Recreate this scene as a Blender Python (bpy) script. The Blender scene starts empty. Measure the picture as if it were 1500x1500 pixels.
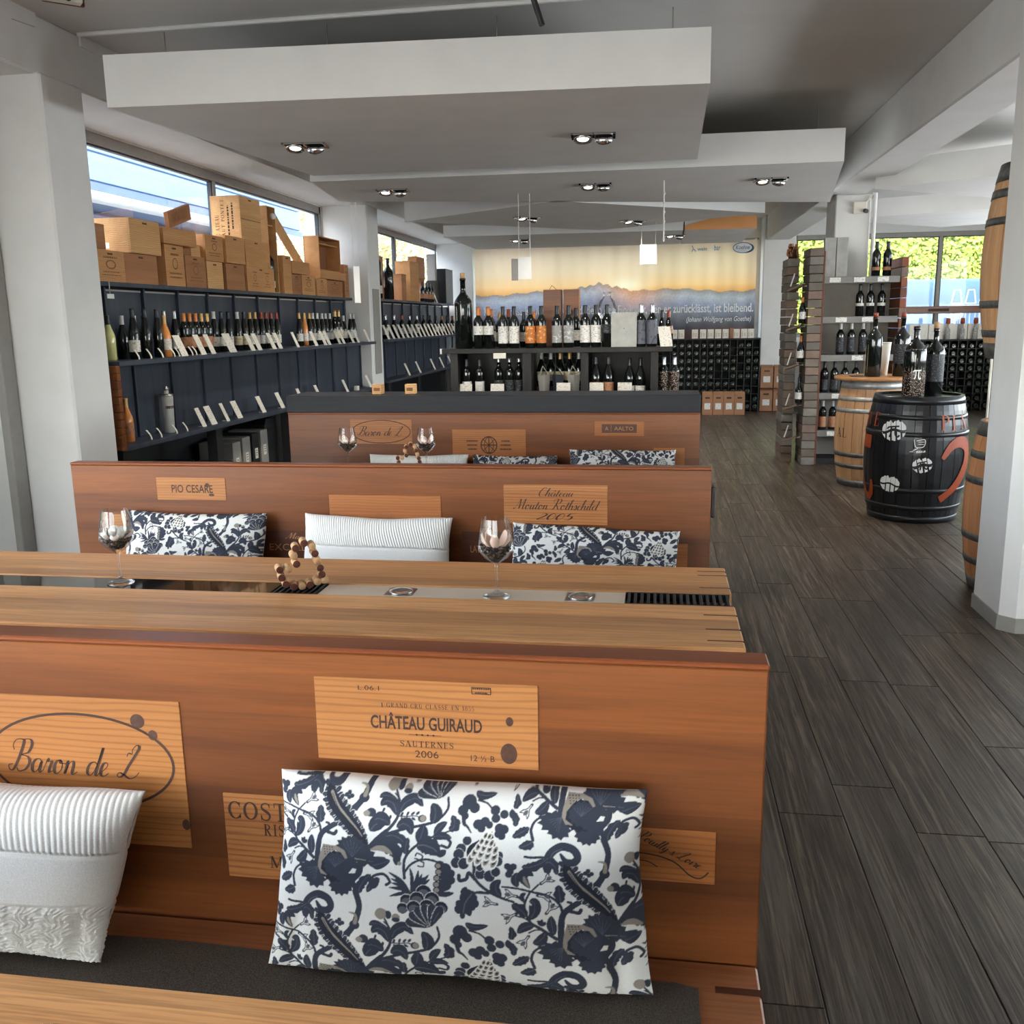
import bpy, bmesh, math, random
import numpy as np
from mathutils import Vector, Matrix

random.seed(7)
SC = bpy.context.scene
COL = SC.collection

# ------------------------------------------------------------------ camera
cam_d = bpy.data.cameras.new('camera')
cam = bpy.data.objects.new('camera', cam_d)
COL.objects.link(cam)
cam_d.sensor_width = 36.0
cam_d.lens = 1378.1 / 1500 * 36.0
cam_d.clip_start = 0.02
YAW, PITCH, ROLL = 0.15496, 0.2002, -0.0155
fw = Vector((-math.sin(YAW) * math.cos(PITCH), math.cos(YAW) * math.cos(PITCH), -math.sin(PITCH)))
r0 = Vector((math.cos(YAW), math.sin(YAW), 0)); u0 = r0.cross(fw)
rt = r0 * math.cos(ROLL) + u0 * math.sin(ROLL); up = u0 * math.cos(ROLL) - r0 * math.sin(ROLL)
M = Matrix((rt, up, -fw)).transposed().to_4x4(); M.translation = (0, 0, 1.55)
cam.matrix_world = M
SC.camera = cam

# ------------------------------------------------------------------ world, sun, window daylight, exposure
world = bpy.data.worlds.new('sky'); SC.world = world; world.use_nodes = True
wn = world.node_tree.nodes; wl = world.node_tree.links
sky = wn.new('ShaderNodeTexSky'); sky.sky_type = 'NISHITA'
sky.sun_disc = False; sky.sun_elevation = math.radians(42); sky.sun_rotation = math.radians(200)
sky.air_density = 1.0; sky.dust_density = 2.0; sky.ozone_density = 1.0
hs = wn.new('ShaderNodeHueSaturation'); hs.inputs['Saturation'].default_value = 0.5; wl.new(sky.outputs[0], hs.inputs['Color']); wl.new(hs.outputs[0], wn['Background'].inputs[0]); wn['Background'].inputs[1].default_value = 1.25

def light(name, kind, loc, direction, energy, color=(1, 1, 1), **kw):
    d = bpy.data.lights.new(name, kind); d.energy = energy; d.color = color
    for k, v in kw.items(): setattr(d, k, v)
    o = bpy.data.objects.new(name, d); COL.objects.link(o); o.location = loc
    o.rotation_euler = Vector(direction).to_track_quat('-Z', 'Y').to_euler()
    return o

light('sun', 'SUN', (8, -10, 12), (-0.52, 0.62, -0.58), 3.2, (1.0, 0.95, 0.86), angle=0.02)
# daylight entering by the shop windows that lie outside the picture: the street front behind the viewer and the left side windows
light('daylight_front_window', 'AREA', (0.6, -8.9, 1.4), (0, 1, 0.45), 50, (0.98, 0.985, 1.0), shape='RECTANGLE', size=8.0, size_y=1.8)
light('daylight_left_window', 'AREA', (-3.80, -3.3, 1.25), (1, 0.15, 1.1), 130, (0.80, 0.90, 1.0), shape='RECTANGLE', size=6.6, size_y=1.3)
light('right_fill_light', 'AREA', (5.92, 8.5, 1.45), (-1, 0, 1.1), 280, (0.93, 0.965, 1.0), shape='RECTANGLE', size=11.0, size_y=1.0)  # fill lamp added on the right to brighten far room and sail undersides
for nm, loc, d, sx, sy in (('window_1_portal', (-3.86, 8.15, 2.38), (1, 0, 0), 5.5, .95), ('window_2_portal', (-3.86, 14.2, 2.38), (1, 0, 0), 5.5, .95), ('window_4_portal', (4.1, 17.05, 2.05), (0, -1, 0), 3.6, 1.65)):
    light(nm, 'AREA', loc, d, 1.0, shape='RECTANGLE', size=sx, size_y=sy).data.cycles.is_portal = True
SC.view_settings.view_transform = 'Standard'
SC.view_settings.look = 'None'
SC.view_settings.gamma = 1.0
SC.view_settings.use_curve_mapping = False
SC.view_settings.exposure = 0.62
SC.cycles.use_denoising = True
SC.cycles.max_bounces = 10
SC.cycles.transparent_max_bounces = 16
SC.cycles.caustics_reflective = False
SC.cycles.caustics_refractive = False
SC.cycles.sample_clamp_indirect = 6.0

# ------------------------------------------------------------------ materials
def srgb(r, g, b):
    f = lambda c: (c / 255 / 12.92) if c <= 10 else ((c / 255 + 0.055) / 1.055) ** 2.4
    return (f(r), f(g), f(b), 1.0)

class NT:
    def __init__(s, name):
        s.m = bpy.data.materials.new(name); s.m.use_nodes = True
        s.t = s.m.node_tree; s.b = s.t.nodes['Principled BSDF']
    def n(s, t, **kw):
        nd = s.t.nodes.new(t)
        for k, v in kw.items(): setattr(nd, k, v)
        return nd
    def l(s, a, b): s.t.links.new(a, b)
    def setin(s, nd, i, v):
        if hasattr(v, 'is_output'): s.l(v, nd.inputs[i])
        else: nd.inputs[i].default_value = v
    def math(s, op, a, b=0.0, c=0.0):
        nd = s.n('ShaderNodeMath', operation=op)
        for i, v in enumerate((a, b, c)): s.setin(nd, i, v)
        return nd.outputs[0]
    def coord(s, scale=(1, 1, 1), rnd=True):
        tc = s.n('ShaderNodeTexCoord'); mp = s.n('ShaderNodeMapping'); mp.inputs['Scale'].default_value = scale
        if rnd:
            oi = s.n('ShaderNodeObjectInfo')
            add = s.n('ShaderNodeVectorMath', operation='ADD'); s.l(tc.outputs['Object'], add.inputs[0])
            sc = s.n('ShaderNodeVectorMath', operation='SCALE'); sc.inputs[0].default_value = (13.1, 7.7, 9.3)
            s.l(oi.outputs['Random'], sc.inputs['Scale']); s.l(sc.outputs[0], add.inputs[1]); s.l(add.outputs[0], mp.inputs['Vector'])
        else: s.l(tc.outputs['Object'], mp.inputs['Vector'])
        return mp.outputs[0]
    def noise(s, vec, scale, detail=4, rough=0.55, dist=0.0):
        nd = s.n('ShaderNodeTexNoise'); s.l(vec, nd.inputs['Vector'])
        nd.inputs['Scale'].default_value = scale; nd.inputs['Detail'].default_value = detail
        nd.inputs['Roughness'].default_value = rough; nd.inputs['Distortion'].default_value = dist
        return nd.outputs[0]
    def ramp(s, fac, stops):
        nd = s.n('ShaderNodeValToRGB'); e = nd.color_ramp.elements
        while len(e) < len(stops): e.new(0.5)
        for i, (p, c) in enumerate(stops): e[i].position = p; e[i].color = c
        s.l(fac, nd.inputs[0]); return nd.outputs[0]
    def mix(s, fac, a, b, mode='MIX'):
        nd = s.n('ShaderNodeMix', data_type='RGBA', blend_type=mode)
        s.setin(nd, 0, fac); s.setin(nd, 6, a); s.setin(nd, 7, b)
        return nd.outputs[2]
    def bump(s, h, strength=0.2, dist=0.01):
        nd = s.n('ShaderNodeBump'); nd.inputs['Strength'].default_value = strength; nd.inputs['Distance'].default_value = dist
        s.l(h, nd.inputs['Height']); s.l(nd.outputs[0], s.b.inputs['Normal'])
    def base(s, c): s.setin(s.b, 'Base Color', c)
    def p(s, **kw):
        for k, v in kw.items(): s.b.inputs[k].default_value = v
        return s

def plain(name, c, rough=0.5, metal=0.0, var=0.08, scale=14, bump=0.0, **kw):
    t = NT(name); v = t.coord()
    nz = t.noise(v, scale, 3)
    lo = tuple(x * (1 - var) for x in c[:3]) + (1,); hi = tuple(min(1, x * (1 + var)) for x in c[:3]) + (1,)
    t.base(t.ramp(nz, [(0.3, lo), (0.7, hi)])); t.p(Roughness=rough, Metallic=metal)
    if bump: t.bump(t.noise(v, scale * 6, 4), bump, 0.004)
    for k, x in kw.items(): t.b.inputs[k.replace('_', ' ')].default_value = x
    return t.m

def wood(name, c1, c2, dark, axis=0, board=None, baxis=2, rough=0.42, grain=1.0, fine=0.5, rings=False, spec=0.4, vary=0.0):
    """Wood with its grain along one axis; board = width of the glued boards whose tone differs."""
    t = NT(name)
    sc = [9.0, 9.0, 9.0]; sc[axis] = 0.55
    v = t.coord(tuple(x * grain for x in sc))
    a = t.noise(v, 1.0, 5, 0.6, 0.6)
    col = t.ramp(a, [(0.30, c1), (0.68, c2)])
    sf = [170.0, 170.0, 170.0]; sf[axis] = 5.0
    vf = t.coord(tuple(x * grain for x in sf))
    f = t.noise(vf, 1.0, 3, 0.6)
    ff = t.ramp(f, [(0.44, (1, 1, 1, 1)), (0.62, (0, 0, 0, 1))])
    sep = t.n('ShaderNodeMath', operation='MULTIPLY'); t.l(ff, sep.inputs[0]); sep.inputs[1].default_value = 0.0
    col = t.mix(t.math('MULTIPLY', t.math('SUBTRACT', 1.0, ff), fine * 0.6), col, dark)
    if rings:
        sw = [1.0, 1.0, 1.0]; sw[axis] = 0.14
        vw = t.coord(tuple(sw))
        wv = t.n('ShaderNodeTexWave', wave_type='BANDS', bands_direction='Z' if baxis == 2 else 'Y')
        t.l(vw, wv.inputs['Vector']); wv.inputs['Scale'].default_value = 26.0; wv.inputs['Distortion'].default_value = 7.0
        wv.inputs['Detail'].default_value = 2.0; wv.inputs['Detail Scale'].default_value = 0.7
        rr = t.ramp(wv.outputs['Fac'], [(0.62, (0, 0, 0, 1)), (0.97, (1, 1, 1, 1))])
        col = t.mix(t.math('MULTIPLY', rr, 0.42), col, dark)
    if board:
        tc = t.n('ShaderNodeTexCoord'); sx = t.n('ShaderNodeSeparateXYZ'); t.l(tc.outputs['Object'], sx.inputs[0])
        k = t.math('FLOOR', t.math('DIVIDE', sx.outputs[baxis], board))
        wn_ = t.n('ShaderNodeTexWhiteNoise', noise_dimensions='1D'); t.l(k, wn_.inputs['W'])
        tone = t.math('MULTIPLY_ADD', wn_.outputs[0], 0.42, 0.79)
        cb = t.n('ShaderNodeCombineColor')
        for i in range(3): t.l(tone, cb.inputs[i])
        col = t.mix(1.0, col, cb.outputs[0], 'MULTIPLY')
    if vary:
        oi = t.n('ShaderNodeObjectInfo'); tv = t.math('MULTIPLY_ADD', oi.outputs['Random'], vary, 1 - vary * .55); cb = t.n('ShaderNodeCombineColor')
        for i in range(3): t.l(tv, cb.inputs[i])
        col = t.mix(1.0, col, cb.outputs[0], 'MULTIPLY')
    t.base(col); t.p(Roughness=rough); t.b.inputs['Specular IOR Level'].default_value = spec
    t.bump(f, 0.06, 0.002)
    return t.m

MT = {}
MT['plaster'] = plain('white_plaster', srgb(224, 223, 221), 0.75, var=0.03, scale=5, bump=0.05)
MT['ceiling'] = plain('ceiling_paint', srgb(216, 214, 211), 0.8, var=0.03, scale=3)
MT['sail'] = plain('sail_plaster', srgb(230, 230, 228), 0.75, var=0.035, scale=3, bump=0.04)
MT['frame'] = plain('window_frame_paint', srgb(150, 147, 142), 0.5, var=0.05)
MT['frame_dark'] = plain('window_gasket', srgb(34, 40, 50), 0.5)
MT['cherry'] = wood('cherry_backrest', srgb(92, 48, 21), srgb(128, 73, 33), srgb(64, 32, 15), 0, board=0.145, rough=0.36, fine=0.35)
MT['cherry_cap'] = wood('cherry_cap', srgb(112, 56, 28), srgb(144, 78, 42), srgb(80, 36, 18), 0, rough=0.3, fine=0.3)
MT['oak'] = wood('oak_tabletop', srgb(188, 130, 80), srgb(216, 160, 106), srgb(128, 80, 45), 0, board=0.11, baxis=1, rough=0.34, fine=0.7)
MT['seatwood'] = wood('bench_seat_wood', srgb(150, 92, 58), srgb(184, 122, 80), srgb(110, 62, 36), 0, board=0.07, baxis=1, rough=0.4, fine=0.5)
MT['pine'] = wood('pine_plate', srgb(164, 105, 54), srgb(184, 124, 69), srgb(116, 66, 31), 0, rough=0.45, fine=0.25, rings=True)
MT['pine_red'] = wood('warm_pine_plate', srgb(158, 94, 46), srgb(174, 111, 58), srgb(114, 61, 29), 0, rough=0.45, fine=0.25, rings=True)
MT['larch'] = wood('larch_plate', srgb(164, 102, 54), srgb(182, 122, 70), srgb(88, 48, 24), 0, rough=0.45, fine=0.3, rings=True)
MT['dark_plate'] = wood('dark_plate', srgb(74, 40, 26), srgb(92, 52, 34), srgb(50, 26, 16), 0, rough=0.4)
MT['crate'] = wood('crate_pine', srgb(206, 154, 98), srgb(228, 180, 122), srgb(160, 104, 58), 1, rough=0.6, fine=0.3, rings=True)
MT['crate_b'] = wood('crate_pine_tan', srgb(190, 134, 82), srgb(210, 156, 102), srgb(146, 94, 52), 1, rough=0.6, fine=0.3, rings=True)
MT['crate_c'] = wood('crate_pine_brown', srgb(158, 104, 66), srgb(178, 124, 82), srgb(120, 72, 42), 1, rough=0.6, fine=0.3)
MT['crate_in'] = wood('crate_inside', srgb(140, 92, 60), srgb(160, 110, 74), srgb(110, 66, 40), 2, rough=0.7)
MT['black_wood'] = wood('black_stained_wood', srgb(26, 28, 33), srgb(40, 43, 50), srgb(16, 18, 21), 0, rough=0.5, fine=0.5, spec=0.25)
MT['black_wood_v'] = wood('black_stained_wood_upright', srgb(42, 48, 60), srgb(62, 70, 86), srgb(27, 30, 38), 2, rough=0.45, fine=0.5, spec=0.5)
MT['unit_wood'] = wood('dark_unit_wood', srgb(34, 32, 32), srgb(50, 47, 46), srgb(20, 19, 19), 2, rough=0.5, fine=0.5, spec=0.25)
MT['black'] = plain('black_paint', srgb(24, 25, 28), 0.5, var=0.2)
MT['dark_rack'] = plain('dark_rack', srgb(20, 20, 22), 0.6, var=0.2)
MT['bottle'] = plain('dark_bottle_glass', (0.006, 0.008, 0.007, 1), 0.07, var=0.1, Specular_IOR_Level=0.6)
MT['bottle_green'] = plain('green_bottle_glass', (0.012, 0.022, 0.010, 1), 0.07, var=0.1, Specular_IOR_Level=0.6)
MT['rose'] = plain('amber_bottle_glass', srgb(214, 138, 74), 0.08, var=0.12, Specular_IOR_Level=0.6)
MT['pale'] = plain('pale_bottle_glass', srgb(206, 204, 140), 0.08, var=0.12, Specular_IOR_Level=0.6)
MT['cap_black'] = plain('black_capsule', srgb(30, 32, 38), 0.35)
MT['cap_white'] = plain('white_capsule', srgb(206, 204, 200), 0.4)
MT['cap_silver'] = plain('silver_capsule', srgb(176, 178, 182), 0.25, 0.6)
MT['cap_copper'] = plain('copper_capsule', srgb(196, 118, 52), 0.35, 0.2)
MT['cap_gold'] = plain('gold_capsule', srgb(200, 160, 96), 0.35, 0.3)
MT['cap_red'] = plain('red_capsule', srgb(150, 66, 40), 0.4)
MT['cap_cork'] = plain('cork', srgb(206, 166, 122), 0.8, var=0.2, scale=60)
MT['metal'] = plain('brushed_steel', srgb(176, 172, 166), 0.28, 1.0, var=0.05)
MT['chrome'] = plain('chrome', srgb(205, 205, 205), 0.08, 1.0, var=0.02)
MT['hoop'] = plain('galvanised_hoop', srgb(118, 118, 116), 0.5, 0.75, var=0.3, scale=26, bump=0.3)
MT['hoop_bright'] = plain('bright_hoop', srgb(176, 176, 174), 0.45, 0.6, var=0.2, scale=26, bump=0.2)
MT['stave'] = wood('oak_stave', srgb(188, 140, 98), srgb(212, 168, 124), srgb(150, 102, 68), 2, rough=0.55, fine=0.35, vary=0.28)
MT['stave_red'] = wood('reddish_oak_stave', srgb(176, 116, 78), srgb(204, 148, 102), srgb(140, 86, 54), 2, rough=0.55, fine=0.35, vary=0.28)
MT['stave_black'] = plain('black_painted_stave', srgb(22, 23, 26), 0.32, var=0.15, bump=0.05)
MT['ink'] = plain('branding_ink', srgb(62, 36, 22), 0.7, var=0.15)
MT['ink_soft'] = plain('faded_branding_ink', srgb(136, 86, 50), 0.7, var=0.15)
MT['ink_grey'] = plain('grey_ink', srgb(92, 74, 58), 0.7)
MT['ink_light'] = plain('pale_print', srgb(176, 122, 84), 0.7)
MT['knot'] = plain('dark_knot', srgb(74, 42, 24), 0.6, var=0.35, scale=90)
MT['white'] = plain('white_print', srgb(232, 232, 230), 0.6, var=0.02)
MT['white_warm'] = plain('warm_white_card', srgb(226, 220, 208), 0.6, var=0.03)
MT['orange_print'] = plain('orange_print', srgb(158, 66, 22), 0.5, var=0.08)
MT['blue_print'] = plain('blue_print', srgb(92, 132, 172), 0.6, var=0.05)
MT['grey_box'] = plain('grey_carton', srgb(150, 146, 140), 0.6, var=0.05)
MT['carton'] = plain('brown_carton', srgb(156, 112, 80), 0.7, var=0.06)
MT['felt'] = None
MT['cream_glass'] = plain('cream_enamel', srgb(206, 190, 170), 0.25, var=0.03)
MT['dark_glass'] = plain('dark_tinted_glass', srgb(30, 27, 24), 0.04, var=0.05, Specular_IOR_Level=0.9)
MT['grey_metal'] = plain('grey_shelf_metal', srgb(128, 126, 124), 0.4, 0.4)
MT['cork_dark'] = plain('wine_stained_cork', srgb(96, 52, 40), 0.8, var=0.3, scale=80)
MT['stone'] = plain('grey_stone', srgb(168, 168, 164), 0.7, var=0.12, scale=18, bump=0.1)
MT['bean'] = plain('dark_beans', srgb(52, 46, 40), 0.4, var=0.5, scale=120)
MT['petal'] = plain('white_petal', srgb(226, 220, 214), 0.6, var=0.05)
MT['petal_pink'] = plain('blush_petal', srgb(226, 196, 178), 0.6, var=0.06)
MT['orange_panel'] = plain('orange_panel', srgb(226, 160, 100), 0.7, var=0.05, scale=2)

def felt():
    t = NT('dark_felt'); v = t.coord((1, 1, 1))
    a = t.noise(v, 420, 3, 0.7); b = t.noise(v, 9, 3)
    t.base(t.ramp(a, [(0.3, srgb(50, 45, 41)), (0.60, srgb(88, 80, 72)), (0.8, srgb(120, 110, 98))]))
    t.p(Roughness=0.95); t.b.inputs['Specular IOR Level'].default_value = 0.1
    t.bump(a, 0.5, 0.003); return t.m
MT['felt'] = felt()

def floor_mat():
    t = NT('dark_vinyl_plank')
    v = t.coord((34, 0.9, 34)); a = t.noise(v, 1.0, 6, 0.66, 0.9)
    v2 = t.coord((120, 4.0, 120)); b = t.noise(v2, 1.0, 4, 0.6, 0.4)
    v3 = t.coord((9, 0.7, 9)); c = t.noise(v3, 1.0, 3, 0.5, 0.3)
    col = t.ramp(a, [(0.30, srgb(50, 40, 31)), (0.50, srgb(80, 67, 54)), (0.70, srgb(128, 114, 98))])
    col = t.mix(t.math('MULTIPLY', t.ramp(b, [(0.42, (1, 1, 1, 1)), (0.54, (0, 0, 0, 1))]), 0.8), col, srgb(42, 33, 26))
    col = t.mix(t.math('MULTIPLY', t.ramp(c, [(0.5, (0, 0, 0, 1)), (0.75, (1, 1, 1, 1))]), 0.35), col, srgb(136, 128, 118))
    oi = t.n('ShaderNodeObjectInfo'); tone = t.math('MULTIPLY_ADD', oi.outputs['Random'], 0.3, 0.85)
    cb = t.n('ShaderNodeCombineColor')
    for i in range(3): t.l(tone, cb.inputs[i])
    t.base(t.mix(1.0, col, cb.outputs[0], 'MULTIPLY'))
    t.p(Roughness=0.42); t.b.inputs['Specular IOR Level'].default_value = 0.45
    t.bump(b, 0.35, 0.003); return t.m
MT['floor'] = floor_mat()

def thin_glass(name, tint=(0.93, 0.96, 0.97, 1), gloss=0.08, fres=0.35):
    t = NT(name); tr = t.n('ShaderNodeBsdfTransparent'); tr.inputs[0].default_value = tint
    gl = t.n('ShaderNodeBsdfGlossy'); gl.inputs['Roughness'].default_value = 0.02
    lw = t.n('ShaderNodeLayerWeight'); lw.inputs['Blend'].default_value = 0.25
    f = t.math('MULTIPLY_ADD', lw.outputs['Fresnel'], fres, gloss * 0.2)
    mx = t.n('ShaderNodeMixShader'); t.l(f, mx.inputs[0]); t.l(tr.outputs[0], mx.inputs[1]); t.l(gl.outputs[0], mx.inputs[2])
    t.l(mx.outputs[0], t.t.nodes['Material Output'].inputs[0]); return t.m
MT['pane'] = thin_glass('window_glass')

MT['glass'] = thin_glass('clear_wine_glass', (0.965, 0.975, 0.975, 1), 0.2, 0.68)

def vcol(name, rough=0.9, weave=0.25, scale=700, trans=0.0):
    t = NT(name); a = t.n('ShaderNodeVertexColor'); a.layer_name = 'Col'
    v = t.coord((1, 1, 1), False); nz = t.noise(v, scale, 2, 0.6)
    t.base(t.mix(0.16, a.outputs[0], t.ramp(nz, [(0.3, (0.35, 0.35, 0.35, 1)), (0.7, (1, 1, 1, 1))]), 'MULTIPLY'))
    t.p(Roughness=rough); t.b.inputs['Specular IOR Level'].default_value = 0.15
    t.bump(nz, weave, 0.001)
    if trans:
        tl = t.n('ShaderNodeBsdfTranslucent'); t.l(a.outputs[0], tl.inputs[0])
        mx = t.n('ShaderNodeMixShader'); mx.inputs[0].default_value = trans
        t.l(t.b.outputs[0], mx.inputs[1]); t.l(tl.outputs[0], mx.inputs[2]); t.l(mx.outputs[0], t.t.nodes['Material Output'].inputs[0])
    return t.m
MT['floral'] = vcol('floral_linen')
MT['banner'] = vcol('printed_banner_cloth', 0.8, 0.05, 300, 0.45)

def white_cushion():
    t = NT('white_cushion_cloth'); v = t.coord((1, 1, 1), False)
    nz = t.noise(v, 500, 2)
    t.base(t.ramp(nz, [(0.3, srgb(214, 212, 208)), (0.7, srgb(236, 234, 230))]))
    t.p(Roughness=0.9); t.b.inputs['Specular IOR Level'].default_value = 0.15
    t.bump(nz, 0.25, 0.001); return t.m
MT['cushion_white'] = white_cushion()

def pi_print():
    t = NT('pi_print_bottle'); v = t.coord((1, 1, 1), False)
    vo = t.n('ShaderNodeTexVoronoi'); t.l(v, vo.inputs['Vector']); vo.inputs['Scale'].default_value = 110
    t.base(t.ramp(vo.outputs['Distance'], [(0.22, srgb(186, 176, 162)), (0.34, srgb(120, 84, 60)), (0.5, srgb(22, 21, 22))]))
    t.p(Roughness=0.15); return t.m
MT['pi_print'] = pi_print()

def label_mat(name, c, ink, scale=(60, 60, 160), amt=0.55):
    """Paper label with flat print: short dark lines in rows."""
    t = NT(name); v = t.coord(scale); nz = t.noise(v, 1.0, 1, 0.5)
    t.base(t.mix(t.math('MULTIPLY', t.ramp(nz, [(0.58, (0, 0, 0, 1)), (0.62, (1, 1, 1, 1))]), amt), c, ink))
    t.p(Roughness=0.6); return t.m
MT['label'] = label_mat('cream_label', srgb(214, 208, 196), srgb(90, 84, 78))
MT['label_white'] = label_mat('white_label', srgb(226, 224, 218), srgb(80, 78, 78))
MT['label_grey'] = label_mat('grey_label', srgb(150, 150, 148), srgb(226, 224, 220), (40, 40, 60))
MT['label_orange'] = label_mat('orange_label', srgb(196, 116, 48), srgb(236, 206, 160), (40, 40, 50))
MT['label_dark'] = label_mat('dark_label', srgb(34, 36, 44), srgb(120, 118, 120), (60, 60, 120))
MT['label_silver'] = label_mat('silver_label', srgb(92, 94, 104), srgb(26, 26, 32), (50, 50, 40))
MT['label_kraft'] = label_mat('kraft_label', srgb(176, 122, 88), srgb(110, 70, 50), (50, 50, 60))
MT['card'] = label_mat('price_card', srgb(226, 220, 208), srgb(140, 112, 96), (70, 70, 110), 0.5)
MT['label_cream2'] = label_mat('ivory_label', srgb(222, 208, 172), srgb(120, 96, 70), (40, 40, 80))
MT['lamp'] = None
def lamp_mat():
    t = NT('halogen_lamp_face'); t.b.inputs['Emission Color'].default_value = (1, 0.93, 0.8, 1); t.b.inputs['Emission Strength'].default_value = 1.6
    t.base(srgb(230, 230, 226)); return t.m
MT['lamp'] = lamp_mat()
# ------------------------------------------------------------------ mesh helpers
class MB:
    """Collects shapes (in world or local coordinates) and links them as ONE mesh object."""
    def __init__(s, origin=(0, 0, 0)):
        s.v = []; s.f = []; s.mi = []; s.o = Vector(origin); s.cur = 0; s.sm = []
    def add(s, vs, fs, smooth=False, mat=None):
        b = len(s.v); o = s.o
        s.v += [(x - o.x, y - o.y, z - o.z) for x, y, z in vs]
        for f in fs:
            s.f.append([i + b for i in f]); s.mi.append(s.cur if mat is None else mat); s.sm.append(smooth)
        return s
    def box(s, x0, x1, y0, y1, z0, z1, bev=0.0, mat=None, M=None):
        if x0 > x1: x0, x1 = x1, x0
        if y0 > y1: y0, y1 = y1, y0
        if z0 > z1: z0, z1 = z1, z0
        b = min(bev, (x1 - x0) * .45, (y1 - y0) * .45, (z1 - z0) * .45)
        if b <= 0:
            vs = [(x, y, z) for x in (x0, x1) for y in (y0, y1) for z in (z0, z1)]
            fs = [(0, 1, 3, 2), (4, 6, 7, 5), (0, 4, 5, 1), (2, 3, 7, 6), (0, 2, 6, 4), (1, 5, 7, 3)]
        else:
            X = (x0, x0 + b, x1 - b, x1); Y = (y0, y0 + b, y1 - b, y1); Z = (z0, z0 + b, z1 - b, z1)
            vs = []; idx = {}
            for i in (0, 1):
                for j in (0, 1):
                    for k in (0, 1):
                        ox, ix = (X[0], X[1]) if i == 0 else (X[3], X[2])
                        oy, iy = (Y[0], Y[1]) if j == 0 else (Y[3], Y[2])
                        oz, iz = (Z[0], Z[1]) if k == 0 else (Z[3], Z[2])
                        for a, p in ((0, (ox, iy, iz)), (1, (ix, oy, iz)), (2, (ix, iy, oz))):
                            idx[i, j, k, a] = len(vs); vs.append(p)
            fs = []
            for i in (0, 1):
                q = [idx[i, 0, 0, 0], idx[i, 1, 0, 0], idx[i, 1, 1, 0], idx[i, 0, 1, 0]]; fs.append(q if i else q[::-1])
                q = [idx[0, i, 0, 1], idx[1, i, 0, 1], idx[1, i, 1, 1], idx[0, i, 1, 1]]; fs.append(q[::-1] if i else q)
                q = [idx[0, 0, i, 2], idx[1, 0, i, 2], idx[1, 1, i, 2], idx[0, 1, i, 2]]; fs.append(q if i else q[::-1])
            for i in (0, 1):
                for j in (0, 1):
                    fs.append([idx[i, j, 0, 0], idx[i, j, 1, 0], idx[i, j, 1, 1], idx[i, j, 0, 1]])
                    fs.append([idx[i, 0, j, 0], idx[i, 1, j, 0], idx[i, 1, j, 2], idx[i, 0, j, 2]])
                    fs.append([idx[0, i, j, 1], idx[1, i, j, 1], idx[1, i, j, 2], idx[0, i, j, 2]])
                    for k in (0, 1): fs.append([idx[i, j, k, 0], idx[i, j, k, 1], idx[i, j, k, 2]])
            cx = Vector(((x0 + x1) / 2, (y0 + y1) / 2, (z0 + z1) / 2))
            out = []
            for f in fs:
                p = [Vector(vs[i]) for i in f]; n = (p[1] - p[0]).cross(p[2] - p[0])
                out.append(f if n.dot(sum(p, Vector()) / len(p) - cx) > 0 else f[::-1])
            fs = out
        if M is not None: vs = [tuple(M @ Vector(p)) for p in vs]
        return s.add(vs, fs, False, mat)
    def lathe(s, prof, c=(0, 0, 0), n=20, smooth=True, mat=None, a0=0.0, a1=2 * math.pi, M=None):
        full = abs(a1 - a0 - 2 * math.pi) < 1e-6; m = n if full else n + 1
        vs = []; fs = []
        for r, z in prof:
            for k in range(m):
                a = a0 + (a1 - a0) * k / n
                vs.append((c[0] + r * math.cos(a), c[1] + r * math.sin(a), c[2] + z))
        for i in range(len(prof) - 1):
            for k in range(n):
                k2 = (k + 1) % m if full else k + 1
                fs.append((i * m + k, i * m + k2, (i + 1) * m + k2, (i + 1) * m + k))
        if M is not None: vs = [tuple(M @ Vector(p)) for p in vs]
        return s.add(vs, fs, smooth, mat)
    def tube(s, p, q, r, n=8, mat=None, r2=None):
        p = Vector(p); q = Vector(q); d = (q - p); L = d.length
        M = Matrix.Translation(p) @ d.to_track_quat('Z', 'Y').to_matrix().to_4x4()
        r2 = r if r2 is None else r2
        return s.lathe([(0, 0), (r, 0), (r2, L), (0, L)], n=n, smooth=False, mat=mat, M=M)
    def prism(s, poly, z0, z1, axis=2, mat=None):
        n = len(poly); A = sum(poly[i][0] * poly[(i + 1) % n][1] - poly[(i + 1) % n][0] * poly[i][1] for i in range(n))
        if (A < 0) != (axis == 1): poly = poly[::-1]
        def P(a, b, c): return (a, b, c) if axis == 2 else ((c, a, b) if axis == 0 else (a, c, b))
        vs = [P(a, b, z0) for a, b in poly] + [P(a, b, z1) for a, b in poly]
        fs = [list(range(n))[::-1], list(range(n, 2 * n))] + [(i, (i + 1) % n, n + (i + 1) % n, n + i) for i in range(n)]
        return s.add(vs, fs, False, mat)
    def quad(s, a, b, c, d, mat=None): return s.add([a, b, c, d], [(0, 1, 2, 3)], False, mat)
    def mesh(s, name, mats):
        me = bpy.data.meshes.new(name); me.from_pydata(s.v, [], s.f)
        for m in (mats if isinstance(mats, (list, tuple)) else [mats]): me.materials.append(m)
        me.polygons.foreach_set('material_index', s.mi); me.polygons.foreach_set('use_smooth', s.sm)
        me.update(); return me
    def build(s, name, mats, parent=None, loc=None, **kw):
        return link(name, s.mesh(name, mats), parent, loc if loc is not None else ((0, 0, 0) if parent else tuple(s.o)), **kw)

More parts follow.
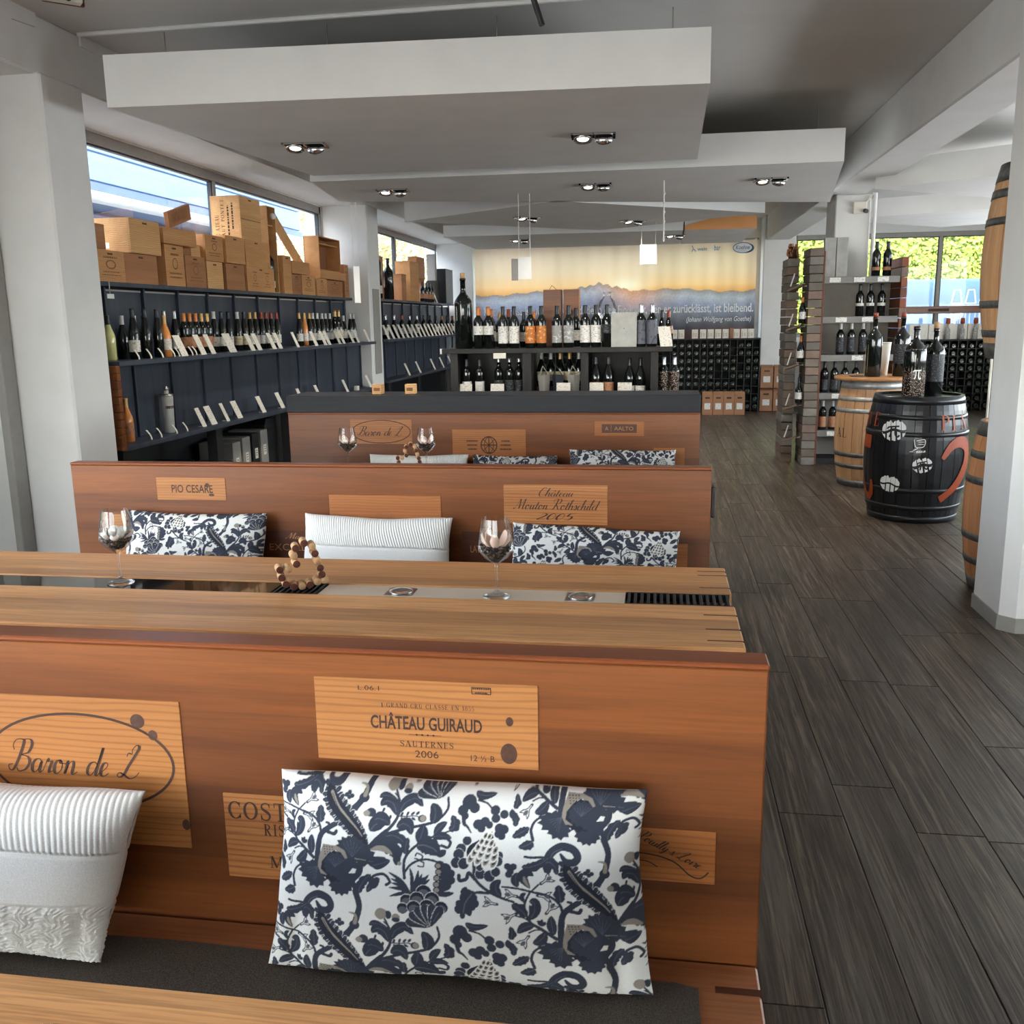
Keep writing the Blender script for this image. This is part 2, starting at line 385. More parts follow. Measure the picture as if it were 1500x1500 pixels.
def link(name, me, parent=None, loc=(0, 0, 0), rot=(0, 0, 0), **kw):
    o = bpy.data.objects.new(name, me); COL.objects.link(o)
    if parent: o.parent = parent
    o.location = loc; o.rotation_euler = rot
    for k, v in kw.items(): o[k] = v
    return o

def thing(name, label, cat, loc=(0, 0, 0), rot=(0, 0, 0), group=None):
    o = bpy.data.objects.new(name, None); COL.objects.link(o); o.location = loc; o.rotation_euler = rot
    o.empty_display_size = 0.1
    o['label'] = label; o['category'] = cat
    if group: o['group'] = group
    return o
def tag(o, label, cat, group=None):
    o['label'] = label; o['category'] = cat
    if group: o['group'] = group
    return o
def struct(o): o['kind'] = 'structure'; return o

def dup(root, loc, rot=None, label=None, group=None):
    r = root.copy(); COL.objects.link(r); r.location = loc
    if rot is not None: r.rotation_euler = rot
    if label: r['label'] = label
    if group: r['group'] = group
    for ch in list(root.children):
        c = ch.copy(); COL.objects.link(c); c.parent = r
        for g in list(ch.children):
            d = g.copy(); COL.objects.link(d); d.parent = c
    return r

_U = ['', 'first', 'second', 'third', 'fourth', 'fifth', 'sixth', 'seventh', 'eighth', 'ninth', 'tenth', 'eleventh', 'twelfth', 'thirteenth',
      'fourteenth', 'fifteenth', 'sixteenth', 'seventeenth', 'eighteenth', 'nineteenth']
ORD = _U + [(a + 'tieth' if k == 0 else {'twen': 'twenty', 'thir': 'thirty', 'for': 'forty', 'fif': 'fifty', 'six': 'sixty'}[a] + '-' + _U[k]) for a in ('twen', 'thir', 'for', 'fif', 'six') for k in range(10)]

# ------------------------------------------------------------------ writing: flat print as thin meshes in the XZ plane, facing -Y
def spline(pts, n=6):
    """Catmull-Rom through the points."""
    P = [Vector((*p, 0)) if len(p) == 2 else Vector(p) for p in pts]
    if len(P) < 3: return [(p.x, p.y) for p in P]
    out = []
    for i in range(len(P) - 1):
        a = P[max(i - 1, 0)]; b = P[i]; c = P[i + 1]; d = P[min(i + 2, len(P) - 1)]
        for k in range(n):
            t = k / n
            q = 0.5 * ((2 * b) + (c - a) * t + (2 * a - 5 * b + 4 * c - d) * t * t + (3 * b - a - 3 * c + d) * t ** 3)
            out.append((q.x, q.y))
    out.append((P[-1].x, P[-1].y)); return out

def ribbon(pts, w):
    """Quads along a 2D line; w is a number or a function(t, direction)->width."""
    n = len(pts); L = []; R = []
    for i in range(n):
        a = Vector(pts[max(i - 1, 0)]); b = Vector(pts[min(i + 1, n - 1)]); d = b - a
        if d.length < 1e-9: d = Vector((1, 0))
        d.normalize(); nn = Vector((-d.y, d.x)); ww = (w(i / max(n - 1, 1), d) if callable(w) else w) / 2
        p = Vector(pts[i]); L.append(p + nn * ww); R.append(p - nn * ww)
    return [[L[i], R[i], R[i + 1], L[i + 1]] for i in range(n - 1)]

class Print:
    """2D flat print: quads and polygons in local (x, y), placed on a surface."""
    def __init__(s): s.v = []; s.f = []
    def poly(s, pts): b = len(s.v); s.v += [(float(p[0]), float(p[1])) for p in pts]; s.f.append(list(range(b, b + len(pts)))); return s
    def rib(s, pts, w):
        for q in ribbon(pts, w): s.poly(q)
        return s
    def ellipse(s, cx, cy, rx, ry, w, n=40, a0=0, a1=2 * math.pi):
        return s.rib([(cx + rx * math.cos(a0 + (a1 - a0) * i / n), cy + ry * math.sin(a0 + (a1 - a0) * i / n)) for i in range(n + 1)], w)
    def disc(s, cx, cy, rx, ry, n=20): return s.poly([(cx + rx * math.cos(2 * math.pi * i / n), cy + ry * math.sin(2 * math.pi * i / n)) for i in range(n)])
    def rect(s, x0, x1, y0, y1): return s.poly([(x0, y0), (x1, y0), (x1, y1), (x0, y1)])
    def frame(s, x0, x1, y0, y1, w): return s.rect(x0, x1, y0, y0 + w).rect(x0, x1, y1 - w, y1).rect(x0, x0 + w, y0, y1).rect(x1 - w, x1, y0, y1)
    def addp(s, o, dx=0, dy=0, sx=1, sy=1, shear=0, rot=0):
        b = len(s.v); c, sn = math.cos(rot), math.sin(rot)
        for x, y in o.v:
            X = x * sx + y * sy * shear; Y = y * sy
            s.v.append((X * c - Y * sn + dx, X * sn + Y * c + dy))
        s.f += [[i + b for i in f] for f in o.f]; return s
    def bounds(s): xs = [p[0] for p in s.v]; ys = [p[1] for p in s.v]; return min(xs), max(xs), min(ys), max(ys)
    def fit(s, x0, x1, y0, y1):
        a, b, c, d = s.bounds(); q = Print(); kx = (x1 - x0) / max(b - a, 1e-6); ky = (y1 - y0) / max(d - c, 1e-6)
        q.v = [(x0 + (x - a) * kx, y0 + (y - c) * ky) for x, y in s.v]; q.f = s.f; return q
    def build(s, name, mat, parent, loc=(0, 0, 0), rot=(0, 0, 0), wrap=None):
        vs = [wrap(x, y) for x, y in s.v] if wrap else [(x, 0.0, y) for x, y in s.v]
        me = bpy.data.meshes.new(name); me.from_pydata(vs, [], s.f); me.materials.append(mat); me.update()
        return link(name, me, parent, loc, rot)

_fc = {}
def sans(txt, bold=0.0, shear=0.0):
    """Built-in sans lettering turned into a flat print."""
    key = (txt, bold, shear)
    if key not in _fc:
        cu = bpy.data.curves.new('t', 'FONT'); cu.body = txt; cu.size = 1.0; cu.resolution_u = 3; cu.offset = bold; cu.shear = shear; cu.fill_mode = 'FRONT'
        o = bpy.data.objects.new('t', cu); COL.objects.link(o)
        me = bpy.data.meshes.new_from_object(o.evaluated_get(bpy.context.evaluated_depsgraph_get()))
        p = Print(); p.v = [(v.co.x, v.co.y) for v in me.vertices]; p.f = [list(f.vertices) for f in me.polygons]
        bpy.data.objects.remove(o); bpy.data.curves.remove(cu); bpy.data.meshes.remove(me)
        _fc[key] = p
    return _fc[key]

# serif capitals: thick stems, thin arms, bracket serifs
def serif(txt, gap=0.16):
    T, t, S = 0.15, 0.05, 0.05
    def stem(P, x, y0=0.0, y1=1.0, w=T, top=True, bot=True, sw=0.17):
        P.rect(x - w / 2, x + w / 2, y0, y1)
        if bot: P.rect(x - sw, x + sw, y0, y0 + S)
        if top: P.rect(x - sw, x + sw, y1 - S, y1)
    def arc(P, cx, cy, rx, ry, a0, a1, wmax=T):
        n = 22; pts = [(cx + rx * math.cos(math.radians(a0 + (a1 - a0) * i / n)), cy + ry * math.sin(math.radians(a0 + (a1 - a0) * i / n))) for i in range(n + 1)]
        P.rib(pts, lambda u, d: t + (wmax - t) * abs(d.y) ** 1.5)
    def glyph(c):
        P = Print(); w = 0.8
        if c in 'C': arc(P, .42, .5, .36, .46, 40, 320); P.rect(.68, .72, .68, .95); P.rect(.68, .72, .1, .3); w = .76
        elif c in 'G': arc(P, .42, .5, .36, .46, 40, 325); P.rect(.68, .72, .7, .95); stem(P, .68, .0, .42, top=True, bot=False, sw=.14); w = .84
        elif c in 'O0': arc(P, .42, .5, .36, .47, 0, 360); w = .84
        elif c == 'Q': arc(P, .42, .5, .36, .47, 0, 360); P.rib([(.4, .05), (.6, -.1), (.8, -.12)], .07); w = .84
        elif c == 'S':
            pts = spline([(.58, .76), (.5, .93), (.3, .96), (.13, .85), (.13, .68), (.3, .55), (.48, .44), (.58, .28), (.5, .08), (.3, .03), (.12, .1), (.07, .27)], 5)
            P.rib(pts, lambda u, d: .06 + .1 * max(0, 1 - abs(u - .5) * 3)); P.rect(.56, .6, .7, .97); P.rect(.05, .09, .02, .3); w = .66
        elif c == 'T': stem(P, .4, top=False); P.rect(.03, .77, 1 - S, 1); P.rect(.03, .08, .74, 1); P.rect(.72, .77, .74, 1); w = .8
        elif c == 'E': stem(P, .18, sw=.14); P.rect(.18, .62, 1 - S, 1); P.rect(.18, .66, 0, S); P.rect(.18, .5, .49, .49 + S); P.rect(.58, .62, .76, 1); P.rect(.62, .66, 0, .25); P.rect(.46, .5, .4, .63); w = .72
        elif c == 'L': stem(P, .18, sw=.14); P.rect(.18, .64, 0, S); P.rect(.6, .64, 0, .28); w = .68
        elif c == 'I': stem(P, .2, sw=.18); w = .4
        elif c == '1': stem(P, .22, top=False, sw=.18); P.rib([(.22, .97), (.05, .84)], .06); w = .44
        elif c in 'PR':
            stem(P, .18, sw=.15); arc(P, .3, .74, .3, .235, 90, -90); P.rect(.18, .32, .96, 1); P.rect(.18, .32, .48, .53); w = .66
            if c == 'R': P.rib([(.34, .5), (.66, .0)], .13); P.rect(.55, .82, 0, S); w = .82
        elif c == 'D': stem(P, .18, sw=.15); arc(P, .3, .5, .42, .475, 90, -90); P.rect(.16, .3, 1 - S, 1); P.rect(.16, .3, 0, S); w = .8
        elif c == 'B': stem(P, .18, sw=.15); arc(P, .3, .76, .24, .22, 90, -90); arc(P, .3, .27, .3, .25, 90, -90); P.rect(.16, .32, .96, 1); P.rect(.16, .32, 0, S); w = .68
        elif c in 'AÂ':
            P.rib([(.42, 1), (.12, 0)], t * 1.2); P.rib([(.42, 1), (.74, 0)], T); P.rect(.22, .62, .3, .3 + S); P.rect(0, .26, 0, S); P.rect(.58, .9, 0, S); w = .9
            if c == 'Â': P.rib([(.28, 1.1), (.42, 1.22), (.56, 1.1)], .05)
        elif c == 'V': P.rib([(.44, 0), (.74, 1)], t * 1.2); P.rib([(.44, 0), (.12, 1)], T); P.rect(0, .28, 1 - S, 1); P.rect(.6, .88, 1 - S, 1); w = .88
        elif c == 'M': stem(P, .16, w=t * 1.2, sw=.14); stem(P, .88, sw=.16); P.rib([(.18, 1), (.52, .03)], T); P.rib([(.86, 1), (.52, .03)], t); w = 1.06
        elif c == 'N': stem(P, .16, w=t * 1.2, sw=.14); stem(P, .72, w=t * 1.2, bot=False, sw=.14); P.rib([(.14, 1), (.72, 0)], T); w = .86
        elif c == 'U': stem(P, .2, .3, 1, bot=False, sw=.17); stem(P, .68, .3, 1, w=t * 1.2, bot=False, sw=.14); arc(P, .44, .32, .24, .3, 180, 360); w = .86
        elif c == '8': arc(P, .3, .74, .2, .22, 0, 360, .1); arc(P, .3, .27, .25, .25, 0, 360, .11); w = .6
        elif c == '5': P.rect(.14, .5, .92, 1); P.rect(.12, .17, .52, 1); arc(P, .28, .3, .25, .29, 110, -140, .12); w = .6
        elif c == '2': P.rib(spline([(.08, .76), (.16, .94), (.34, .97), (.5, .82), (.44, .6), (.22, .3), (.06, .04)]), .08); P.rect(.06, .54, 0, .08); w = .6
        elif c == '6': arc(P, .3, .28, .24, .27, 0, 360, .11); P.rib(spline([(.48, .96), (.2, .75), (.07, .3)]), .08); w = .6
        elif c == 'É': P.addp(glyph('E')[0]); P.rib([(.3, 1.08), (.48, 1.22)], .06); w = .72
        elif c == '.': P.disc(.1, .06, .07, .07); w = .22
        elif c == '-': P.rect(.05, .35, .42, .48); w = .4
        else: w = .45
        return P, w
    out = Print(); x = 0
    for c in txt:
        g, w = glyph(c); out.addp(g, x); x += w + gap
    return out

# round-hand script: one pen line per letter, joined at the foot
SCR = {
 'a': (.62, [[(.46, .5), (.36, .6), (.18, .56), (.06, .36), (.08, .1), (.22, .0), (.38, .16), (.48, .5), (.44, .14), (.5, .0), (.62, .1)]]),
 'b': (.56, [[(0, .1), (.2, .7), (.3, 1.25), (.2, 1.3), (.14, 1.0), (.12, .2), (.24, .0), (.42, .16), (.4, .46), (.3, .52), (.56, .46)]]),
 'c': (.46, [[(.38, .48), (.3, .6), (.14, .52), (.06, .28), (.12, .04), (.28, .0), (.46, .12)]]),
 'd': (.62, [[(.46, .5), (.34, .6), (.16, .54), (.06, .34), (.08, .1), (.22, .0), (.38, .18), (.5, .6), (.62, 1.25), (.5, .3), (.48, .06), (.56, .0), (.64, .1)]]),
 'e': (.48, [[(0, .1), (.24, .28), (.36, .48), (.28, .6), (.14, .52), (.07, .26), (.13, .04), (.28, .0), (.48, .14)]]),
 'g': (.58, [[(.46, .5), (.34, .6), (.16, .54), (.06, .34), (.1, .1), (.24, .04), (.4, .2), (.48, .54), (.42, -.2), (.28, -.5), (.12, -.4), (.3, -.14), (.58, .1)]]),
 'h': (.64, [[(0, .1), (.2, .7), (.32, 1.25), (.22, 1.3), (.12, .8), (.06, .0)], [(.07, .1), (.22, .46), (.36, .58), (.44, .44), (.42, .1), (.5, .0), (.64, .12)]]),
 'i': (.32, [[(0, .1), (.16, .58), (.1, .12), (.16, .0), (.32, .12)], [(.2, .82), (.22, .86)]]),
 'l': (.34, [[(0, .1), (.2, .7), (.32, 1.25), (.22, 1.3), (.12, .8), (.08, .15), (.16, .0), (.34, .12)]]),
 'n': (.66, [[(0, .4), (.12, .58), (.1, .3), (.06, .0), (.18, .42), (.34, .58), (.42, .44), (.4, .1), (.48, .0), (.66, .12)]]),
 'm': (.95, [[(0, .4), (.12, .58), (.1, .3), (.06, .0), (.18, .42), (.32, .58), (.38, .4), (.34, .0), (.46, .42), (.6, .58), (.68, .44), (.66, .1), (.74, .0), (.95, .12)]]),
 'o': (.56, [[(.3, .6), (.14, .54), (.06, .3), (.12, .04), (.28, .0), (.42, .2), (.42, .46), (.3, .6), (.34, .46), (.56, .46)]]),
 'r': (.46, [[(0, .1), (.14, .62), (.2, .5), (.36, .52), (.3, .2), (.32, .02), (.46, .1)]]),
 's': (.42, [[(0, .1), (.18, .62), (.28, .4), (.3, .14), (.18, .0), (.06, .08), (.42, .1)]]),
 't': (.38, [[(0, .1), (.16, .6), (.24, 1.0), (.14, .4), (.1, .1), (.18, .0), (.38, .12)], [(.02, .66), (.36, .7)]]),
 'u': (.64, [[(0, .3), (.12, .58), (.08, .2), (.16, .0), (.3, .1), (.44, .58), (.4, .14), (.48, .0), (.64, .12)]]),
 'x': (.5, [[(0, .5), (.12, .58), (.3, .0), (.5, .1)], [(.42, .56), (.04, .0)]]),
 'y': (.6, [[(0, .3), (.12, .58), (.08, .2), (.18, .02), (.32, .16), (.44, .58), (.36, -.16), (.24, -.46), (.1, -.4), (.28, -.12), (.6, .12)]]),
 'z': (.5, [[(0, .5), (.36, .56), (.06, .02), (.3, -.1), (.5, .1)]]),
 'q': (.58, [[(.46, .5), (.34, .6), (.16, .54), (.06, .34), (.1, .1), (.24, .04), (.4, .2), (.48, .54), (.4, -.4), (.58, .1)]]),
 'B': (1.05, [[(.1, .95), (.0, 1.15), (.12, 1.4), (.45, 1.42), (.5, 1.2), (.36, .5), (.2, .06), (.02, .06), (-.06, .26), (.14, .3)], [(.4, 1.42), (.8, 1.44), (.92, 1.2), (.8, .86), (.5, .74), (.82, .66), (.94, .4), (.8, .1), (.5, .0), (.36, .14)]]),
 'L': (1.05, [[(.30, .92), (.34, 1.08), (.52, 1.06), (.5, 1.24), (.66, 1.44), (.8, 1.34), (.68, 1.0), (.46, .52), (.32, .14), (.14, .0), (.0, .08), (.1, .2), (.34, .1), (.62, -.04), (.86, .04), (1.02, .26)]]),
 'C': (.86, [[(.62, 1.1), (.74, 1.3), (.6, 1.44), (.36, 1.3), (.12, .8), (.1, .3), (.3, .0), (.56, .06), (.8, .36)]]),
 'M': (1.3, [[(-.06, .2), (.04, .04), (.24, .5), (.46, 1.4), (.56, .8), (.58, .06), (.8, .8), (1.06, 1.4), (1.02, .6), (1.04, .04), (1.28, .14)]]),
 'R': (1.05, [[(.1, .95), (.0, 1.15), (.12, 1.4), (.45, 1.42), (.4, .8), (.2, .06), (.02, .1)], [(.4, 1.42), (.8, 1.42), (.9, 1.16), (.74, .84), (.42, .74), (.6, .4), (.8, .04), (1.05, .14)]]),
 'P': (.9, [[(.1, .95), (.0, 1.15), (.12, 1.4), (.45, 1.42), (.4, .8), (.2, -.06), (.02, .0)], [(.4, 1.42), (.78, 1.42), (.88, 1.1), (.66, .74), (.36, .72)]]),
 '-': (.34, [[(.04, .3), (.28, .32)]]), '/': (.4, [[(.0, -.1), (.36, .9)]]), '2': (.55, [[(.06, .8), (.2, 1.0), (.4, .86), (.3, .5), (.04, .04), (.5, .06)]]),
 '0': (.56, [[(.28, 1.0), (.1, .8), (.06, .3), (.2, .0), (.4, .2), (.44, .7), (.28, 1.0)]]), '5': (.55, [[(.48, 1.0), (.18, .98), (.12, .56), (.36, .56), (.42, .24), (.24, .0), (.04, .1)]]),
}
def script(txt, w=0.075, shear=0.32, thick=1.9, gap=0.0):
    out = Print(); x = 0
    for ch in txt:
        if ch == ' ': x += .42; continue
        cap = ch == 'â'
        adv, strokes = SCR['a' if cap else ch]
        if cap: strokes = strokes + [[(.12, .8), (.28, .98), (.42, .8)]]
        g = Print()
        for st in strokes: g.rib(spline(st, 5), lambda u, d: w * (0.55 + (thick - 0.55) * max(0.0, -d.y) ** 1.4))
        out.addp(g, x, shear=shear); x += adv + gap
    return out

def greeked(w, h, rows=3, seed=1, bar=0.35):
    """Rows of unreadably small print."""
    R = random.Random(seed); P = Print(); hh = h / rows
    for i in range(rows):
        y = h / 2 - (i + .5) * hh; ww = w * R.uniform(.55, 1.0); x = -ww / 2
        while x < ww / 2:
            d = R.uniform(.03, .09) * w; P.rect(x, min(x + d, ww / 2), y - hh * bar / 2, y + hh * bar / 2); x += d + .018 * w
    return P
# ------------------------------------------------------------------ the setting
YB = 17.1      # back wall
fl = struct(MB().box(-4.1, 6.2, -9.2, 17.3, -0.1, -0.004).build('floor', MT['floor']))
pm = MB().box(-0.0985, 0.0985, -0.6235, 0.6235, -0.004, 0.0, 0.0015).mesh('plank', MT['floor'])
R1 = random.Random(3)
xi = 0.2
while xi < 4.5:
    yi = 1.0 - R1.uniform(0, 1.2)
    while yi < 16:
        yc, xc = yi + 0.625, xi + 0.1
        if xc < 1.85 or (xc < 3.0 and yc < 10.0) or (4.5 < yc < 12.5 and xc < 4.2): link('plank', pm, fl, (xc, yc, 0))
        yi += 1.25
    xi += 0.2

ceil = struct(MB().box(-4.25, 9.0, -12.0, 17.5, 3.2, 3.5).build('ceiling', MT['ceiling']))  # front and right overhangs added, unseen, to shut out direct sun

def wall_with_openings(name, axis, p0, p1, a0, a1, z1, openings):
    """Wall between planes p0..p1 of one axis, running a0..a1, with (b0, b1, zlo, zhi) openings."""
    m = MB(); cur = a0
    def seg(s0, s1, zl, zh):
        if s1 - s0 < 1e-4 or zh - zl < 1e-4: return
        if axis == 'x': m.box(p0, p1, s0, s1, zl, zh)
        else: m.box(s0, s1, p0, p1, zl, zh)
    for b0, b1, zl, zh in openings:
        seg(cur, b0, 0, z1); seg(b0, b1, 0, zl); seg(b0, b1, zh, z1); cur = b1
    seg(cur, a1, 0, z1)
    return struct(m.build(name, MT['plaster']))
wall_with_openings('wall_left', 'x', -4.1, -3.9, -9.2, 17.3, 3.2, [(-6.0, 3.0, 0.5, 2.88), (5.35, 10.95, 1.9, 2.88), (11.4, 17.0, 1.9, 2.88)])
wall_with_openings('wall_back', 'y', YB, YB + 0.2, -3.9, 6.2, 3.2, [(-3.2, 1.62, 0.9, 2.85), (2.25, 5.9, 1.2, 2.9)])
wall_with_openings('wall_right', 'x', 6.0, 6.2, -9.2, 17.1, 3.2, [(3.0, 14.0, 0.9, 2.85)])
wall_with_openings('wall_front', 'y', -9.2, -9.0, -3.9, 6.0, 3.2, [(-3.5, 4.7, 0.5, 2.95)])

def window(name, axis, plane, a0, a1, z0, z1, mull, fr=0.055, depth=0.06):
    w = struct(thing(name, '', '', (plane, (a0 + a1) / 2, z0) if axis == 'x' else ((a0 + a1) / 2, plane, z0)))
    del w['label'], w['category']
    o = w.location
    def B(m, s0, s1, zl, zh, d0, d1):
        if axis == 'x': m.box(plane + d0, plane + d1, s0, s1, zl, zh, 0.004)
        else: m.box(s0, s1, plane + d0, plane + d1, zl, zh, 0.004)
    m = MB(o); h = depth / 2
    B(m, a0, a1, z0, z0 + fr, -h, h); B(m, a0, a1, z1 - fr * 1.4, z1, -h, h); B(m, a0, a0 + fr, z0, z1, -h, h); B(m, a1 - fr, a1, z0, z1, -h, h)
    m.build('window_frame', MT['frame'], w)
    for q in mull:
        m = MB(o); B(m, q - 0.028, q + 0.028, z0 + fr, z1 - fr * 1.4, -h, h); m.build('mullion', MT['frame'], w)
    edges = [a0 + fr] + [x for q in mull for x in (q - 0.028, q + 0.028)] + [a1 - fr]
    for i in range(0, len(edges), 2):
        m = MB(o); e0, e1 = edges[i], edges[i + 1]
        zl, zh = z0 + fr, z1 - fr * 1.4; g = 0.012
        B(m, e0, e0 + g, zl, zh, -h * .8, h * .7); B(m, e1 - g, e1, zl, zh, -h * .8, h * .7); B(m, e0, e1, zh - g, zh, -h * .8, h * .7); B(m, e0, e1, zl, zl + g, -h * .8, h * .7)
        m.build('gasket', MT['frame_dark'], w)
        m = MB(o); B(m, e0 + g, e1 - g, zl + g, zh - g, -0.003, 0.003); m.build('pane', MT['pane'], w)
    return w
window('window_1', 'x', -3.94, 5.35, 10.95, 1.9, 2.88, [8.24])
window('window_2', 'x', -3.94, 11.4, 17.0, 1.9, 2.88, [14.15])
window('window_3', 'x', -3.98, -6.0, 3.0, 0.5, 2.88, [-3.0, 0.0])
window('window_4', 'y', YB + 0.05, 2.25, 5.9, 1.2, 2.9, [4.62])
window('window_5', 'y', YB + 0.1, -3.2, 1.62, 0.9, 2.85, [-1.6, 0.0])
window('window_6', 'y', -9.1, -3.5, 4.7, 0.5, 2.95, [-0.8, 1.9])
window('window_7_added', 'x', 6.08, 3.0, 14.0, 0.9, 2.85, [5.75, 8.5, 11.25])  # unseen window added in the right wall for the fill lamp

# edge beam over the left windows, wall piers, long beam and columns on the right
bm_ = MB()
bm_.box(-3.9, -3.33, -9.0, YB, 2.89, 3.2, 0.01)
struct(bm_.build('trim_1', MT['plaster']))
mm = MB()
mm.prism([(4.2, 2.905), (4.80, 2.905), (4.80, 3.115), (5.005, 3.13), (5.007, 3.2), (4.2, 3.2)], -3.335, -3.315, axis=0)
mm.prism([(5.415, 3.2), (5.411, 3.14), (5.72, 3.14), (5.72, 2.9), (6.6, 2.9), (6.6, 3.2)], -3.335, -3.318, axis=0)
struct(mm.build('trim_2', MT['plaster']))
struct(MB().box(-3.9, -3.30, 4.96, 5.35, 0, 2.9, 0.012).build('trim_3', MT['plaster']))
struct(MB().box(-3.9, -3.36, 10.95, 11.4, 0, 2.9, 0.012).build('trim_4', MT['plaster']))
struct(MB().box(-3.69, -3.64, 4.84, 4.955, 0, 2.88, 0.006).build('trim_5', MT['frame']))
struct(MB().box(1.74, 2.12, -9.0, YB, 2.8, 3.2, 0.012).build('trim_6', MT['plaster']))
c1 = struct(MB().prism([(1.70, 5.2), (1.70, 4.82), (1.76, 4.76), (2.12, 4.76), (2.12, 5.2)], 0, 2.8).build('trim_7', MT['plaster']))
struct(MB().prism([(1.692, 5.205), (1.692, 4.817), (1.757, 4.752), (2.13, 4.752), (2.13, 5.205)], 0, 0.075).build('baseboard_right', MT['frame']))
struct(MB().box(1.82, 2.18, 10.75, 11.3, 0, 2.8, 0.012).build('trim_8', MT['plaster']))
struct(MB().box(1.70, 2.22, 16.6, YB, 0, 3.2, 0.012).build('trim_9', MT['plaster']))
struct(MB().box(-3.9, -3.25, 16.75, YB, 0, 3.2, 0.012).build('trim_10', MT['plaster']))
struct(MB().tube((-3.3, 5.36, 3.188), (1.7, 5.28, 3.188), 0.013).build('trim_11', MT['plaster']))
m = MB(); m.tube((2.21, 10.72, 0), (2.21, 10.72, 2.8), 0.022, 10); struct(m.build('trim_12', MT['plaster']))

# ------------------------------------------------------------------ suspended ceiling sails
def sail(corners, zb, th, label, mat='sail', wires=(), bands=None):
    cx = sum(c[0] for c in corners) / len(corners); cy = sum(c[1] for c in corners) / len(corners)
    t = thing('ceiling_sail', label, 'ceiling panel', (cx, cy, zb), group='suspended ceiling sails')
    MB((cx, cy, zb)).prism(corners, zb, zb + th).build('panel', MT[mat], t)
    for x, y in wires:
        MB((cx, cy, zb)).tube((x, y, zb + th), (x, y, 3.2), 0.0035, 6).build('suspension_wire', MT['metal'], t)
    return t
sail([(-2.93, 4.97), (0.235, 5.13), (0.262, 7.45), (-2.72, 7.5)], 2.7, 0.262, 'largest nearest white suspended ceiling sail, above the wooden tables', wires=[(-2.82, 5.45), (-1.87, 5.5), (-0.91, 5.55), (0.05, 5.6), (-2.5, 7.2), (0.1, 7.2)])
sail([(-2.86, 7.8), (1.37, 7.82), (1.72, 10.5), (-3.05, 9.1)], 2.7, 0.24, 'second white ceiling sail behind the nearest one, reaching to the long beam', wires=[(1.22, 8.2), (-2.6, 8.2), (1.4, 10.0)])
sail([(-2.94, 11.08), (-1.02, 9.62), (1.16, 11.35), (-0.77, 12.84)], 2.7, 0.22, 'white ceiling sail turned diagonally, above the centre of the shop', wires=[(-2.5, 11.0), (0.8, 11.3), (-0.8, 12.3)])
sail([(-2.95, 13.15), (0.30, 13.2), (0.30, 15.6), (-2.95, 15.6)], 2.7, 0.15, 'farthest white ceiling sail in front of the sunset banner', wires=[(-2.6, 13.5), (0.1, 13.5)])
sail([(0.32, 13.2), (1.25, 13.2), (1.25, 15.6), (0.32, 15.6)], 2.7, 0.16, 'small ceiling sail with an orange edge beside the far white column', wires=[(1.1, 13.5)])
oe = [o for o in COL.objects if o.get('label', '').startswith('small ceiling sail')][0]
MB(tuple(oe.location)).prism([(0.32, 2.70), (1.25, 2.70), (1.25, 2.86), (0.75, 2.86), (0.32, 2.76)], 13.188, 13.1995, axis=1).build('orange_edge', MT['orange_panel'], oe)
sail([(1.96, 9.55), (3.0, 8.8), (4.4, 9.9), (3.34, 10.62)], 2.7, 0.24, 'white ceiling sail to the right of the long beam, nearest on that side', wires=[(3.0, 9.1)])
sail([(2.0, 12.0), (3.6, 11.2), (5.2, 12.4), (3.6, 13.4)], 2.66, 0.2, 'white ceiling sail farther back on the right before the green hedge window', wires=[(3.5, 11.6)])

def spot(x, y, z, ang, label):
    t = thing('ceiling_spotlight', label, 'ceiling light', (x, y, z), (0, 0, ang), 'recessed spotlights in the ceiling sails')
    m = MB()
    for sx in (-1, 1): m.box(sx * .14, sx * .125, -.085, .085, -.012, .002)
    for sy in (-1, 1): m.box(-.14, .14, sy * .085, sy * .072, -.012, .002)
    m.box(-.006, .006, -.085, .085, -.010, .001)
    m.build('frame', MT['chrome'], t)
    MB().box(-.126, .126, -.073, .073, -.002, .0).build('recess', MT['black'], t)
    for sx in (-1, 1):
        M = Matrix.Translation((sx * .066, 0, -.018)) @ Matrix.Rotation(sx * 0.5 + .25, 4, 'X')
        l = MB().lathe([(0, .03), (.044, .03), (.058, .0), (.058, -.014), (.05, -.014), (.04, .0), (0, .004)], n=18, M=M).build('lamp', MT['chrome'], t)
        MB().lathe([(0, 0), (.038, 0), (.038, -.006), (0, -.009)], n=14, M=M).build('bulb', MT['lamp'], l)
    lo = light('spotlight_beam', 'SPOT', (x, y, z - .045), (0, .1, -1), 55, (1, .93, .82), spot_size=2.3, spot_blend=.8, shadow_soft_size=.06)
for x, y, a, lb in ((-2.30, 6.22, .15, 'chrome twin spotlight in the left part of the nearest ceiling sail'), (-0.43, 6.34, .05, 'chrome twin spotlight in the right part of the nearest ceiling sail'),
                    (-2.34, 8.45, .1, 'chrome twin spotlight at the left end of the second ceiling sail'), (-0.56, 8.57, .0, 'chrome twin spotlight in the middle of the second ceiling sail'),
                    (0.92, 8.63, .0, 'chrome twin spotlight at the right end of the second ceiling sail'), (-1.49, 11.0, .6, 'chrome twin spotlight in the left of the diagonal ceiling sail'),
                    (-0.32, 11.74, .6, 'chrome twin spotlight in the right of the diagonal ceiling sail'), (-2.0, 13.94, .0, 'chrome twin spotlight left in the farthest ceiling sail'),
                    (0.2, 13.9, .0, 'chrome twin spotlight right in the farthest ceiling sail')):
    spot(x, y, 2.70, a, lb)
for x, y, lb in ((3.9, 13.8, 'round white downlight in the ceiling nearer the hedge window'), (4.5, 13.0, 'round white downlight in the ceiling beside the upper oak barrel')):
    pass

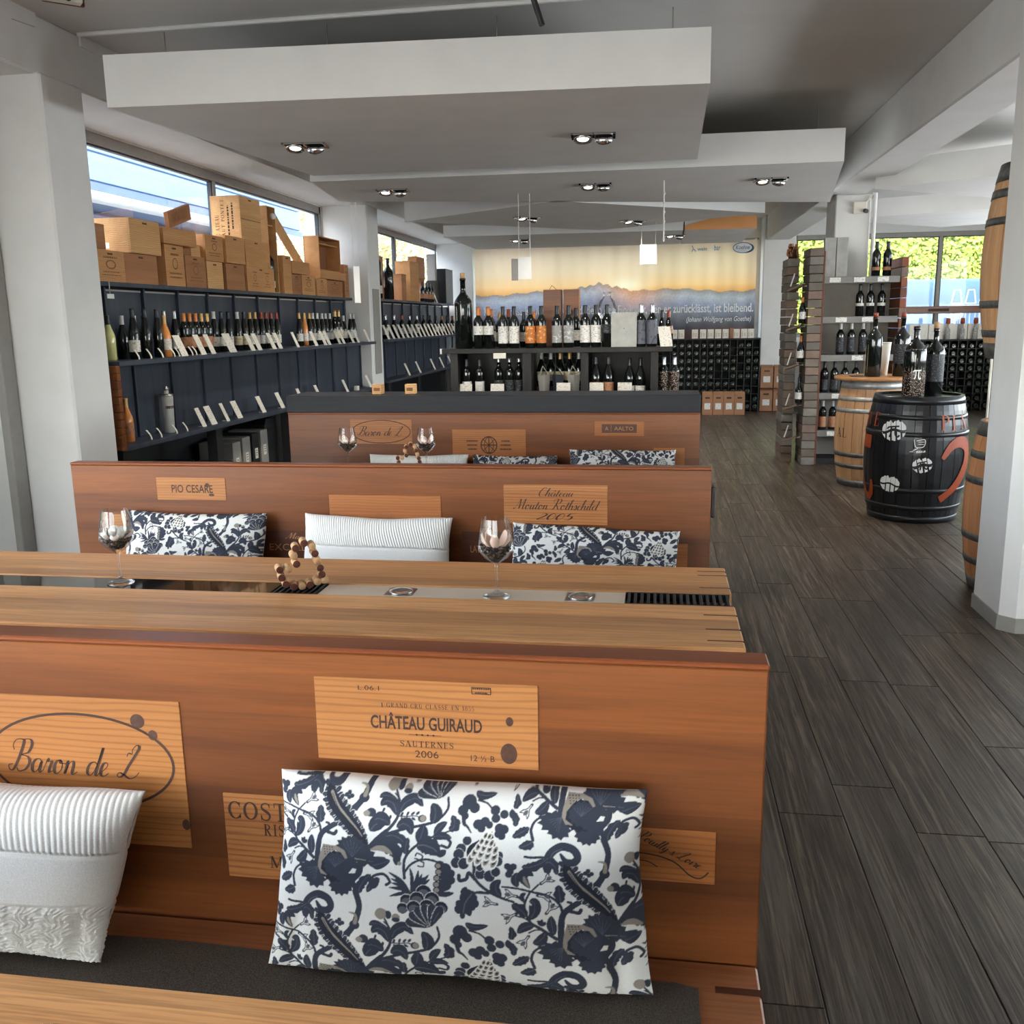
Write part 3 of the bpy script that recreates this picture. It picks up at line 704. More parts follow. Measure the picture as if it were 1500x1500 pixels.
# black hanging rod, cables and small things under the ceiling
t = thing('hanging_rod', 'short black rod hanging slanted from the ceiling above the nearest sail', 'rod', (-0.66, 4.6, 3.2))
MB((-0.66, 4.6, 3.2)).tube((-0.66, 4.6, 3.2), (-0.545, 4.6, 2.865), 0.014, 10).build('shaft', MT['black'], t)
MB((-0.66, 4.6, 3.2)).lathe([(0, 0), (.045, 0), (.045, -.012), (0, -.012)], c=(-0.66, 4.6, 3.2), n=16).build('mount', MT['black'], t)
t = thing('hanging_cable', 'thin beaded cable hanging from the second ceiling sail', 'cable', (0.025, 8.5, 2.7))
MB((0.025, 8.5, 2.7)).tube((0.025, 8.5, 2.7), (0.03, 8.5, 2.20), 0.006, 6).build('cord', MT['white'], t)
for k in range(6): MB((0.025, 8.5, 2.7)).lathe([(0, -.015), (.012, 0), (0, .015)], c=(0.03, 8.5, 2.22 + k * .075), n=8).build('bead', MT['white_warm'], t)
def hanging_sign(x, y, z0, z1, w, ztop, label, rot=0.0, fold=False):
    t = thing('hanging_sign', label, 'sign', (x, y, z1), (0, 0, rot), 'signs hanging on wires')
    MB().box(-w / 2, w / 2, -.004, .004, z0 - z1, 0).build('board', MT['white'], t)
    if fold: MB().box(-w * .95, -w / 2, .0, .05, z0 - z1 - .01, -.015).build('rear_board', MT['frame'], t)
    for s in (-.42, .42): MB().tube((s * w, 0, 0), (s * w, 0, ztop - z1), 0.003, 5).build('wire', MT['white'], t)
hanging_sign(-1.25, 9.0, 1.935, 2.135, 0.125, 2.7, 'white folded sign on wires left, in front of the banner sky', 0.25, True)
hanging_sign(-0.14, 12.0, 2.21, 2.44, 0.2, 2.7, 'white rectangular sign on wires in front of the banner sun')
hanging_sign(-2.95, 9.2, 1.75, 2.1, 0.07, 2.70, 'narrow white label strip hanging beside the crates by the second pier', 0.9)
t = thing('curtain_track', 'white track with brown cover on the ceiling above the front pier', 'rail', (-3.0, 4.75, 3.17), (0, 0, .75))
MB().box(-.25, .1, -.03, .03, -.01, .03, .004).build('track', MT['white_warm'], t)
MB().box(-.08, .12, .03, .05, -.01, .03, .004).build('cover_strip', MT['cherry'], t)
for k in (-.12, .03): MB().tube((k, -.03, 0), (k, -.05, -.005), .012, 8).build('end_stop', MT['black'], t)
t = thing('security_camera', 'small white security camera on the middle column', 'camera', (2.06, 10.745, 2.66))
MB((2.06, 10.745, 2.66)).box(1.99, 2.13, 10.70, 10.75, 2.60, 2.72, .008).build('housing', MT['white_warm'], t)
MB((2.06, 10.745, 2.66)).tube((2.11, 10.70, 2.625), (2.12, 10.66, 2.615), .022, 12).build('lens', MT['black'], t)
MB((2.06, 10.745, 2.66)).tube((2.11, 10.73, 2.70), (2.2, 10.73, 2.8), .01, 8).build('cable', MT['white_warm'], t)
# ------------------------------------------------------------------ cushions
class Raster:
    """Torus-shaped drawing used to colour cloth vertices: half-drop repeat of a floral motif."""
    def __init__(s, W, H, S, bg):
        s.W, s.H, s.S = W, H, S; s.w, s.h = int(round(W * S)), int(round(H * S))
        s.a = np.empty((s.h, s.w, 3), np.float32); s.a[:] = bg; s.off = [(0, 0), (W / 2, H / 2)]
    def poly(s, pts, c):
        p = np.asarray(pts, np.float64)
        for ox, oy in s.off:
            q = (p + (ox, oy)) * s.S
            x0, y0 = np.floor(q.min(0)).astype(int); x1, y1 = np.ceil(q.max(0)).astype(int)
            if x1 <= x0 or y1 <= y0: continue
            X = np.arange(x0, x1) + .5; Y = np.arange(y0, y1) + .5
            wn_ = np.zeros((len(Y), len(X)), np.int16)
            n = len(q)
            for i in range(n):
                ax, ay = q[i]; bx, by = q[(i + 1) % n]
                if ay == by: continue
                lo, hi = (ay, by) if ay < by else (by, ay)
                r = (Y >= lo) & (Y < hi)
                if not r.any(): continue
                xc = ax + (Y[r] - ay) / (by - ay) * (bx - ax)
                wn_[r] += np.where(X[None, :] > xc[:, None], 1 if by > ay else -1, 0).astype(np.int16)
            ys, xs = np.nonzero(wn_)
            s.a[(ys + y0) % s.h, (xs + x0) % s.w] = c
    def line(s, pts, w0, c, n=6):
        P = spline(pts, n); w = (lambda u, d: 1.25 * w0(u, d)) if callable(w0) else w0 * 1.2
        for q in ribbon(P, w): s.poly(q, c)
        for p, ww in ((P[0], w(0, Vector((1, 0))) if callable(w) else w), (P[-1], w(1, Vector((1, 0))) if callable(w) else w)):
            s.disc(p[0], p[1], ww / 2, ww / 2, c, 8)
    def disc(s, x, y, rx, ry, c, n=14, rot=0.0):
        cs, sn = math.cos(rot), math.sin(rot)
        s.poly([(x + rx * math.cos(2 * math.pi * k / n) * cs - ry * math.sin(2 * math.pi * k / n) * sn, y + rx * math.cos(2 * math.pi * k / n) * sn + ry * math.sin(2 * math.pi * k / n) * cs) for k in range(n)], c)
    def leaf(s, pts, w, c, vein=None, lobes=0, peak=0.45, asym=1.0):
        """Leaf along a bent spine; lobes > 0 scallops its edge."""
        w = w * 1.3
        if len(pts) == 2: pts = [pts[0], ((pts[0][0] + pts[1][0]) / 2, (pts[0][1] + pts[1][1]) / 2), pts[1]]
        P = spline(pts, 8); n = len(P); L = []; Rr = []
        for i in range(n):
            t = i / (n - 1); a = Vector(P[max(i - 1, 0)]); b = Vector(P[min(i + 1, n - 1)]); d = (b - a).normalized(); nn = Vector((-d.y, d.x))
            e = (t / peak) if t < peak else (1 - t) / (1 - peak)
            k = math.sin(min(1, max(0, e)) * math.pi / 2) ** .8
            if lobes: k *= .72 + .28 * abs(math.sin(t * lobes * math.pi)) * 1.0
            p = Vector(P[i]); L.append(p + nn * w * .5 * k * asym); Rr.append(p - nn * w * .5 * k)
        s.poly(L + Rr[::-1], c)
        if vein is not None: s.line([P[int(n * .12)], P[n // 3], P[n * 2 // 3], P[int(n * .92)]], lambda u, d: max(.6, w * .07 * (1 - u * .6)), vein)
    def serr(s, x, y, rx, ry, c, n=16, depth=.16, rot=0.0, a0=0, a1=360):
        pts = []
        for k in range(n * 2 + 1):
            a = math.radians(a0 + (a1 - a0) * k / (2 * n)); q = 1 if k % 2 == 0 else 1 - depth
            X, Y = rx * q * math.cos(a), ry * q * math.sin(a)
            pts.append((x + X * math.cos(rot) - Y * math.sin(rot), y + X * math.sin(rot) + Y * math.cos(rot)))
        if abs(a1 - a0) < 360: pts.append((x, y))
        s.poly(pts, c)

def draw_floral():
    BG = srgb(222, 221, 217)[:3]; D = srgb(58, 62, 74)[:3]; D2 = srgb(46, 48, 58)[:3]; G = srgb(92, 94, 102)[:3]; B = srgb(142, 134, 124)[:3]; Wt = srgb(226, 224, 218)[:3]; V = srgb(84, 88, 100)[:3]
    R = Raster(686, 177, 2.6, BG)
    a = lambda *ps: [((x - 810) / 7.5, (y - 870) / 7.5) for x, y in ps]
    c = lambda *ps: [(72 + x / 7.5, -96 + y / 7.5) for x, y in ps]
    d = lambda *ps: [(-108 + x / 5.357, -123 + y / 5.357) for x, y in ps]
    # stems
    R.line(a((745, 1050), (750, 900), (775, 770), (860, 690), (990, 610)), lambda u, q: 7.4 - 1.4 * u, D)
    R.line(a((775, 760), (740, 660), (640, 580), (480, 545), (330, 515), (180, 505)), lambda u, q: 3.4 - 1.5 * u, D)
    R.line(a((800, 720), (870, 740), (930, 750), (950, 720)), 4.2, D); R.line(a((840, 690), (860, 650), (825, 640)), 3, D)
    R.line(a((460, 545), (405, 680), (450, 840), (560, 920), (700, 1020)), lambda u, q: 2.2 + 1.8 * u, D)
    R.line(a((640, 1075), (500, 1140), (450, 1240), (475, 1350)), lambda u, q: 2 + 1.8 * u, D)
    R.line(a((1250, 1060), (1240, 1140), (1170, 1230), (1230, 1330)), 6.5, D)
    R.line(d((860, 40), (895, 130), (890, 200), (860, 290), (810, 360), (750, 400)), lambda u, q: 7.2, D)
    R.line(a((1300, 890), (1400, 765), (1500, 670)), 4.4, D)
    R.line(c((0, 690), (120, 560), (210, 450), (255, 340), (240, 210), (190, 110)), lambda u, q: 4.4 - 2 * u, D)
    R.line(c((150, 560), (340, 490), (560, 430), (680, 375), (765, 260), (750, 150)), lambda u, q: 3.8 - 1.2 * u, D)
    R.line(c((385, 1000), (370, 820), (440, 700), (560, 600), (700, 535), (830, 480)), lambda u, q: 3.8 - 2 * u, D)
    R.line(c((390, 930), (450, 850), (560, 798), (680, 800), (800, 850)), lambda u, q: 2.6, D)
    R.line(c((480, 790), (545, 800), (560, 760), (500, 735), (485, 765)), 1.8, D); R.line(c((520, 865), (575, 870), (580, 830), (545, 815)), 1.8, D)
    R.line(c((1110, 810), (1135, 960), (1260, 1065), (1400, 1130), (1520, 1165)), lambda u, q: 4 - 1.6 * u, D)
    R.line(c((1080, 160), (1180, 185), (1250, 250)), 2.2, D); R.line(c((1270, 1090), (1150, 1090), (1070, 1140)), 3, D)
    R.line(c((250, 360), (330, 360), (430, 350), (480, 360)), 1.4, D); R.line(a((1380, 490), (1450, 500), (1520, 560)), 1.8, D)
    R.line(a((480, 530), (540, 470)), 2, D); R.line(a((330, 590), (400, 650)), 1.8, D); R.line(a((320, 790), (400, 810), (470, 860)), 1.8, D); R.line(a((440, 960), (500, 930), (570, 930)), 1.8, D)
    R.line(a((1150, 490), (1200, 400)), 1.4, D); R.line(c((180, 140), (250, 200)), 1.6, D)
    # acanthus with its curled tip
    lf = a((865, 205), (825, 290), (870, 400), (970, 505), (1080, 605), (1185, 715), (1265, 815), (1315, 910))
    R.leaf(lf, 23, D, None, 0, .42)
    for k in range(12):
        t = .06 + .068 * k; i = t * (len(lf) - 1); j = int(i); f = i - j; x = lf[j][0] * (1 - f) + lf[j + 1][0] * f; y = lf[j][1] * (1 - f) + lf[j + 1][1] * f
        d_ = Vector((lf[j + 1][0] - lf[j][0], lf[j + 1][1] - lf[j][1])).normalized(); an = math.atan2(d_.y, d_.x)
        w = 14.5 * math.sin(min(1, (t + .10) / .42) * 1.57) * (1 - max(0, t - .5) * 1.5)
        for sg, cc in ((-1, D), (1, D)):
            ax = an - 2.0 * sg * -1; px_, py_ = x - d_.y * sg * w * .72, y + d_.x * sg * w * .72
            R.disc(px_, py_, 6.6 * (.6 + .4 * w / 13.5), 4.0, BG, 10, an + sg * 1.9); R.disc(px_, py_, 6.0 * (.6 + .4 * w / 13.5), 3.4, cc, 10, an + sg * 1.9)
            R.line([(x, y), (px_, py_)], .5, V, 2)
    R.leaf(lf, 15, D2, None, 0, .42)
    R.line(a((845, 330), (940, 460), (1050, 560), (1170, 670), (1240, 750)), lambda u, q: 3.4 - 2.2 * u, B)
    R.line(a((850, 340), (960, 500), (1100, 630), (1250, 800)), .9, D2)
    R.line(d((450, 260), (462, 160), (540, 95), (630, 110), (668, 165), (640, 205), (585, 200), (545, 150)), lambda u, q: 9.5 * (1 - .15 * u) if u < .8 else 9 * (1 - u) * 3 + 3, D)
    R.line(d((465, 200), (490, 140), (550, 110)), 1.0, G)
    # peony
    R.serr(*a((1150, 900))[0], 27, 19, D, 15, .16, .3); R.serr(*a((1290, 960))[0], 17, 15, D, 9, .25, .2)
    R.serr(*a((700, 1165))[0], 27, 17, D, 11, .24, .15); R.serr(*a((740, 1240))[0], 18, 14, D, 9, .26)
    R.serr(*a((1040, 1270))[0], 20, 17, D, 13, .18); R.serr(*a((960, 1090))[0], 25, 23, D2, 15, .12)
    R.serr(*a((1100, 1120))[0], 20, 22, D, 13, .14)
    R.poly(a((808, 865), (960, 872), (1060, 915), (1098, 990), (1076, 1005), (1020, 940), (940, 918), (870, 965), (806, 1050), (796, 1130), (880, 1190), (800, 1180), (757, 1100), (768, 1000)), B)
    for k in range(14): R.disc(*a((822 + (k % 4) * 32 + (k // 4) * 6, 892 + (k // 4) * 26))[0], 1.1, .9, D2, 6)
    R.serr(*a((965, 1075))[0], 19, 18, D, 13, .14)
    for k in range(7): R.line(a((960, 1100), (880 + 30 * k, 990 + 8 * abs(k - 3))), .55, V, 2)
    for k in range(6): R.line(a((1150, 980), (1040 + 40 * k, 800 + 20 * abs(k - 2))), .55, V, 2); R.line(a((760, 1110), (620 + 22 * k, 1140 + 26 * k)), .5, V, 2)
    R.line(a((1180, 990), (1300, 1000)), 1.0, B)
    R.poly(a((1120, 1150), (1160, 1095), (1205, 1100), (1190, 1145)), BG)
    # buds and small leaves, left group
    R.disc(*a((1210, 355))[0], 7.6, 6.6, D); R.line(a((1215, 330), (1225, 280), (1205, 240), (1150, 230)), lambda u, q: 5 - 3.6 * u, B)
    for x, y in ((1010, 345), (1040, 320), (1075, 350), (1045, 365)): R.disc(*a((x, y))[0], 3.4, 3.2, D, 8)
    R.disc(*a((1310, 495))[0], 7.4, 6.4, D); R.disc(*a((1262, 508))[0], 5, 4.2, B, 10)
    R.leaf(a((1320, 690), (1400, 590), (1510, 560)), 17, D, V); R.leaf(a((1330, 880), (1420, 820), (1540, 810)), 9, D); R.leaf(a((1340, 885), (1440, 860), (1540, 890)), 6, B)
    R.leaf(a((1245, 1350), (1270, 1240), (1370, 1140)), 12, D, V, 4); R.leaf(a((1330, 1330), (1400, 1220), (1470, 1180)), 10, D, V, 3)
    R.leaf(a((1320, 1000), (1410, 1010), (1520, 960)), 12, D, V)
    R.leaf(a((340, 500), (310, 430), (335, 355)), 9, D, V); R.leaf(a((460, 510), (400, 430), (390, 380), (440, 355), (495, 385)), 11, D, None); R.leaf(a((450, 500), (405, 430), (400, 390)), 3.6, B)
    R.leaf(a((445, 830), (500, 740), (500, 650), (450, 640)), 12, D, V); R.leaf(a((420, 800), (360, 720), (275, 680)), 13, D, V, 3)
    R.leaf(a((680, 980), (660, 880), (660, 780)), 10, D, V); R.leaf(a((490, 890), (400, 900), (330, 970)), 10, D, V); R.leaf(a((600, 950), (550, 1040), (470, 1070)), 11, D, V)
    R.leaf(a((760, 650), (745, 560), (738, 465)), 13, D, V, 3); R.leaf(a((400, 640), (380, 590), (420, 555)), 5, D)
    R.leaf(a((560, 890), (540, 850), (520, 840)), 4, D); R.leaf(a((560, 890), (590, 860), (595, 840)), 4, D); R.leaf(a((560, 880), (565, 840), (570, 815)), 3, D)
    R.leaf(a((370, 300), (500, 290), (650, 190)), 11, D, G, 5); R.leaf(a((600, 250), (690, 250), (725, 365)), 11, D, V, 4); R.line(a((400, 195), (470, 200), (600, 190)), 3, D)
    R.leaf(a((260, 1330), (360, 1270), (430, 1220)), 11, D, V, 5); R.leaf(a((470, 1360), (430, 1400), (330, 1430)), 12, D, G, 5)
    R.leaf(a((250, 1040), (280, 980), (260, 900)), 9, D, V, 3); R.leaf(a((280, 1220), (280, 1140), (255, 1070)), 9, D, V, 3)
    for x, y in ((230, 300), (290, 300), (260, 350), (245, 380)): R.disc(*a((x, y))[0], 5, 4.6, D, 10)
    def bell(x, y, ang, k=1.0):
        cx, cy = a((x, y))[0]; cs, sn = math.cos(ang), math.sin(ang)
        T = lambda *ps: [(cx + (px * cs - py * sn) * k, cy + (px * sn + py * cs) * k) for px, py in ps]
        R.line(T((-9, -1.5), (-2, -1.5), (4, -5.5), (9, -7)), 1.2, D); R.line(T((-9, 1.5), (-2, 1.5), (4, 5.5), (9, 7)), 1.2, D); R.line(T((9, -7), (6, -2), (8, 0), (6, 2), (9, 7)), 1.1, D)
        R.poly(T((-1, 0), (4, -3.4), (6.5, 0), (4, 3.4)), G); R.disc(*T((-9.5, 0))[0], 2, 1.6, D, 8)
    for x, y, an in ((620, 420, -.6), (600, 585, .1), (270, 585, 3.3), (655, 705, -.9), (260, 800, 2.7), (395, 1050, 2.2)): bell(x, y, an)
    cb = c((1290, 1185))[0]; 
    bell((cb[0] * 7.5 + 810), (cb[1] * 7.5 + 870), 3.3)
    # branch leaves in the middle
    R.leaf(c((245, 360), (180, 240), (100, 220), (50, 270)), 13, D, V); R.leaf(c((260, 330), (310, 220), (410, 175), (500, 250)), 12, D, V)
    R.leaf(c((0, 420), (80, 400), (180, 460)), 15, D, V); R.leaf(c((20, 190), (90, 160), (220, 200)), 6, D, V)
    for x, y, an in ((290, 340, 1.2), (300, 390, -.6), (350, 330, 1.2), (360, 385, -.7), (405, 325, .8), (420, 380, -.5), (455, 320, .9), (90, 310, 1.2), (70, 370, .2), (170, 380, 1.4)):
        x0, y0 = c((x, y))[0]; R.disc(x0, y0, 3.6, 1.9, D, 8, -an)
    R.disc(*c((510, 372))[0], 6.2, 5.4, D, 12); R.disc(*c((518, 372))[0], 4.4, 4.2, B, 10)
    R.disc(*c((310, 85))[0], 6, 5.4, B, 12); R.disc(*c((310, 110))[0], 6, 3.4, D, 12); R.leaf(c((80, 70), (150, 60), (230, 60)), 12, B); R.leaf(c((220, 110), (230, 60), (200, 30)), 7, D)
    R.leaf(c((620, 420), (650, 310), (590, 210)), 14, D, V); R.leaf(c((500, 630), (530, 530), (540, 440)), 14, D, V); R.leaf(c((660, 540), (710, 450), (780, 390)), 9, D, V)
    R.leaf(c((810, 480), (870, 420), (820, 320)), 13, D, V, 4); R.leaf(c((640, 560), (740, 540), (850, 560)), 9, D, V); R.line(c((750, 640), (820, 655), (840, 600), (790, 560)), 3.4, D)
    R.leaf(c((480, 660), (620, 650), (740, 740)), 22, D, G, 6); R.leaf(c((700, 740), (760, 720), (805, 685)), 8, D)
    R.leaf(c((250, 480), (360, 430), (420, 550)), 13, D, V); R.leaf(c((0, 720), (130, 660), (270, 740), (290, 880)), 19, D, None, 5); R.leaf(c((10, 720), (130, 715), (240, 770)), 6.5, B); R.disc(*c((320, 855))[0], 3.4, 3, B, 8)
    R.leaf(c((120, 590), (230, 570), (330, 620), (370, 740)), 12, D, V, 4); R.leaf(c((380, 760), (370, 670), (390, 580)), 10, D, V, 3); R.leaf(c((20, 900), (100, 880), (220, 830)), 11, D, V)
    R.line(c((0, 1060), (60, 1000), (160, 980), (230, 1050), (190, 1085)), 3.4, D); R.leaf(c((0, 1090), (50, 1080), (110, 1040)), 12, D)
    # second acanthus, grass, shell flower
    R.leaf(c((720, 800), (830, 900), (840, 1010), (740, 1130)), 17, D, None, 6, .5, 1.3)
    for k, (x, y) in enumerate(((735, 850), (745, 910), (730, 975), (730, 1040), (735, 1095))): R.disc(*c((x, y))[0], 5.2, 4.6, D2, 10); R.disc(*c((x, y))[0], 3.8, 3.2, B, 10)
    R.leaf(c((740, 1140), (830, 1130), (920, 1110)), 6, D)
    for x, y in ((205, 950), (235, 1015), (245, 1060), (220, 1110), (230, 1200), (435, 890), (530, 905), (645, 945), (660, 990), (575, 940)):
        R.leaf(c((465, 1160), ((465 + x) / 2 + 18, (1160 + y) / 2 - 20), (x, y)), 4.2, D)
    R.leaf(c((530, 1060), (580, 1010), (620, 970)), 5, D)
    for x, y, r in ((600, 1130, 84), (420, 1225, 70), (530, 1200, 78), (690, 1190, 78), (790, 1270, 70), (380, 1310, 62), (640, 1270, 78), (500, 1290, 74), (740, 1340, 66)):
        R.disc(*c((x, y))[0], r / 7.5 + .6, r / 8.2 + .6, Wt); R.disc(*c((x, y))[0], r / 7.5, r / 8.4, D2); R.disc(*c((x, y + 18))[0], r / 9.5, r / 12, G, 10)
    sc = c((680, 1478))[0]
    for k, an in enumerate((-2.98, -2.6, -2.22, -1.86, -1.5, -1.12)):
        for ww, cc in ((13.4, Wt), (12.0, D)): R.leaf([(sc[0], sc[1]), (sc[0] + 17 * math.cos(an), sc[1] + 16 * math.sin(an)), (sc[0] + 36 * math.cos(an), sc[1] + 32 * math.sin(an))], ww * .8, cc, None, 0, .78)
        R.line([(sc[0] + 9 * math.cos(an), sc[1] + 8 * math.sin(an)), (sc[0] + 26 * math.cos(an), sc[1] + 23 * math.sin(an))], .8, G, 2)
    # artichoke with its ring of petals and ivy
    for x, y, r in ((1015, 575, 48), (960, 660, 54), (940, 720, 58), (920, 805, 55), (1000, 810, 58), (1360, 710, 44), (1350, 770, 52), (1180, 905, 54), (1275, 920, 58), (1335, 875, 48), (1170, 835, 40)):
        R.disc(*c((x, y))[0], r / 7.5 + .5, r / 7.5 + .5, BG); R.disc(*c((x, y))[0], r / 7.5, r / 7.5, D)
    R.poly([p for p in spline(c((1270, 465), (1170, 540), (1050, 620), (1020, 700), (1070, 790), (1180, 830), (1290, 790), (1330, 690), (1310, 590), (1275, 490), (1270, 465)), 4)], D2)
    for row in range(5):
        for k in range(4 - (row > 2) - (row > 3)):
            x = 1075 + row * 32 + k * (78 - row * 9); y = 745 - row * 58 + k * (14 - row * 2)
            px, py = c((x, y))[0]; sz = 1.28 - row * .12
            for g, cc in ((1.0, Wt), (.68, B), (.36, D2)): R.disc(px, py, 4.3 * sz * g, 8.2 * sz * g, cc, 10, .42)
    for x, y, r in ((985, 180, 78), (930, 265, 58), (1050, 235, 56), (960, 320, 40)): R.disc(*c((x, y))[0], r / 7.5, r / 7.8, D)
    R.line(c((950, 330), (960, 400), (1000, 430), (1045, 490)), lambda u, q: 5.5 - 4 * u, D)
    for x, y, r in ((1275, 250, 52), (1290, 330, 48), (1375, 285, 46), (1110, 400, 54), (1180, 370, 52), (1150, 440, 44), (1230, 400, 40), (1340, 430, 52), (1390, 440, 50), (1370, 510, 42), (1330, 490, 40)):
        R.disc(*c((x, y))[0], r / 7.5, r / 7.5, D)
    R.leaf(c((1400, 1120), (1330, 1030), (1390, 950)), 11, D, V); R.line(c((1130, 960), (1060, 900), (1040, 960), (970, 980), (960, 930)), 4.2, D)
    for k, (x, y) in enumerate(((1000, 1060), (1070, 1060), (980, 1130), (1160, 1130), (940, 1230), (1180, 1190), (930, 1290), (1140, 1220), (1110, 1290))): R.leaf(c((1060 - 4 * k, 1110 + 22 * k), (x, y)), 9, D, None, 0, .7)
    R.line(c((1110, 1100), (1040, 1190), (1010, 1340)), 6, D); R.line(c((1100, 1110), (1040, 1200), (1020, 1300)), 1.4, G)
    # end sprigs of the next repeat
    R.leaf(c((1040, 80), (1120, 120), (1270, 90)), 8, D, V); R.leaf(c((1450, 230), (1470, 290), (1530, 300)), 8, D)
    return R
FL = draw_floral()

def cushion_mesh(name, w, h, th, nu, nv, mats, floral=None, seed=1, ear=0.035, bands=False, wr=1.0, taper=0.0):
    """Stuffed cushion standing in the XZ plane, bottom edge on z = 0, front towards -Y."""
    R = random.Random(seed)
    u = np.linspace(-1, 1, nu); v = np.linspace(-1, 1, nv); U, V = np.meshgrid(u, v)
    def nse(k, f):
        q = random.Random(seed * 31 + k); s = np.zeros_like(U)
        for _ in range(7):
            a, b, ph, am = q.uniform(-f, f), q.uniform(-f, f), q.uniform(0, 6.3), q.uniform(.3, 1)
            s += am * np.sin(a * U * 3 + b * V * 3 + ph)
        return s / 3.5
    edge = (1 - np.abs(U) ** 2.6) * (1 - np.abs(V) ** 2.6)
    T = th * np.clip(edge, 0, 1) ** 0.42
    px = U * (w / 2) * (1 - ear * 1.1 * (1 - V ** 2) * np.abs(U) ** 3) + .008 * nse(1, 1.3) * (1 - U ** 2) * wr
    pz = V * (h / 2) * (1 - ear * 1.3 * (1 - U ** 2) ** .8 * np.abs(V) ** 3) + .010 * nse(2, 1.2) * (1 - V ** 2) * wr
    px = px + .006 * nse(5, 2.2) * np.abs(U) ** 4 * wr; pz = pz + .009 * nse(6, 2.0) * np.abs(V) ** 4 * wr
    px = px * (1 + taper * V)
    corner = (np.abs(U) * np.abs(V)) ** 6
    T = T * (1 + .05 * nse(3, 1.5)) + .0035 * wr * nse(4, 3.0) * np.clip(edge, 0, 1) ** .3
    fold = np.exp(-((np.abs(U) - .86 - .05 * nse(8, 1)) / .05) ** 2) * np.exp(-((V + .75) / .3) ** 2)
    T = T * (1 - .35 * fold)
    if bands:
        t01 = (V + 1) / 2
        top = t01 > .63; bot = t01 < .34
        rib = np.abs(np.sin((U + .16 * V) * w * 165)); T = T + np.where(top, .0024 * rib, 0)
        T = T - .006 * np.exp(-((t01 - .63) / .012) ** 2) - .006 * np.exp(-((t01 - .34) / .012) ** 2)
        sq = np.sin(60 * U + 3.2 * np.sin(31 * V + 2) + 2.4 * np.sin(27 * U)) * np.sin(52 * V + 3.4 * np.sin(29 * U) + 1)
        T = T + np.where(bot, .0026 * np.clip(sq * 2.5, -1, 1) + .007 * nse(9, 4), 0)
    F = np.stack([px, -T, pz + h / 2], -1).reshape(-1, 3)
    st = 1 if not floral else 3
    Bk = np.stack([px, T * .8, pz + h / 2], -1)[::st, ::st] if False else np.stack([px, T * .8, pz + h / 2], -1)
    iu = np.arange(nu * nv).reshape(nv, nu)
    q = np.stack([iu[:-1, :-1], iu[:-1, 1:], iu[1:, 1:], iu[1:, :-1]], -1).reshape(-1, 4)
    # back side: every fourth row and column
    su = list(range(0, nu - 1, 4)) + [nu - 1]; sv = list(range(0, nv - 1, 4)) + [nv - 1]
    Bs = Bk[np.ix_(sv, su)].reshape(-1, 3); ib = np.arange(len(su) * len(sv)).reshape(len(sv), len(su)) + nu * nv
    qb = np.stack([ib[:-1, :-1], ib[1:, :-1], ib[1:, 1:], ib[:-1, 1:]], -1).reshape(-1, 4)
    verts = np.concatenate([F, Bs]); faces = np.concatenate([q, qb])
    me = bpy.data.meshes.new(name)
    me.vertices.add(len(verts)); me.vertices.foreach_set('co', verts.astype(np.float32).ravel())
    me.loops.add(len(faces) * 4); me.loops.foreach_set('vertex_index', faces.astype(np.int32).ravel())
    me.polygons.add(len(faces)); me.polygons.foreach_set('loop_start', np.arange(len(faces), dtype=np.int32) * 4); me.polygons.foreach_set('loop_total', np.full(len(faces), 4, np.int32))
    me.polygons.foreach_set('use_smooth', np.ones(len(faces), bool))
    me.materials.append(mats); me.update(calc_edges=True)
    if floral is not None:
        X0, Y0, kx = floral      # pattern origin (left, top) and pattern units per metre
        X = X0 + (U + 1) / 2 * w * kx; Y = Y0 + (1 - V) / 2 * h * kx
        S = FL.S; acc = 0
        for dx in (-.3, .3):
            for dy in (-.3, .3):
                acc = acc + FL.a[np.floor((Y + dy) * S).astype(int) % FL.h, np.floor((X + dx) * S).astype(int) % FL.w]
        colr = np.ones((len(verts), 4), np.float32); colr[:nu * nv, :3] = (acc / 4).reshape(-1, 3); colr[nu * nv:, :3] = srgb(214, 212, 206)[:3]
        ca = me.color_attributes.new('Col', 'FLOAT_COLOR', 'POINT'); ca.data.foreach_set('color', colr.ravel())
    return me
def put_cushion(me, x, y, z, lean, label, rz=0.0, roll=0.0):
    o = link('cushion', me, None, (x, y, z), (lean, roll, rz)); o['label'] = label; o['category'] = 'cushion'; o['group'] = 'cushions on the benches'; return o

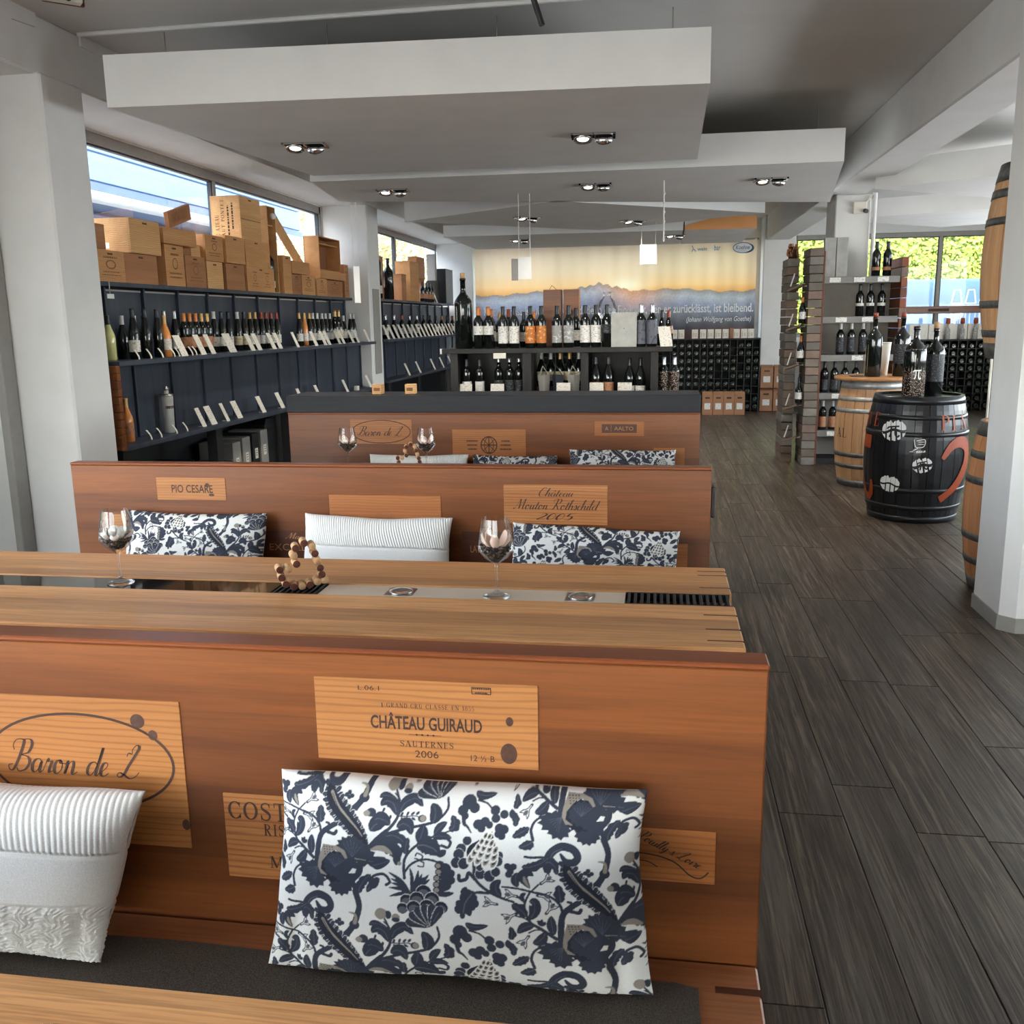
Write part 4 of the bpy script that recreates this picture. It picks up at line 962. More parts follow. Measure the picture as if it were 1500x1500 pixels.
# ------------------------------------------------------------------ benches with back boards of branded crate ends
def bench(name, y, x0, x1, label, cat='bench', seat=True, rear=True):
    """Double bench: back board with its front face on y, seats on both sides."""
    o = (x1, y, 0); t = thing(name, label, cat, o, group='wooden benches')
    m = MB(o); m.box(x0, x1, y, y + .03, .42, .99, .003); m.build('backrest', MT['cherry'], t)
    m = MB(o); m.box(x0, x1 + .002, y + .03, y + .078, .40, .992, .002); m.build('back_core', MT['cherry_cap'], t)
    m = MB(o); m.box(x0, x1 + .001, y - .004, y + .056, .99, 1.0, .003); m.build('cap_rail', MT['cherry_cap'], t)
    if seat:
        m = MB(o); m.box(x0, x1 - .0, y - .44, y - .0015, .405, .45, .004); m.build('seat', MT['seatwood'], t)
        for yy in (y - .07, y - .24, y - .40): MB(o).box(x1 - .075, x1 + .001, yy - .008, yy + .008, .42, .4508, 0).build('joint_inlay', MT['dark_plate'], t)
        m = MB(o); m.box(x0 + .02, x1 - .03, y - .36, y - .33, 0.0, .405, .003); m.build('front_board', MT['cherry'], t)
    if rear: m = MB(o); m.box(x0, x1, y + .08, y + .50, .405, .45, .004); m.build('rear_seat', MT['seatwood'], t)
    m = MB(o); m.box(x0 + .02, x1 - .03, y + .0, y + .06, .0, .405, .003); m.build('plinth', MT['cherry_cap'], t)
    if rear: m = MB(o); m.box(x0 + .02, x1 - .03, y + .40, y + .43, .0, .405, .003); m.build('rear_board', MT['cherry'], t)
    return t
def plate(t, x0, x1, z0, z1, mat='pine', rot=0.0):
    """Crate end let into the back board; returns the part, its origin at the plate centre."""
    cx, cz = (x0 + x1) / 2, (z0 + z1) / 2; b = t.location
    m = MB(); m.box((x0 - x1) / 2, (x1 - x0) / 2, -.0022, .012, (z0 - z1) / 2, (z1 - z0) / 2, .0008)
    return m.build('inlay_plate', MT[mat], t, (cx - b.x, 0, cz - b.z))
def ink(pl, P, mat='ink', y=-.0028, name='lettering'): return P.build(name, MT[mat], pl, (0, y, 0))
def knots(pl, *ks):
    for cx, cz, rx, rz in ks: ink(pl, Print().disc(cx, cz, rx, rz, 24), 'knot', -.0026, 'knot')

b1 = bench('bench', 1.485, -2.35, 0.185, 'nearest wooden bench, its branded back board behind the large floral cushion')
b2 = bench('bench', 3.563, -2.42, 0.205, 'middle wooden bench, its branded back board behind three cushions')
b3 = bench('bench', 5.717, -2.33, 0.252, 'farthest wooden bench, its back topped by the black counter', rear=False)

# nearest bench
p = plate(b1, -.587, -.192, .793, .947)
P = Print()
ink(p, Print().addp(sans('L.06.1').fit(-.118, -.080, .056, .0645))); ink(p, Print().frame(.083, .117, .057, .070, .0012).addp(greeked(.03, .010, 2, 5).fit(.085, .115, .0585, .0685)), name='stamp'); ink(p, Print().addp(sans('12 ½ B').fit(.079, .121, -.066, -.055)))
P.addp(serif('1', .1).fit(-.078, -.074, .026, .034)); P.addp(serif('GRAND CRU CLASSÉ EN 1855').fit(-.068, .087, .026, .0365))
P.addp(sans('CHÂTEAU GUIRAUD', .022).fit(-.098, .100, -.014, .017))
P.rib([(-.03, -.0225), (.028, -.0225)], .0008)
for k in range(4): P.disc(-.016 + k * .010, -.0225, .0018, .0018, 8)
P.addp(serif('SAUTERNES').fit(-.046, .049, -.046, -.034)); P.addp(sans('2006').fit(-.020, .022, -.065, -.052))
ink(p, P)
knots(p, (.148, .010, .0065, .0085), (.146, -.049, .0145, .019))
p = plate(b1, -1.33, -.845, .596, .886, 'pine')
P = Print(); P.ellipse(.035, .018, .186, .094, .005, 64)
P.addp(script('Baron de L', .075).fit(-.115, .160, -.012, .058)); ink(p, P)
knots(p, (.158, .104, .014, .014), (.186, .078, .009, .010), (.236, -.097, .008, .011))
p = plate(b1, -.775, -.45, .545, .713, 'larch')
P = Print(); P.addp(serif('COSTE').fit(-.154, -.015, .034, .070)); ink(p, P); ink(p, Print().addp(serif('RISERVA').fit(-.087, .025, .004, .028))); ink(p, Print().addp(serif('M').fit(-.080, -.054, -.060, -.036)))
p = plate(b1, -.085, .109, .600, .698, 'pine_red')
P = Print(); P.addp(script('Pouilly-s/Loire', .10).fit(-.060, .060, -.010, .017), rot=-.46, dx=.018, dy=.008)
P.rib(spline([(-.07, .004), (-.035, .003), (.0, -.001), (.03, -.012), (.055, -.034), (.073, -.038), (.086, -.026)]), .0026)
P.rib(spline([(-.05, -.012), (-.02, -.012), (.0, -.022)]), .002); ink(p, P)
# middle bench
p = plate(b2, -2.040, -1.738, .848, .941, 'pine'); ink(p, Print().addp(sans('PIO CESARE', .012).fit(-.085, .095, -.016, .017)))
knots(p, (.072, .016, .010, .009), (.088, -.024, .012, .006))
p = plate(b2, -1.30, -.84, .68, .878, 'pine_red')
P = Print(); P.addp(serif('M.CHAPOUTIER').fit(-.125, .125, -.040, -.018))
for k in range(9): a_ = math.pi * (k / 8); P.rib([(.0 + .02 * math.cos(a_), .004 + .012 * math.sin(a_)), (.0 + .042 * math.cos(a_), .004 + .03 * math.sin(a_))], .003)
P.ellipse(0, .004, .016, .012, .003); P.rect(-.05, .05, -.010, -.006); ink(p, P, 'ink_soft')
p = plate(b2, -.588, -.184, .772, .928, 'larch')
P = Print(); P.addp(script('Château').fit(-.065, .07, .032, .068)); P.addp(script('Mouton Rothschild').fit(-.165, .175, -.020, .024)); P.addp(script('2005').fit(-.075, .08, -.060, -.034)); ink(p, P, 'ink')
p = plate(b2, -1.60, -1.27, .60, .727, 'dark_plate'); P = Print(); P.addp(script('Magrez', .1).fit(-.06, .06, .02, .055)); P.addp(sans('EXCELLENCE').fit(-.13, .145, -.02, .008)); ink(p, P, 'ink_light')
p = plate(b2, -.76, -.42, .60, .737, 'dark_plate'); P = Print(); P.addp(greeked(.12, .01, 1, 4).fit(-.04, .06, .035, .042)); P.addp(sans('LATRICIERES CHAMBERTIN').fit(-.135, .145, -.016, .012)); ink(p, P, 'ink_light')
plate(b2, -.10, .122, .60, .704, 'pine_red'); 
p = plate(b2, -2.25, -1.93, .56, .782, 'pine'); ink(p, Print().addp(greeked(.2, .05, 2, 7)), 'ink_soft')
# farthest bench
p = plate(b3, -1.92, -1.52, .802, .957, 'larch')
P = Print(); P.addp(script('Baron de L').fit(-.155, .145, -.028, .035)); P.ellipse(0, 0, .19, .072, .005, 48); ink(p, P)
p = plate(b3, -1.262, -.80, .70, .896, 'pine_red')
P = Print(); P.ellipse(0, .0, .05, .052, .006, 40); P.ellipse(0, 0, .028, .048, .004, 32); P.rect(-.05, .05, -.003, .003); P.rect(-.003, .003, -.05, .05); P.rib([(-.035, .035), (.035, -.035)], .004); P.rib([(-.035, -.035), (.035, .035)], .004)
for s in (-1, 1): P.addp(greeked(.08, .06, 3, 3 + s).fit(s * .105 - .035, s * .105 + .035, -.03, .03))
ink(p, P)
p = plate(b3, -.378, -.078, .858, .947, 'pine_red')
P = Print(); P.rect(-.105, .105, -.026, .026); ink(p, P, 'dark_plate'); P = Print(); P.addp(sans('AALTO').fit(-.03, .085, -.012, .012)); P.addp(sans('A').fit(-.085, -.065, -.012, .012)); P.rect(-.05, -.048, -.02, .02); ink(p, P, 'ink_light', -.0034)
plate(b3, -.02, .165, .66, .785, 'pine_red')
t = b2  # opener plate on the aisle end of the middle bench
m = MB(tuple(b2.location)); m.box(.207, .222, 3.60, 3.66, .80, .92, .003); o = m.build('bottle_opener', MT['black'], b2)

# black counter on the farthest bench
t = thing('counter_top', 'long black counter box on top of the farthest bench', 'counter', (0.25, 5.70, 1.0))
m = MB((0.25, 5.70, 1.0)); m.box(-2.33, .252, 5.70, 6.06, 1.001, 1.106, .003); m.build('top_box', MT['black_wood'], t)
m = MB((0.25, 5.70, 1.0)); m.box(-2.33, .252, 5.82, 6.06, 0.0, 1.001, .003); m.build('counter_body', MT['black_wood_v'], t)
for i, (x, lb) in enumerate(((-1.77, 'left small wooden cube on the black counter'), (-1.555, 'right small wooden cube on the black counter'))):
    t = thing('wooden_cube', lb, 'wooden block', (x, 5.86, 1.106), group='wooden cubes on the counter')
    MB().box(-.032, .032, -.032, .032, 0, .062, .003).build('block', MT['crate'], t)
    MB().box(-.02, .02, -.0335, -.032, .02, .04).build('print_mark', MT['ink_soft'], t)

# felt seat pads
def pad(x0, x1, y0, y1, z, label):
    nx, R = 60, random.Random(int(x1 * 90)); top = []
    xs = [x0 + (x1 - x0) * k / nx for k in range(nx + 1)]
    back = [y1 + .010 * math.sin(3.1 * x) + .008 * math.sin(7.3 * x + 1) for x in xs]
    back[-1] = y1
    poly = [(x, y0) for x in xs] + [(x, b) for x, b in list(zip(xs, back))[::-1]]
    o = MB((x1, y0, z)).prism(poly, z, z + .007).build('seat_pad', MT['felt']); return tag(o, label, 'seat pad', 'felt seat pads')
pad(-2.3, .082, 1.06, 1.405, .4508, 'dark grey felt seat pad on the nearest bench')
pad(-2.3, .08, 3.14, 3.48, .4508, 'dark grey felt seat pad on the middle bench')
pad(-2.2, .15, 5.29, 5.62, .4508, 'dark grey felt seat pad on the farthest bench')

# ------------------------------------------------------------------ tables
def table(y0, y1, x0, x1, label, channel=True):
    o = (x1, y0, 0); t = thing('table', label, 'table', o, group='wooden tables between the benches')
    zt, th = .76, .05; c0, c1_ = y0 + .347, y0 + .468
    if channel:
        MB(o).box(x0, x1, y0, c0, zt - th, zt, .004).build('tabletop_plank', MT['oak'], t)
        MB(o).box(x0, x1, c1_, y1, zt - th, zt, .004).build('tabletop_plank', MT['oak'], t)
        MB(o).box(x0, x1 - .01, c0 + .0005, c1_ - .0005, zt - th, zt - .034, 0).build('channel_base', MT['black'], t)
    else: MB(o).box(x0, x1, y0, y1, zt - th, zt, .004).build('tabletop_plank', MT['oak'], t)
    for yy in (y0 + .05, y0 + .14, y0 + .26, c1_ + .06, c1_ + .2, y1 - .05): MB(o).box(x1 - .09, x1 - .001, yy - .003, yy + .003, zt - .02, zt + .0006).build('joint_inlay', MT['dark_plate'], t)
    for yy in (y0 + .03, y1 - .06): MB(o).box(x0 + .02, x1 - .02, yy, yy + .03, zt - th - .06, zt - th).build('apron', MT['cherry_cap'], t)
    for xx in (x0 + .2, x1 - .35): MB(o).box(xx - .03, xx + .03, y0 + .12, y1 - .12, 0, zt - th, .004).build('leg_panel', MT['black_wood_v'], t)
    return t, c0, c1_
tb1, c0, c1_ = table(2.238, 3.004, -2.42, .222, 'nearest full wooden table, with wine glasses and a central inlaid channel')
o = tuple(tb1.location); g = .002
MB(o).box(-2.42, -1.15, c0 + g, c1_ - g, .726, .757).build('glass_inlay', MT['dark_glass'], tb1)
MB(o).box(-1.0, -.085, c0 + g, c1_ - g, .726, .756).build('enamel_inlay', MT['cream_glass'], tb1)
for x0_, x1_ in ((-1.148, -1.002), (-.083, .215)):
    n = int(round((x1_ - x0_) / .0185)); m = MB(o); m.box(x0_, x1_, c0 + g, c0 + g + .006, .735, .7585); m.box(x0_, x1_, c1_ - g - .006, c1_ - g, .735, .7585)
    gr = m.build('vent_grille', MT['black'], tb1)
    bar = MB((0, 0, 0)).box(-.0042, .0042, c0 - 2.238 + .008, c1_ - 2.238 - .008, .738, .7585, .001).mesh('grille_bar', MT['black'])
    for k in range(n): link('grille_bar', bar, gr, (x0_ + .009 + k * (x1_ - x0_ - .018) / (n - 1) - o[0], 0, 0))
for x in (-.755, -.215):
    kn = MB(o).lathe([(0, .7562), (.032, .7562), (.036, .7575), (.036, .760), (.026, .760), (.02, .7585), (0, .7585)], c=(x, (c0 + c1_) / 2, 0), n=24).build('control_knob', MT['chrome'], tb1)
    MB(o).box(x - .042, x + .042, c0 + .02, c1_ - .02, .7562, .7568).build('knob_plate', MT['metal'], kn)
tb2, d0, d1 = table(4.385, 5.16, -2.22, .225, 'second wooden table, mostly hidden behind the middle bench')
o = tuple(tb2.location)
MB(o).box(-2.2, .2, d0 + g, d1 - g, .726, .756).build('enamel_inlay', MT['cream_glass'], tb2)
table(.13, .932, -2.6, .235, 'wooden tabletop in the bottom left corner, closest to the viewer', channel=False)

# cushions
fl_big = cushion_mesh('floral_cushion', .645, .352, .074, 560, 310, MT['floral'], (-83, -92, 826.0), 4, .04, wr=1.0, taper=-.022)
fl_a = cushion_mesh('floral_cushion', .61, .35, .07, 300, 180, MT['floral'], (30, -40, 800.0), 5, .03)
fl_b = cushion_mesh('floral_cushion', .64, .35, .07, 300, 180, MT['floral'], (130, 20, 800.0), 8, .03)
wh_a = cushion_mesh('white_cushion', .60, .345, .078, 420, 260, MT['cushion_white'], None, 11, .03, bands=True)
wh_b = cushion_mesh('white_cushion', .505, .292, .085, 420, 280, MT['cushion_white'], None, 11, .03, bands=True, taper=.09)
put_cushion(fl_big, -.322, 1.365, .460, -.24, 'large floral cushion, navy on white, propped on the nearest bench', .02, .0).scale = (1, 1, .965)
put_cushion(wh_b, -1.175, 1.325, .476, -.32, 'white textured cushion cut by the left picture edge on the nearest bench', .02, .045)
put_cushion(fl_a, -1.855, 3.445, .466, -.22, 'floral cushion at the left of the middle bench behind a wine glass', 0, .0)
put_cushion(wh_a, -1.09, 3.44, .470, -.22, 'white textured cushion in the centre of the middle bench', .0, .02)
put_cushion(fl_b, -.238, 3.445, .476, -.24, 'floral cushion at the right of the middle bench', 0, .04).scale = (1, 1, .88)
put_cushion(wh_a, -1.46, 5.58, .466, -.22, 'white cushion on the farthest bench, left of its floral ones', .0, .0).scale = (1.05, 1, .84)
put_cushion(fl_a, -.86, 5.585, .462, -.24, 'floral cushion in the centre of the farthest bench', 0, .0).scale = (.86, 1, .83)
put_cushion(fl_b, -.205, 5.585, .462, -.24, 'floral cushion at the right end of the farthest bench', 0, .0).scale = (1, 1, .94)
# ------------------------------------------------------------------ wine glasses and cork rings
GP_OUT = [(0, 0), (.040, 0), (.041, .002), (.036, .005), (.018, .010), (.007, .016), (.0042, .026), (.0038, .085), (.0045, .094), (.010, .101), (.034, .118), (.050, .138), (.0520, .146), (.0495, .170), (.0445, .205), (.0395, .236)]
GP_IN = [(.0385, .236), (.0435, .205), (.0483, .170), (.0505, .147), (.0488, .140), (.033, .1205), (.012, .106), (0, .104)]
def glass_thing(loc, label, fill=None, k=1.0):
    t = thing('wine_glass', label, 'wine glass', loc, group='wine glasses on the tables'); t.scale = (k, k, k)
    MB().lathe(GP_OUT, n=36).build('glass_body', MT['glass'], t)
    if fill:
        R = random.Random(hash(label) % 999)
        m = MB()
        for i in range(150):
            z = R.uniform(.112, .152); rmax = (.0485 if z > .14 else .008 + (z - .106) * 1.12) - .006
            r = rmax * math.sqrt(R.random()); a = R.uniform(0, 6.28); s = R.uniform(.0035, .0055)
            M = Matrix.Translation((r * math.cos(a), r * math.sin(a), z)) @ Matrix.Rotation(R.uniform(0, 3), 4, 'X') @ Matrix.Scale(1.5, 4, (1, 0, 0))
            m.lathe([(0, -s), (s * .8, -s * .5), (s * .8, s * .5), (0, s)], n=6, M=M)
        f = m.build('coffee_beans', MT['bean'], t); f['kind'] = 'stuff'
        m = MB()
        n = 12 if fill == 'rose' else 5
        for i in range(n):
            a = i * 2.4; r = .004 + .0021 * i if fill == 'rose' else .012
            tilt = .25 + i * .075 if fill == 'rose' else .5
            M = Matrix.Translation((r * math.cos(a), r * math.sin(a), .150 if fill == 'rose' else .148)) @ Matrix.Rotation(a, 4, 'Z') @ Matrix.Rotation(tilt, 4, 'Y')
            pr = [(.001, 0), (.012, .006), (.015, .018), (.013, .030), (.007, .036)] if fill == 'rose' else [(.001, 0), (.012, .012), (.016, .032), (.010, .048), (.002, .054)]
            m.lathe(pr, n=8, a0=-1.2, a1=1.2, M=M)
        m.build('petals', MT['petal' if fill == 'rose' else 'petal_pink'], t)
    return t
glass_thing((-1.668, 2.648, .7575), 'wine glass with a white rose and dark beans, left on the nearest full table', 'rose')
glass_thing((-.459, 2.625, .7565), 'wine glass with a shell-pink petal and beans, right on the nearest full table', 'shell')
glass_thing((-1.667, 4.90, .7605), 'wine glass at the left on the second table', 'shell')
glass_thing((-1.228, 4.90, .7605), 'wine glass at the right on the second table, beside the cork ring', 'shell')
glass_thing((-.775, .80, .7605 - .236 * .35), 'rim of a glass at the bottom left corner of the picture') if False else None

ck = MB().lathe([(0, -.022), (.0108, -.022), (.0116, -.020), (.0116, .020), (.0108, .022), (0, .022)], n=14, M=Matrix.Rotation(math.pi / 2, 4, 'X')).mesh('cork', MT['cap_cork'])
ce = MB().lathe([(.0112, .0), (.0100, .0006), (0, .0006)], n=14, M=Matrix.Rotation(math.pi / 2, 4, 'X')).mesh('stained_end', MT['cork_dark'])
def cork_ring(loc, rz, label, k=1.0):
    t = thing('cork_holder', label, 'cork decoration', loc, (0, 0, rz), 'triangular cork decorations'); t.scale = (k, k, k)
    pos = [(-.055, .022), (-.032, .0118), (-.008, .0115), (.0155, .0135), (.0385, .020), (.0565, .0235), (-.0665, .044), (-.0715, .069), (-.046, .0675), (-.0215, .082), (-.0275, .107), (-.020, .131), (.005, .144), (.0285, .132), (.035, .109), (.0415, .086), (.049, .063), (.0535, .042)]
    pos = [p_ for p_ in pos if p_ != (.0565, .0235)] + [(.061, .0235)]
    for i, (x, z) in enumerate(pos):
        c = link('cork', ck, t, (x, 0, z), (0, random.uniform(-3, 3), random.uniform(-.03, .03)))
        if i % 5 not in (2, 4): link('stained_end', ce, c, (0, -.0222, 0))
    return t
cork_ring((-1.060, 2.645, .7597), .5, 'triangular ring of wine corks on the nearest full table')
cork_ring((-1.34, 4.98, .7605), .3, 'triangular ring of wine corks on the second table', .95)

# ------------------------------------------------------------------ bottles
PROF = {
 'bordeaux': (.305, [(0, 0), (.034, 0), (.0375, .004), (.0375, .190), (.036, .202), (.026, .222), (.0165, .236), (.0145, .246), (.0140, .300), (.0155, .300), (.0155, .305), (0, .305)]),
 'burgundy': (.300, [(0, 0), (.037, 0), (.041, .004), (.041, .150), (.037, .172), (.025, .205), (.0165, .232), (.0145, .250), (.0140, .294), (.0158, .294), (.0158, .300), (0, .300)]),
 'flute': (.345, [(0, 0), (.033, 0), (.0365, .004), (.0365, .150), (.034, .185), (.027, .230), (.0185, .275), (.0148, .300), (.0140, .339), (.0155, .339), (.0155, .345), (0, .345)]),
 'champagne': (.315, [(0, 0), (.039, 0), (.043, .004), (.043, .150), (.039, .180), (.026, .220), (.0175, .250), (.0160, .300), (.0175, .304), (.0165, .315), (0, .315)]),
 'magnum': (.56, [(0, 0), (.066, 0), (.072, .006), (.072, .345), (.068, .372), (.045, .408), (.026, .432), (.0215, .448), (.0205, .530), (.024, .530), (.024, .548), (0, .548)]),
 'jar': (.52, [(0, 0), (.088, 0), (.094, .006), (.094, .300), (.088, .325), (.060, .352), (.030, .372), (.025, .388), (.023, .44), (.028, .445), (.028, .468), (0, .468)]),
 'tube': (.33, [(0, 0), (.036, 0), (.037, .003), (.044, .26), (.043, .27), (.016, .272), (.016, .30), (0, .30)]),
}
_bm = {}
def bottle_meshes(kind, glass, cap, label, cap_h=.062, lz=(.05, .13), cork=False):
    key = (kind, glass, cap, label, cap_h, lz, cork)
    if key in _bm: return _bm[key]
    H, pr = PROF[kind]; n = 18 if kind not in ('magnum', 'jar') else 28
    body = MB().lathe(pr, n=n).mesh('glass_body', MT[glass])
    top = pr[-1][1]
    def rad(z):
        for (r0_, z0_), (r1_, z1_) in zip(pr, pr[1:]):
            if z0_ <= z <= z1_ and z1_ > z0_: return r0_ + (r1_ - r0_) * (z - z0_) / (z1_ - z0_)
        return pr[-2][0]
    capm = None
    if cap:
        if cork: cp = [(0, top), (rad(top - .02) * .95, top), (rad(top - .02) * 1.05, top + .042), (0, top + .045)]
        else: cp = [(rad(z) + .0009, z) for z in np.linspace(top - cap_h, top - .001, 5)] + [(0, top + .0012)]
        capm = MB().lathe(cp, n=n).mesh('capsule' if not cork else 'cork_stopper', MT[cap])
    lab = None
    if label:
        a, b = lz; R = rad((a + b) / 2)
        lab = MB().lathe([(rad(z) + .0008, z) for z in np.linspace(a, b, 3)], n=14, a0=-2.0 - math.pi / 2 + math.pi / 2, a1=2.0).mesh('label', MT[label])
    _bm[key] = (body, capm, lab); return _bm[key]
def bottle(loc, label, kind='bordeaux', glass='bottle', cap='cap_black', lab='label', face=-1.2, group=None, cap_h=.062, lz=(.05, .13), cork=False, k=1.0, cat='bottle', name='wine_bottle'):
    """face = heading (radians from +X) of the label."""
    b, c, l = bottle_meshes(kind, glass, cap, lab, cap_h, lz, cork)
    t = thing(name, label, cat, loc, (0, 0, face), group); t.scale = (k, k, k)
    link('glass_body', b, t)
    if c: link('cork_stopper' if cork else 'capsule', c, t)
    if l: link('label', l, t)
    return t

# ------------------------------------------------------------------ wall shelving on the left
def shelving(y0, y1, label, ndiv, top_z, mid_z, low_z, legs, end_slats=False):
    o = (-3.3, y0, 0); t = thing('wall_shelf', label, 'shelf', o, group='black wall shelves')
    def P(name, mat, *b, bev=.002): return MB(o).box(*b, bev).build(name, MT[mat], t)
    P('top_board', 'black_wood_v', -3.86, -3.57, y0, y1, top_z - .03, top_z)
    P('display_board', 'black_wood_v', -3.86, -3.3, y0, y1, mid_z - .03, mid_z)
    P('lower_board', 'black_wood_v', -3.86, -3.3, y0, y1, low_z - .03, low_z)
    st = (y1 - y0) / ndiv
    for k in range(ndiv):
        ya, yb = y0 + k * st, y0 + (k + 1) * st
        P('back_panel', 'black_wood_v', -3.70, -3.68, ya + .0102, yb - .0102, mid_z + .002, top_z - .055)
        P('back_panel', 'black_wood_v', -3.53, -3.51, ya + .0102, yb - .0102, low_z + .002, mid_z - .032)
    for k in range(ndiv + 1):
        yy = min(max(y0 + k * st, y0 + .011), y1 - .011)
        P('divider', 'black_wood_v', -3.68, -3.655, yy - .010, yy + .010, mid_z + .001, top_z - .031)
        P('divider', 'black_wood_v', -3.51, -3.49, yy - .010, yy + .010, low_z + .001, mid_z - .031)
    for yy in legs: P('leg', 'black', -3.42, -3.34, yy - .05, yy + .05, 0, low_z - .03)
    P('rear_apron', 'black', -3.86, -3.83, y0, y1, 0.0, low_z - .03)
    if end_slats:
        for k in range(11): P('end_block', 'cherry', -3.3 - .26, -3.3 + .001, y0 - .045, y0 - .002, low_z - .02 + k * .048, low_z + .026 + k * .048)
    return t
TZ, MZ, LZ = 1.845, 1.34, .81
shelving(5.46, 10.93, 'long black wall shelf on the left with open cubbies under the wine crates', 11, TZ, MZ, LZ, (5.52, 6.81, 8.26, 9.6, 10.85), True)
shelving(11.46, 16.6, 'second black wall shelf on the left beyond the pier', 10, 1.86, 1.35, .845, (11.6, 13.1, 14.8, 16.4))

capw = {'k': 'cap_black', 'w': 'cap_white', 's': 'cap_silver', 'c': 'cap_copper', 'g': 'cap_gold', 'r': 'cap_red'}
capn = {'k': 'black', 'w': 'white', 's': 'silver', 'c': 'copper', 'g': 'golden', 'r': 'red'}
kindn = {'flute': 'slender dark', 'burgundy': 'sloping-shouldered dark', 'bordeaux': 'square-shouldered dark', 'champagne': 'heavy sparkling'}
GA = 'bottles on the long left shelf'
rowA = [ # y, x, kind, capsule, glass, label
 (5.70, -3.50, 'burgundy', 'k', 'pale', None), (5.86, -3.42, 'flute', 'k', 'bottle', 'label'), (5.93, -3.54, 'burgundy', 'w', 'bottle', None), (6.01, -3.42, 'flute', 'k', 'bottle', None), (6.10, -3.55, 'burgundy', 'w', 'bottle', None),
 (6.17, -3.42, 'flute', 'k', 'bottle', None), (6.24, -3.56, 'burgundy', 'k', 'bottle', 'label'), (6.265, -3.42, 'burgundy', 'g', 'rose', 'label'), (6.38, -3.53, 'flute', 'k', 'bottle', 'label'), (6.47, -3.53, 'flute', 's', 'bottle', 'label'), (6.60, -3.52, 'flute', 's', 'bottle', 'label_white'),
 (6.70, -3.50, 'bordeaux', 'c', 'bottle', 'label_kraft'), (6.79, -3.50, 'bordeaux', 'c', 'bottle', 'label_kraft'), (6.885, -3.50, 'bordeaux', 'c', 'bottle', 'label_kraft'), (6.98, -3.50, 'bordeaux', 'g', 'bottle', 'label_kraft'), (7.075, -3.50, 'bordeaux', 'g', 'bottle', 'label_kraft'),
 (7.19, -3.5, 'flute', 'w', 'bottle', 'label'), (7.32, -3.5, 'flute', 'k', 'bottle', 'label'), (7.45, -3.5, 'flute', 'k', 'bottle', 'label'), (7.62, -3.5, 'flute', 'w', 'bottle', 'label_cream2'), (7.75, -3.5, 'flute', 'k', 'bottle', 'label_cream2'), (7.87, -3.5, 'flute', 'g', 'bottle', 'label'), (7.98, -3.5, 'flute', 'g', 'bottle', 'label'),
 (8.11, -3.5, 'flute', 'r', 'bottle', 'label_white'), (8.22, -3.5, 'flute', 'r', 'bottle', 'label'), (8.33, -3.5, 'flute', 'r', 'bottle', 'label'), (8.46, -3.5, 'flute', 'r', 'bottle', 'label'),
 (9.02, -3.5, 'flute', 'g', 'bottle', 'label_white'), (9.16, -3.5, 'flute', 'g', 'rose', 'label_white'), (9.30, -3.5, 'flute', 'g', 'bottle', 'label'), (9.40, -3.5, 'flute', 'w', 'bottle', 'label'), (9.53, -3.5, 'flute', 'w', 'bottle', 'label_white'), (9.67, -3.5, 'flute', 'w', 'bottle', 'label_white'), (9.78, -3.5, 'flute', 'w', 'bottle', 'label_white'), (9.91, -3.5, 'flute', 'w', 'bottle', 'label_white'),
 (10.02, -3.48, 'champagne', 'g', 'bottle', 'label_cream2'), (10.14, -3.48, 'champagne', 'g', 'bottle', 'label_cream2'), (10.36, -3.5, 'burgundy', 'w', 'bottle', 'label'), (10.60, -3.5, 'flute', 'w', 'bottle', 'label'), (10.72, -3.5, 'flute', 'w', 'bottle', 'label')]
for i, (y, x, kd, cp, gl, lb) in enumerate(rowA):
    what = 'amber rosé' if gl == 'rose' else ('pale greenish' if gl == 'pale' else kindn[kd])
    bottle((x, y, MZ + .0005), f'{what} bottle with {capn[cp]} capsule, {ORD[i + 1]} from the near end of the left shelf', kd, gl, capw[cp], lb, -.55, GA, k=(1.13 if kd == 'champagne' else (.93 if kd == 'flute' else 1.0)) if y > 6.3 else .95)

card_m = MB().box(-.004, .0, -.05, .05, 0, .16, 0).mesh('card_face', MT['card'])
foot_m = MB().box(-.05, .0, -.012, .012, 0, .004, 0).mesh('card_foot', MT['white'])
def card(x, y, z, label, w=1.0, h=1.0, lean=-.42, rz=0.0, group='price cards on the shelves'):
    t = thing('price_card', label, 'price card', (x, y, z), (0, 0, rz), group)
    c = link('card_face', card_m, t, (0, 0, .001), (0, lean, 0)); c.scale = (1, w, h)
    link('card_foot', foot_m, t); return t
for i, (y, w) in enumerate(((6.37, .95), (6.66, .8), (6.82, .7), (7.16, 1.25), (7.54, .8), (7.68, .8), (7.99, .8), (8.13, .8), (8.55, .6), (9.04, .8), (9.30, .8), (9.42, .8), (9.74, .7), (9.88, .7), (10.2, .7), (10.38, .7), (10.78, .8))):
    card(-3.335, y, MZ + .0005, f'cream price card on the long left shelf at the upper board, {ORD[i + 1]} from near end', w, 1.0 if i < 4 else .95)
def clip(x, y, z, label, rz=0.0):
    pts = spline([(0, .0), (.012, .004), (.005, .03), (-.016, .06), (-.022, .066)], 4); m = MB()
    for (a, b), (c, d) in zip(pts, pts[1:]): m.quad((a, -.008, b), (c, -.008, d), (c, .008, d), (a, .008, b)); m.quad((a - .003, .008, b), (c - .003, .008, d), (c - .003, -.008, d), (a - .003, -.008, b))
    o = m.build('card_clip', MT['white_warm'], None, (x, y, z)); o.rotation_euler = (0, 0, rz); return tag(o, label, 'clip', 'bent white card clips on the shelf')
for i, y in enumerate((5.72, 5.87, 6.02, 6.18, 6.245, 6.44, 6.50)): clip(-3.325, y, MZ + .001, f'bent white card clip on the upper left shelf board, {ORD[i + 1]} from near end')
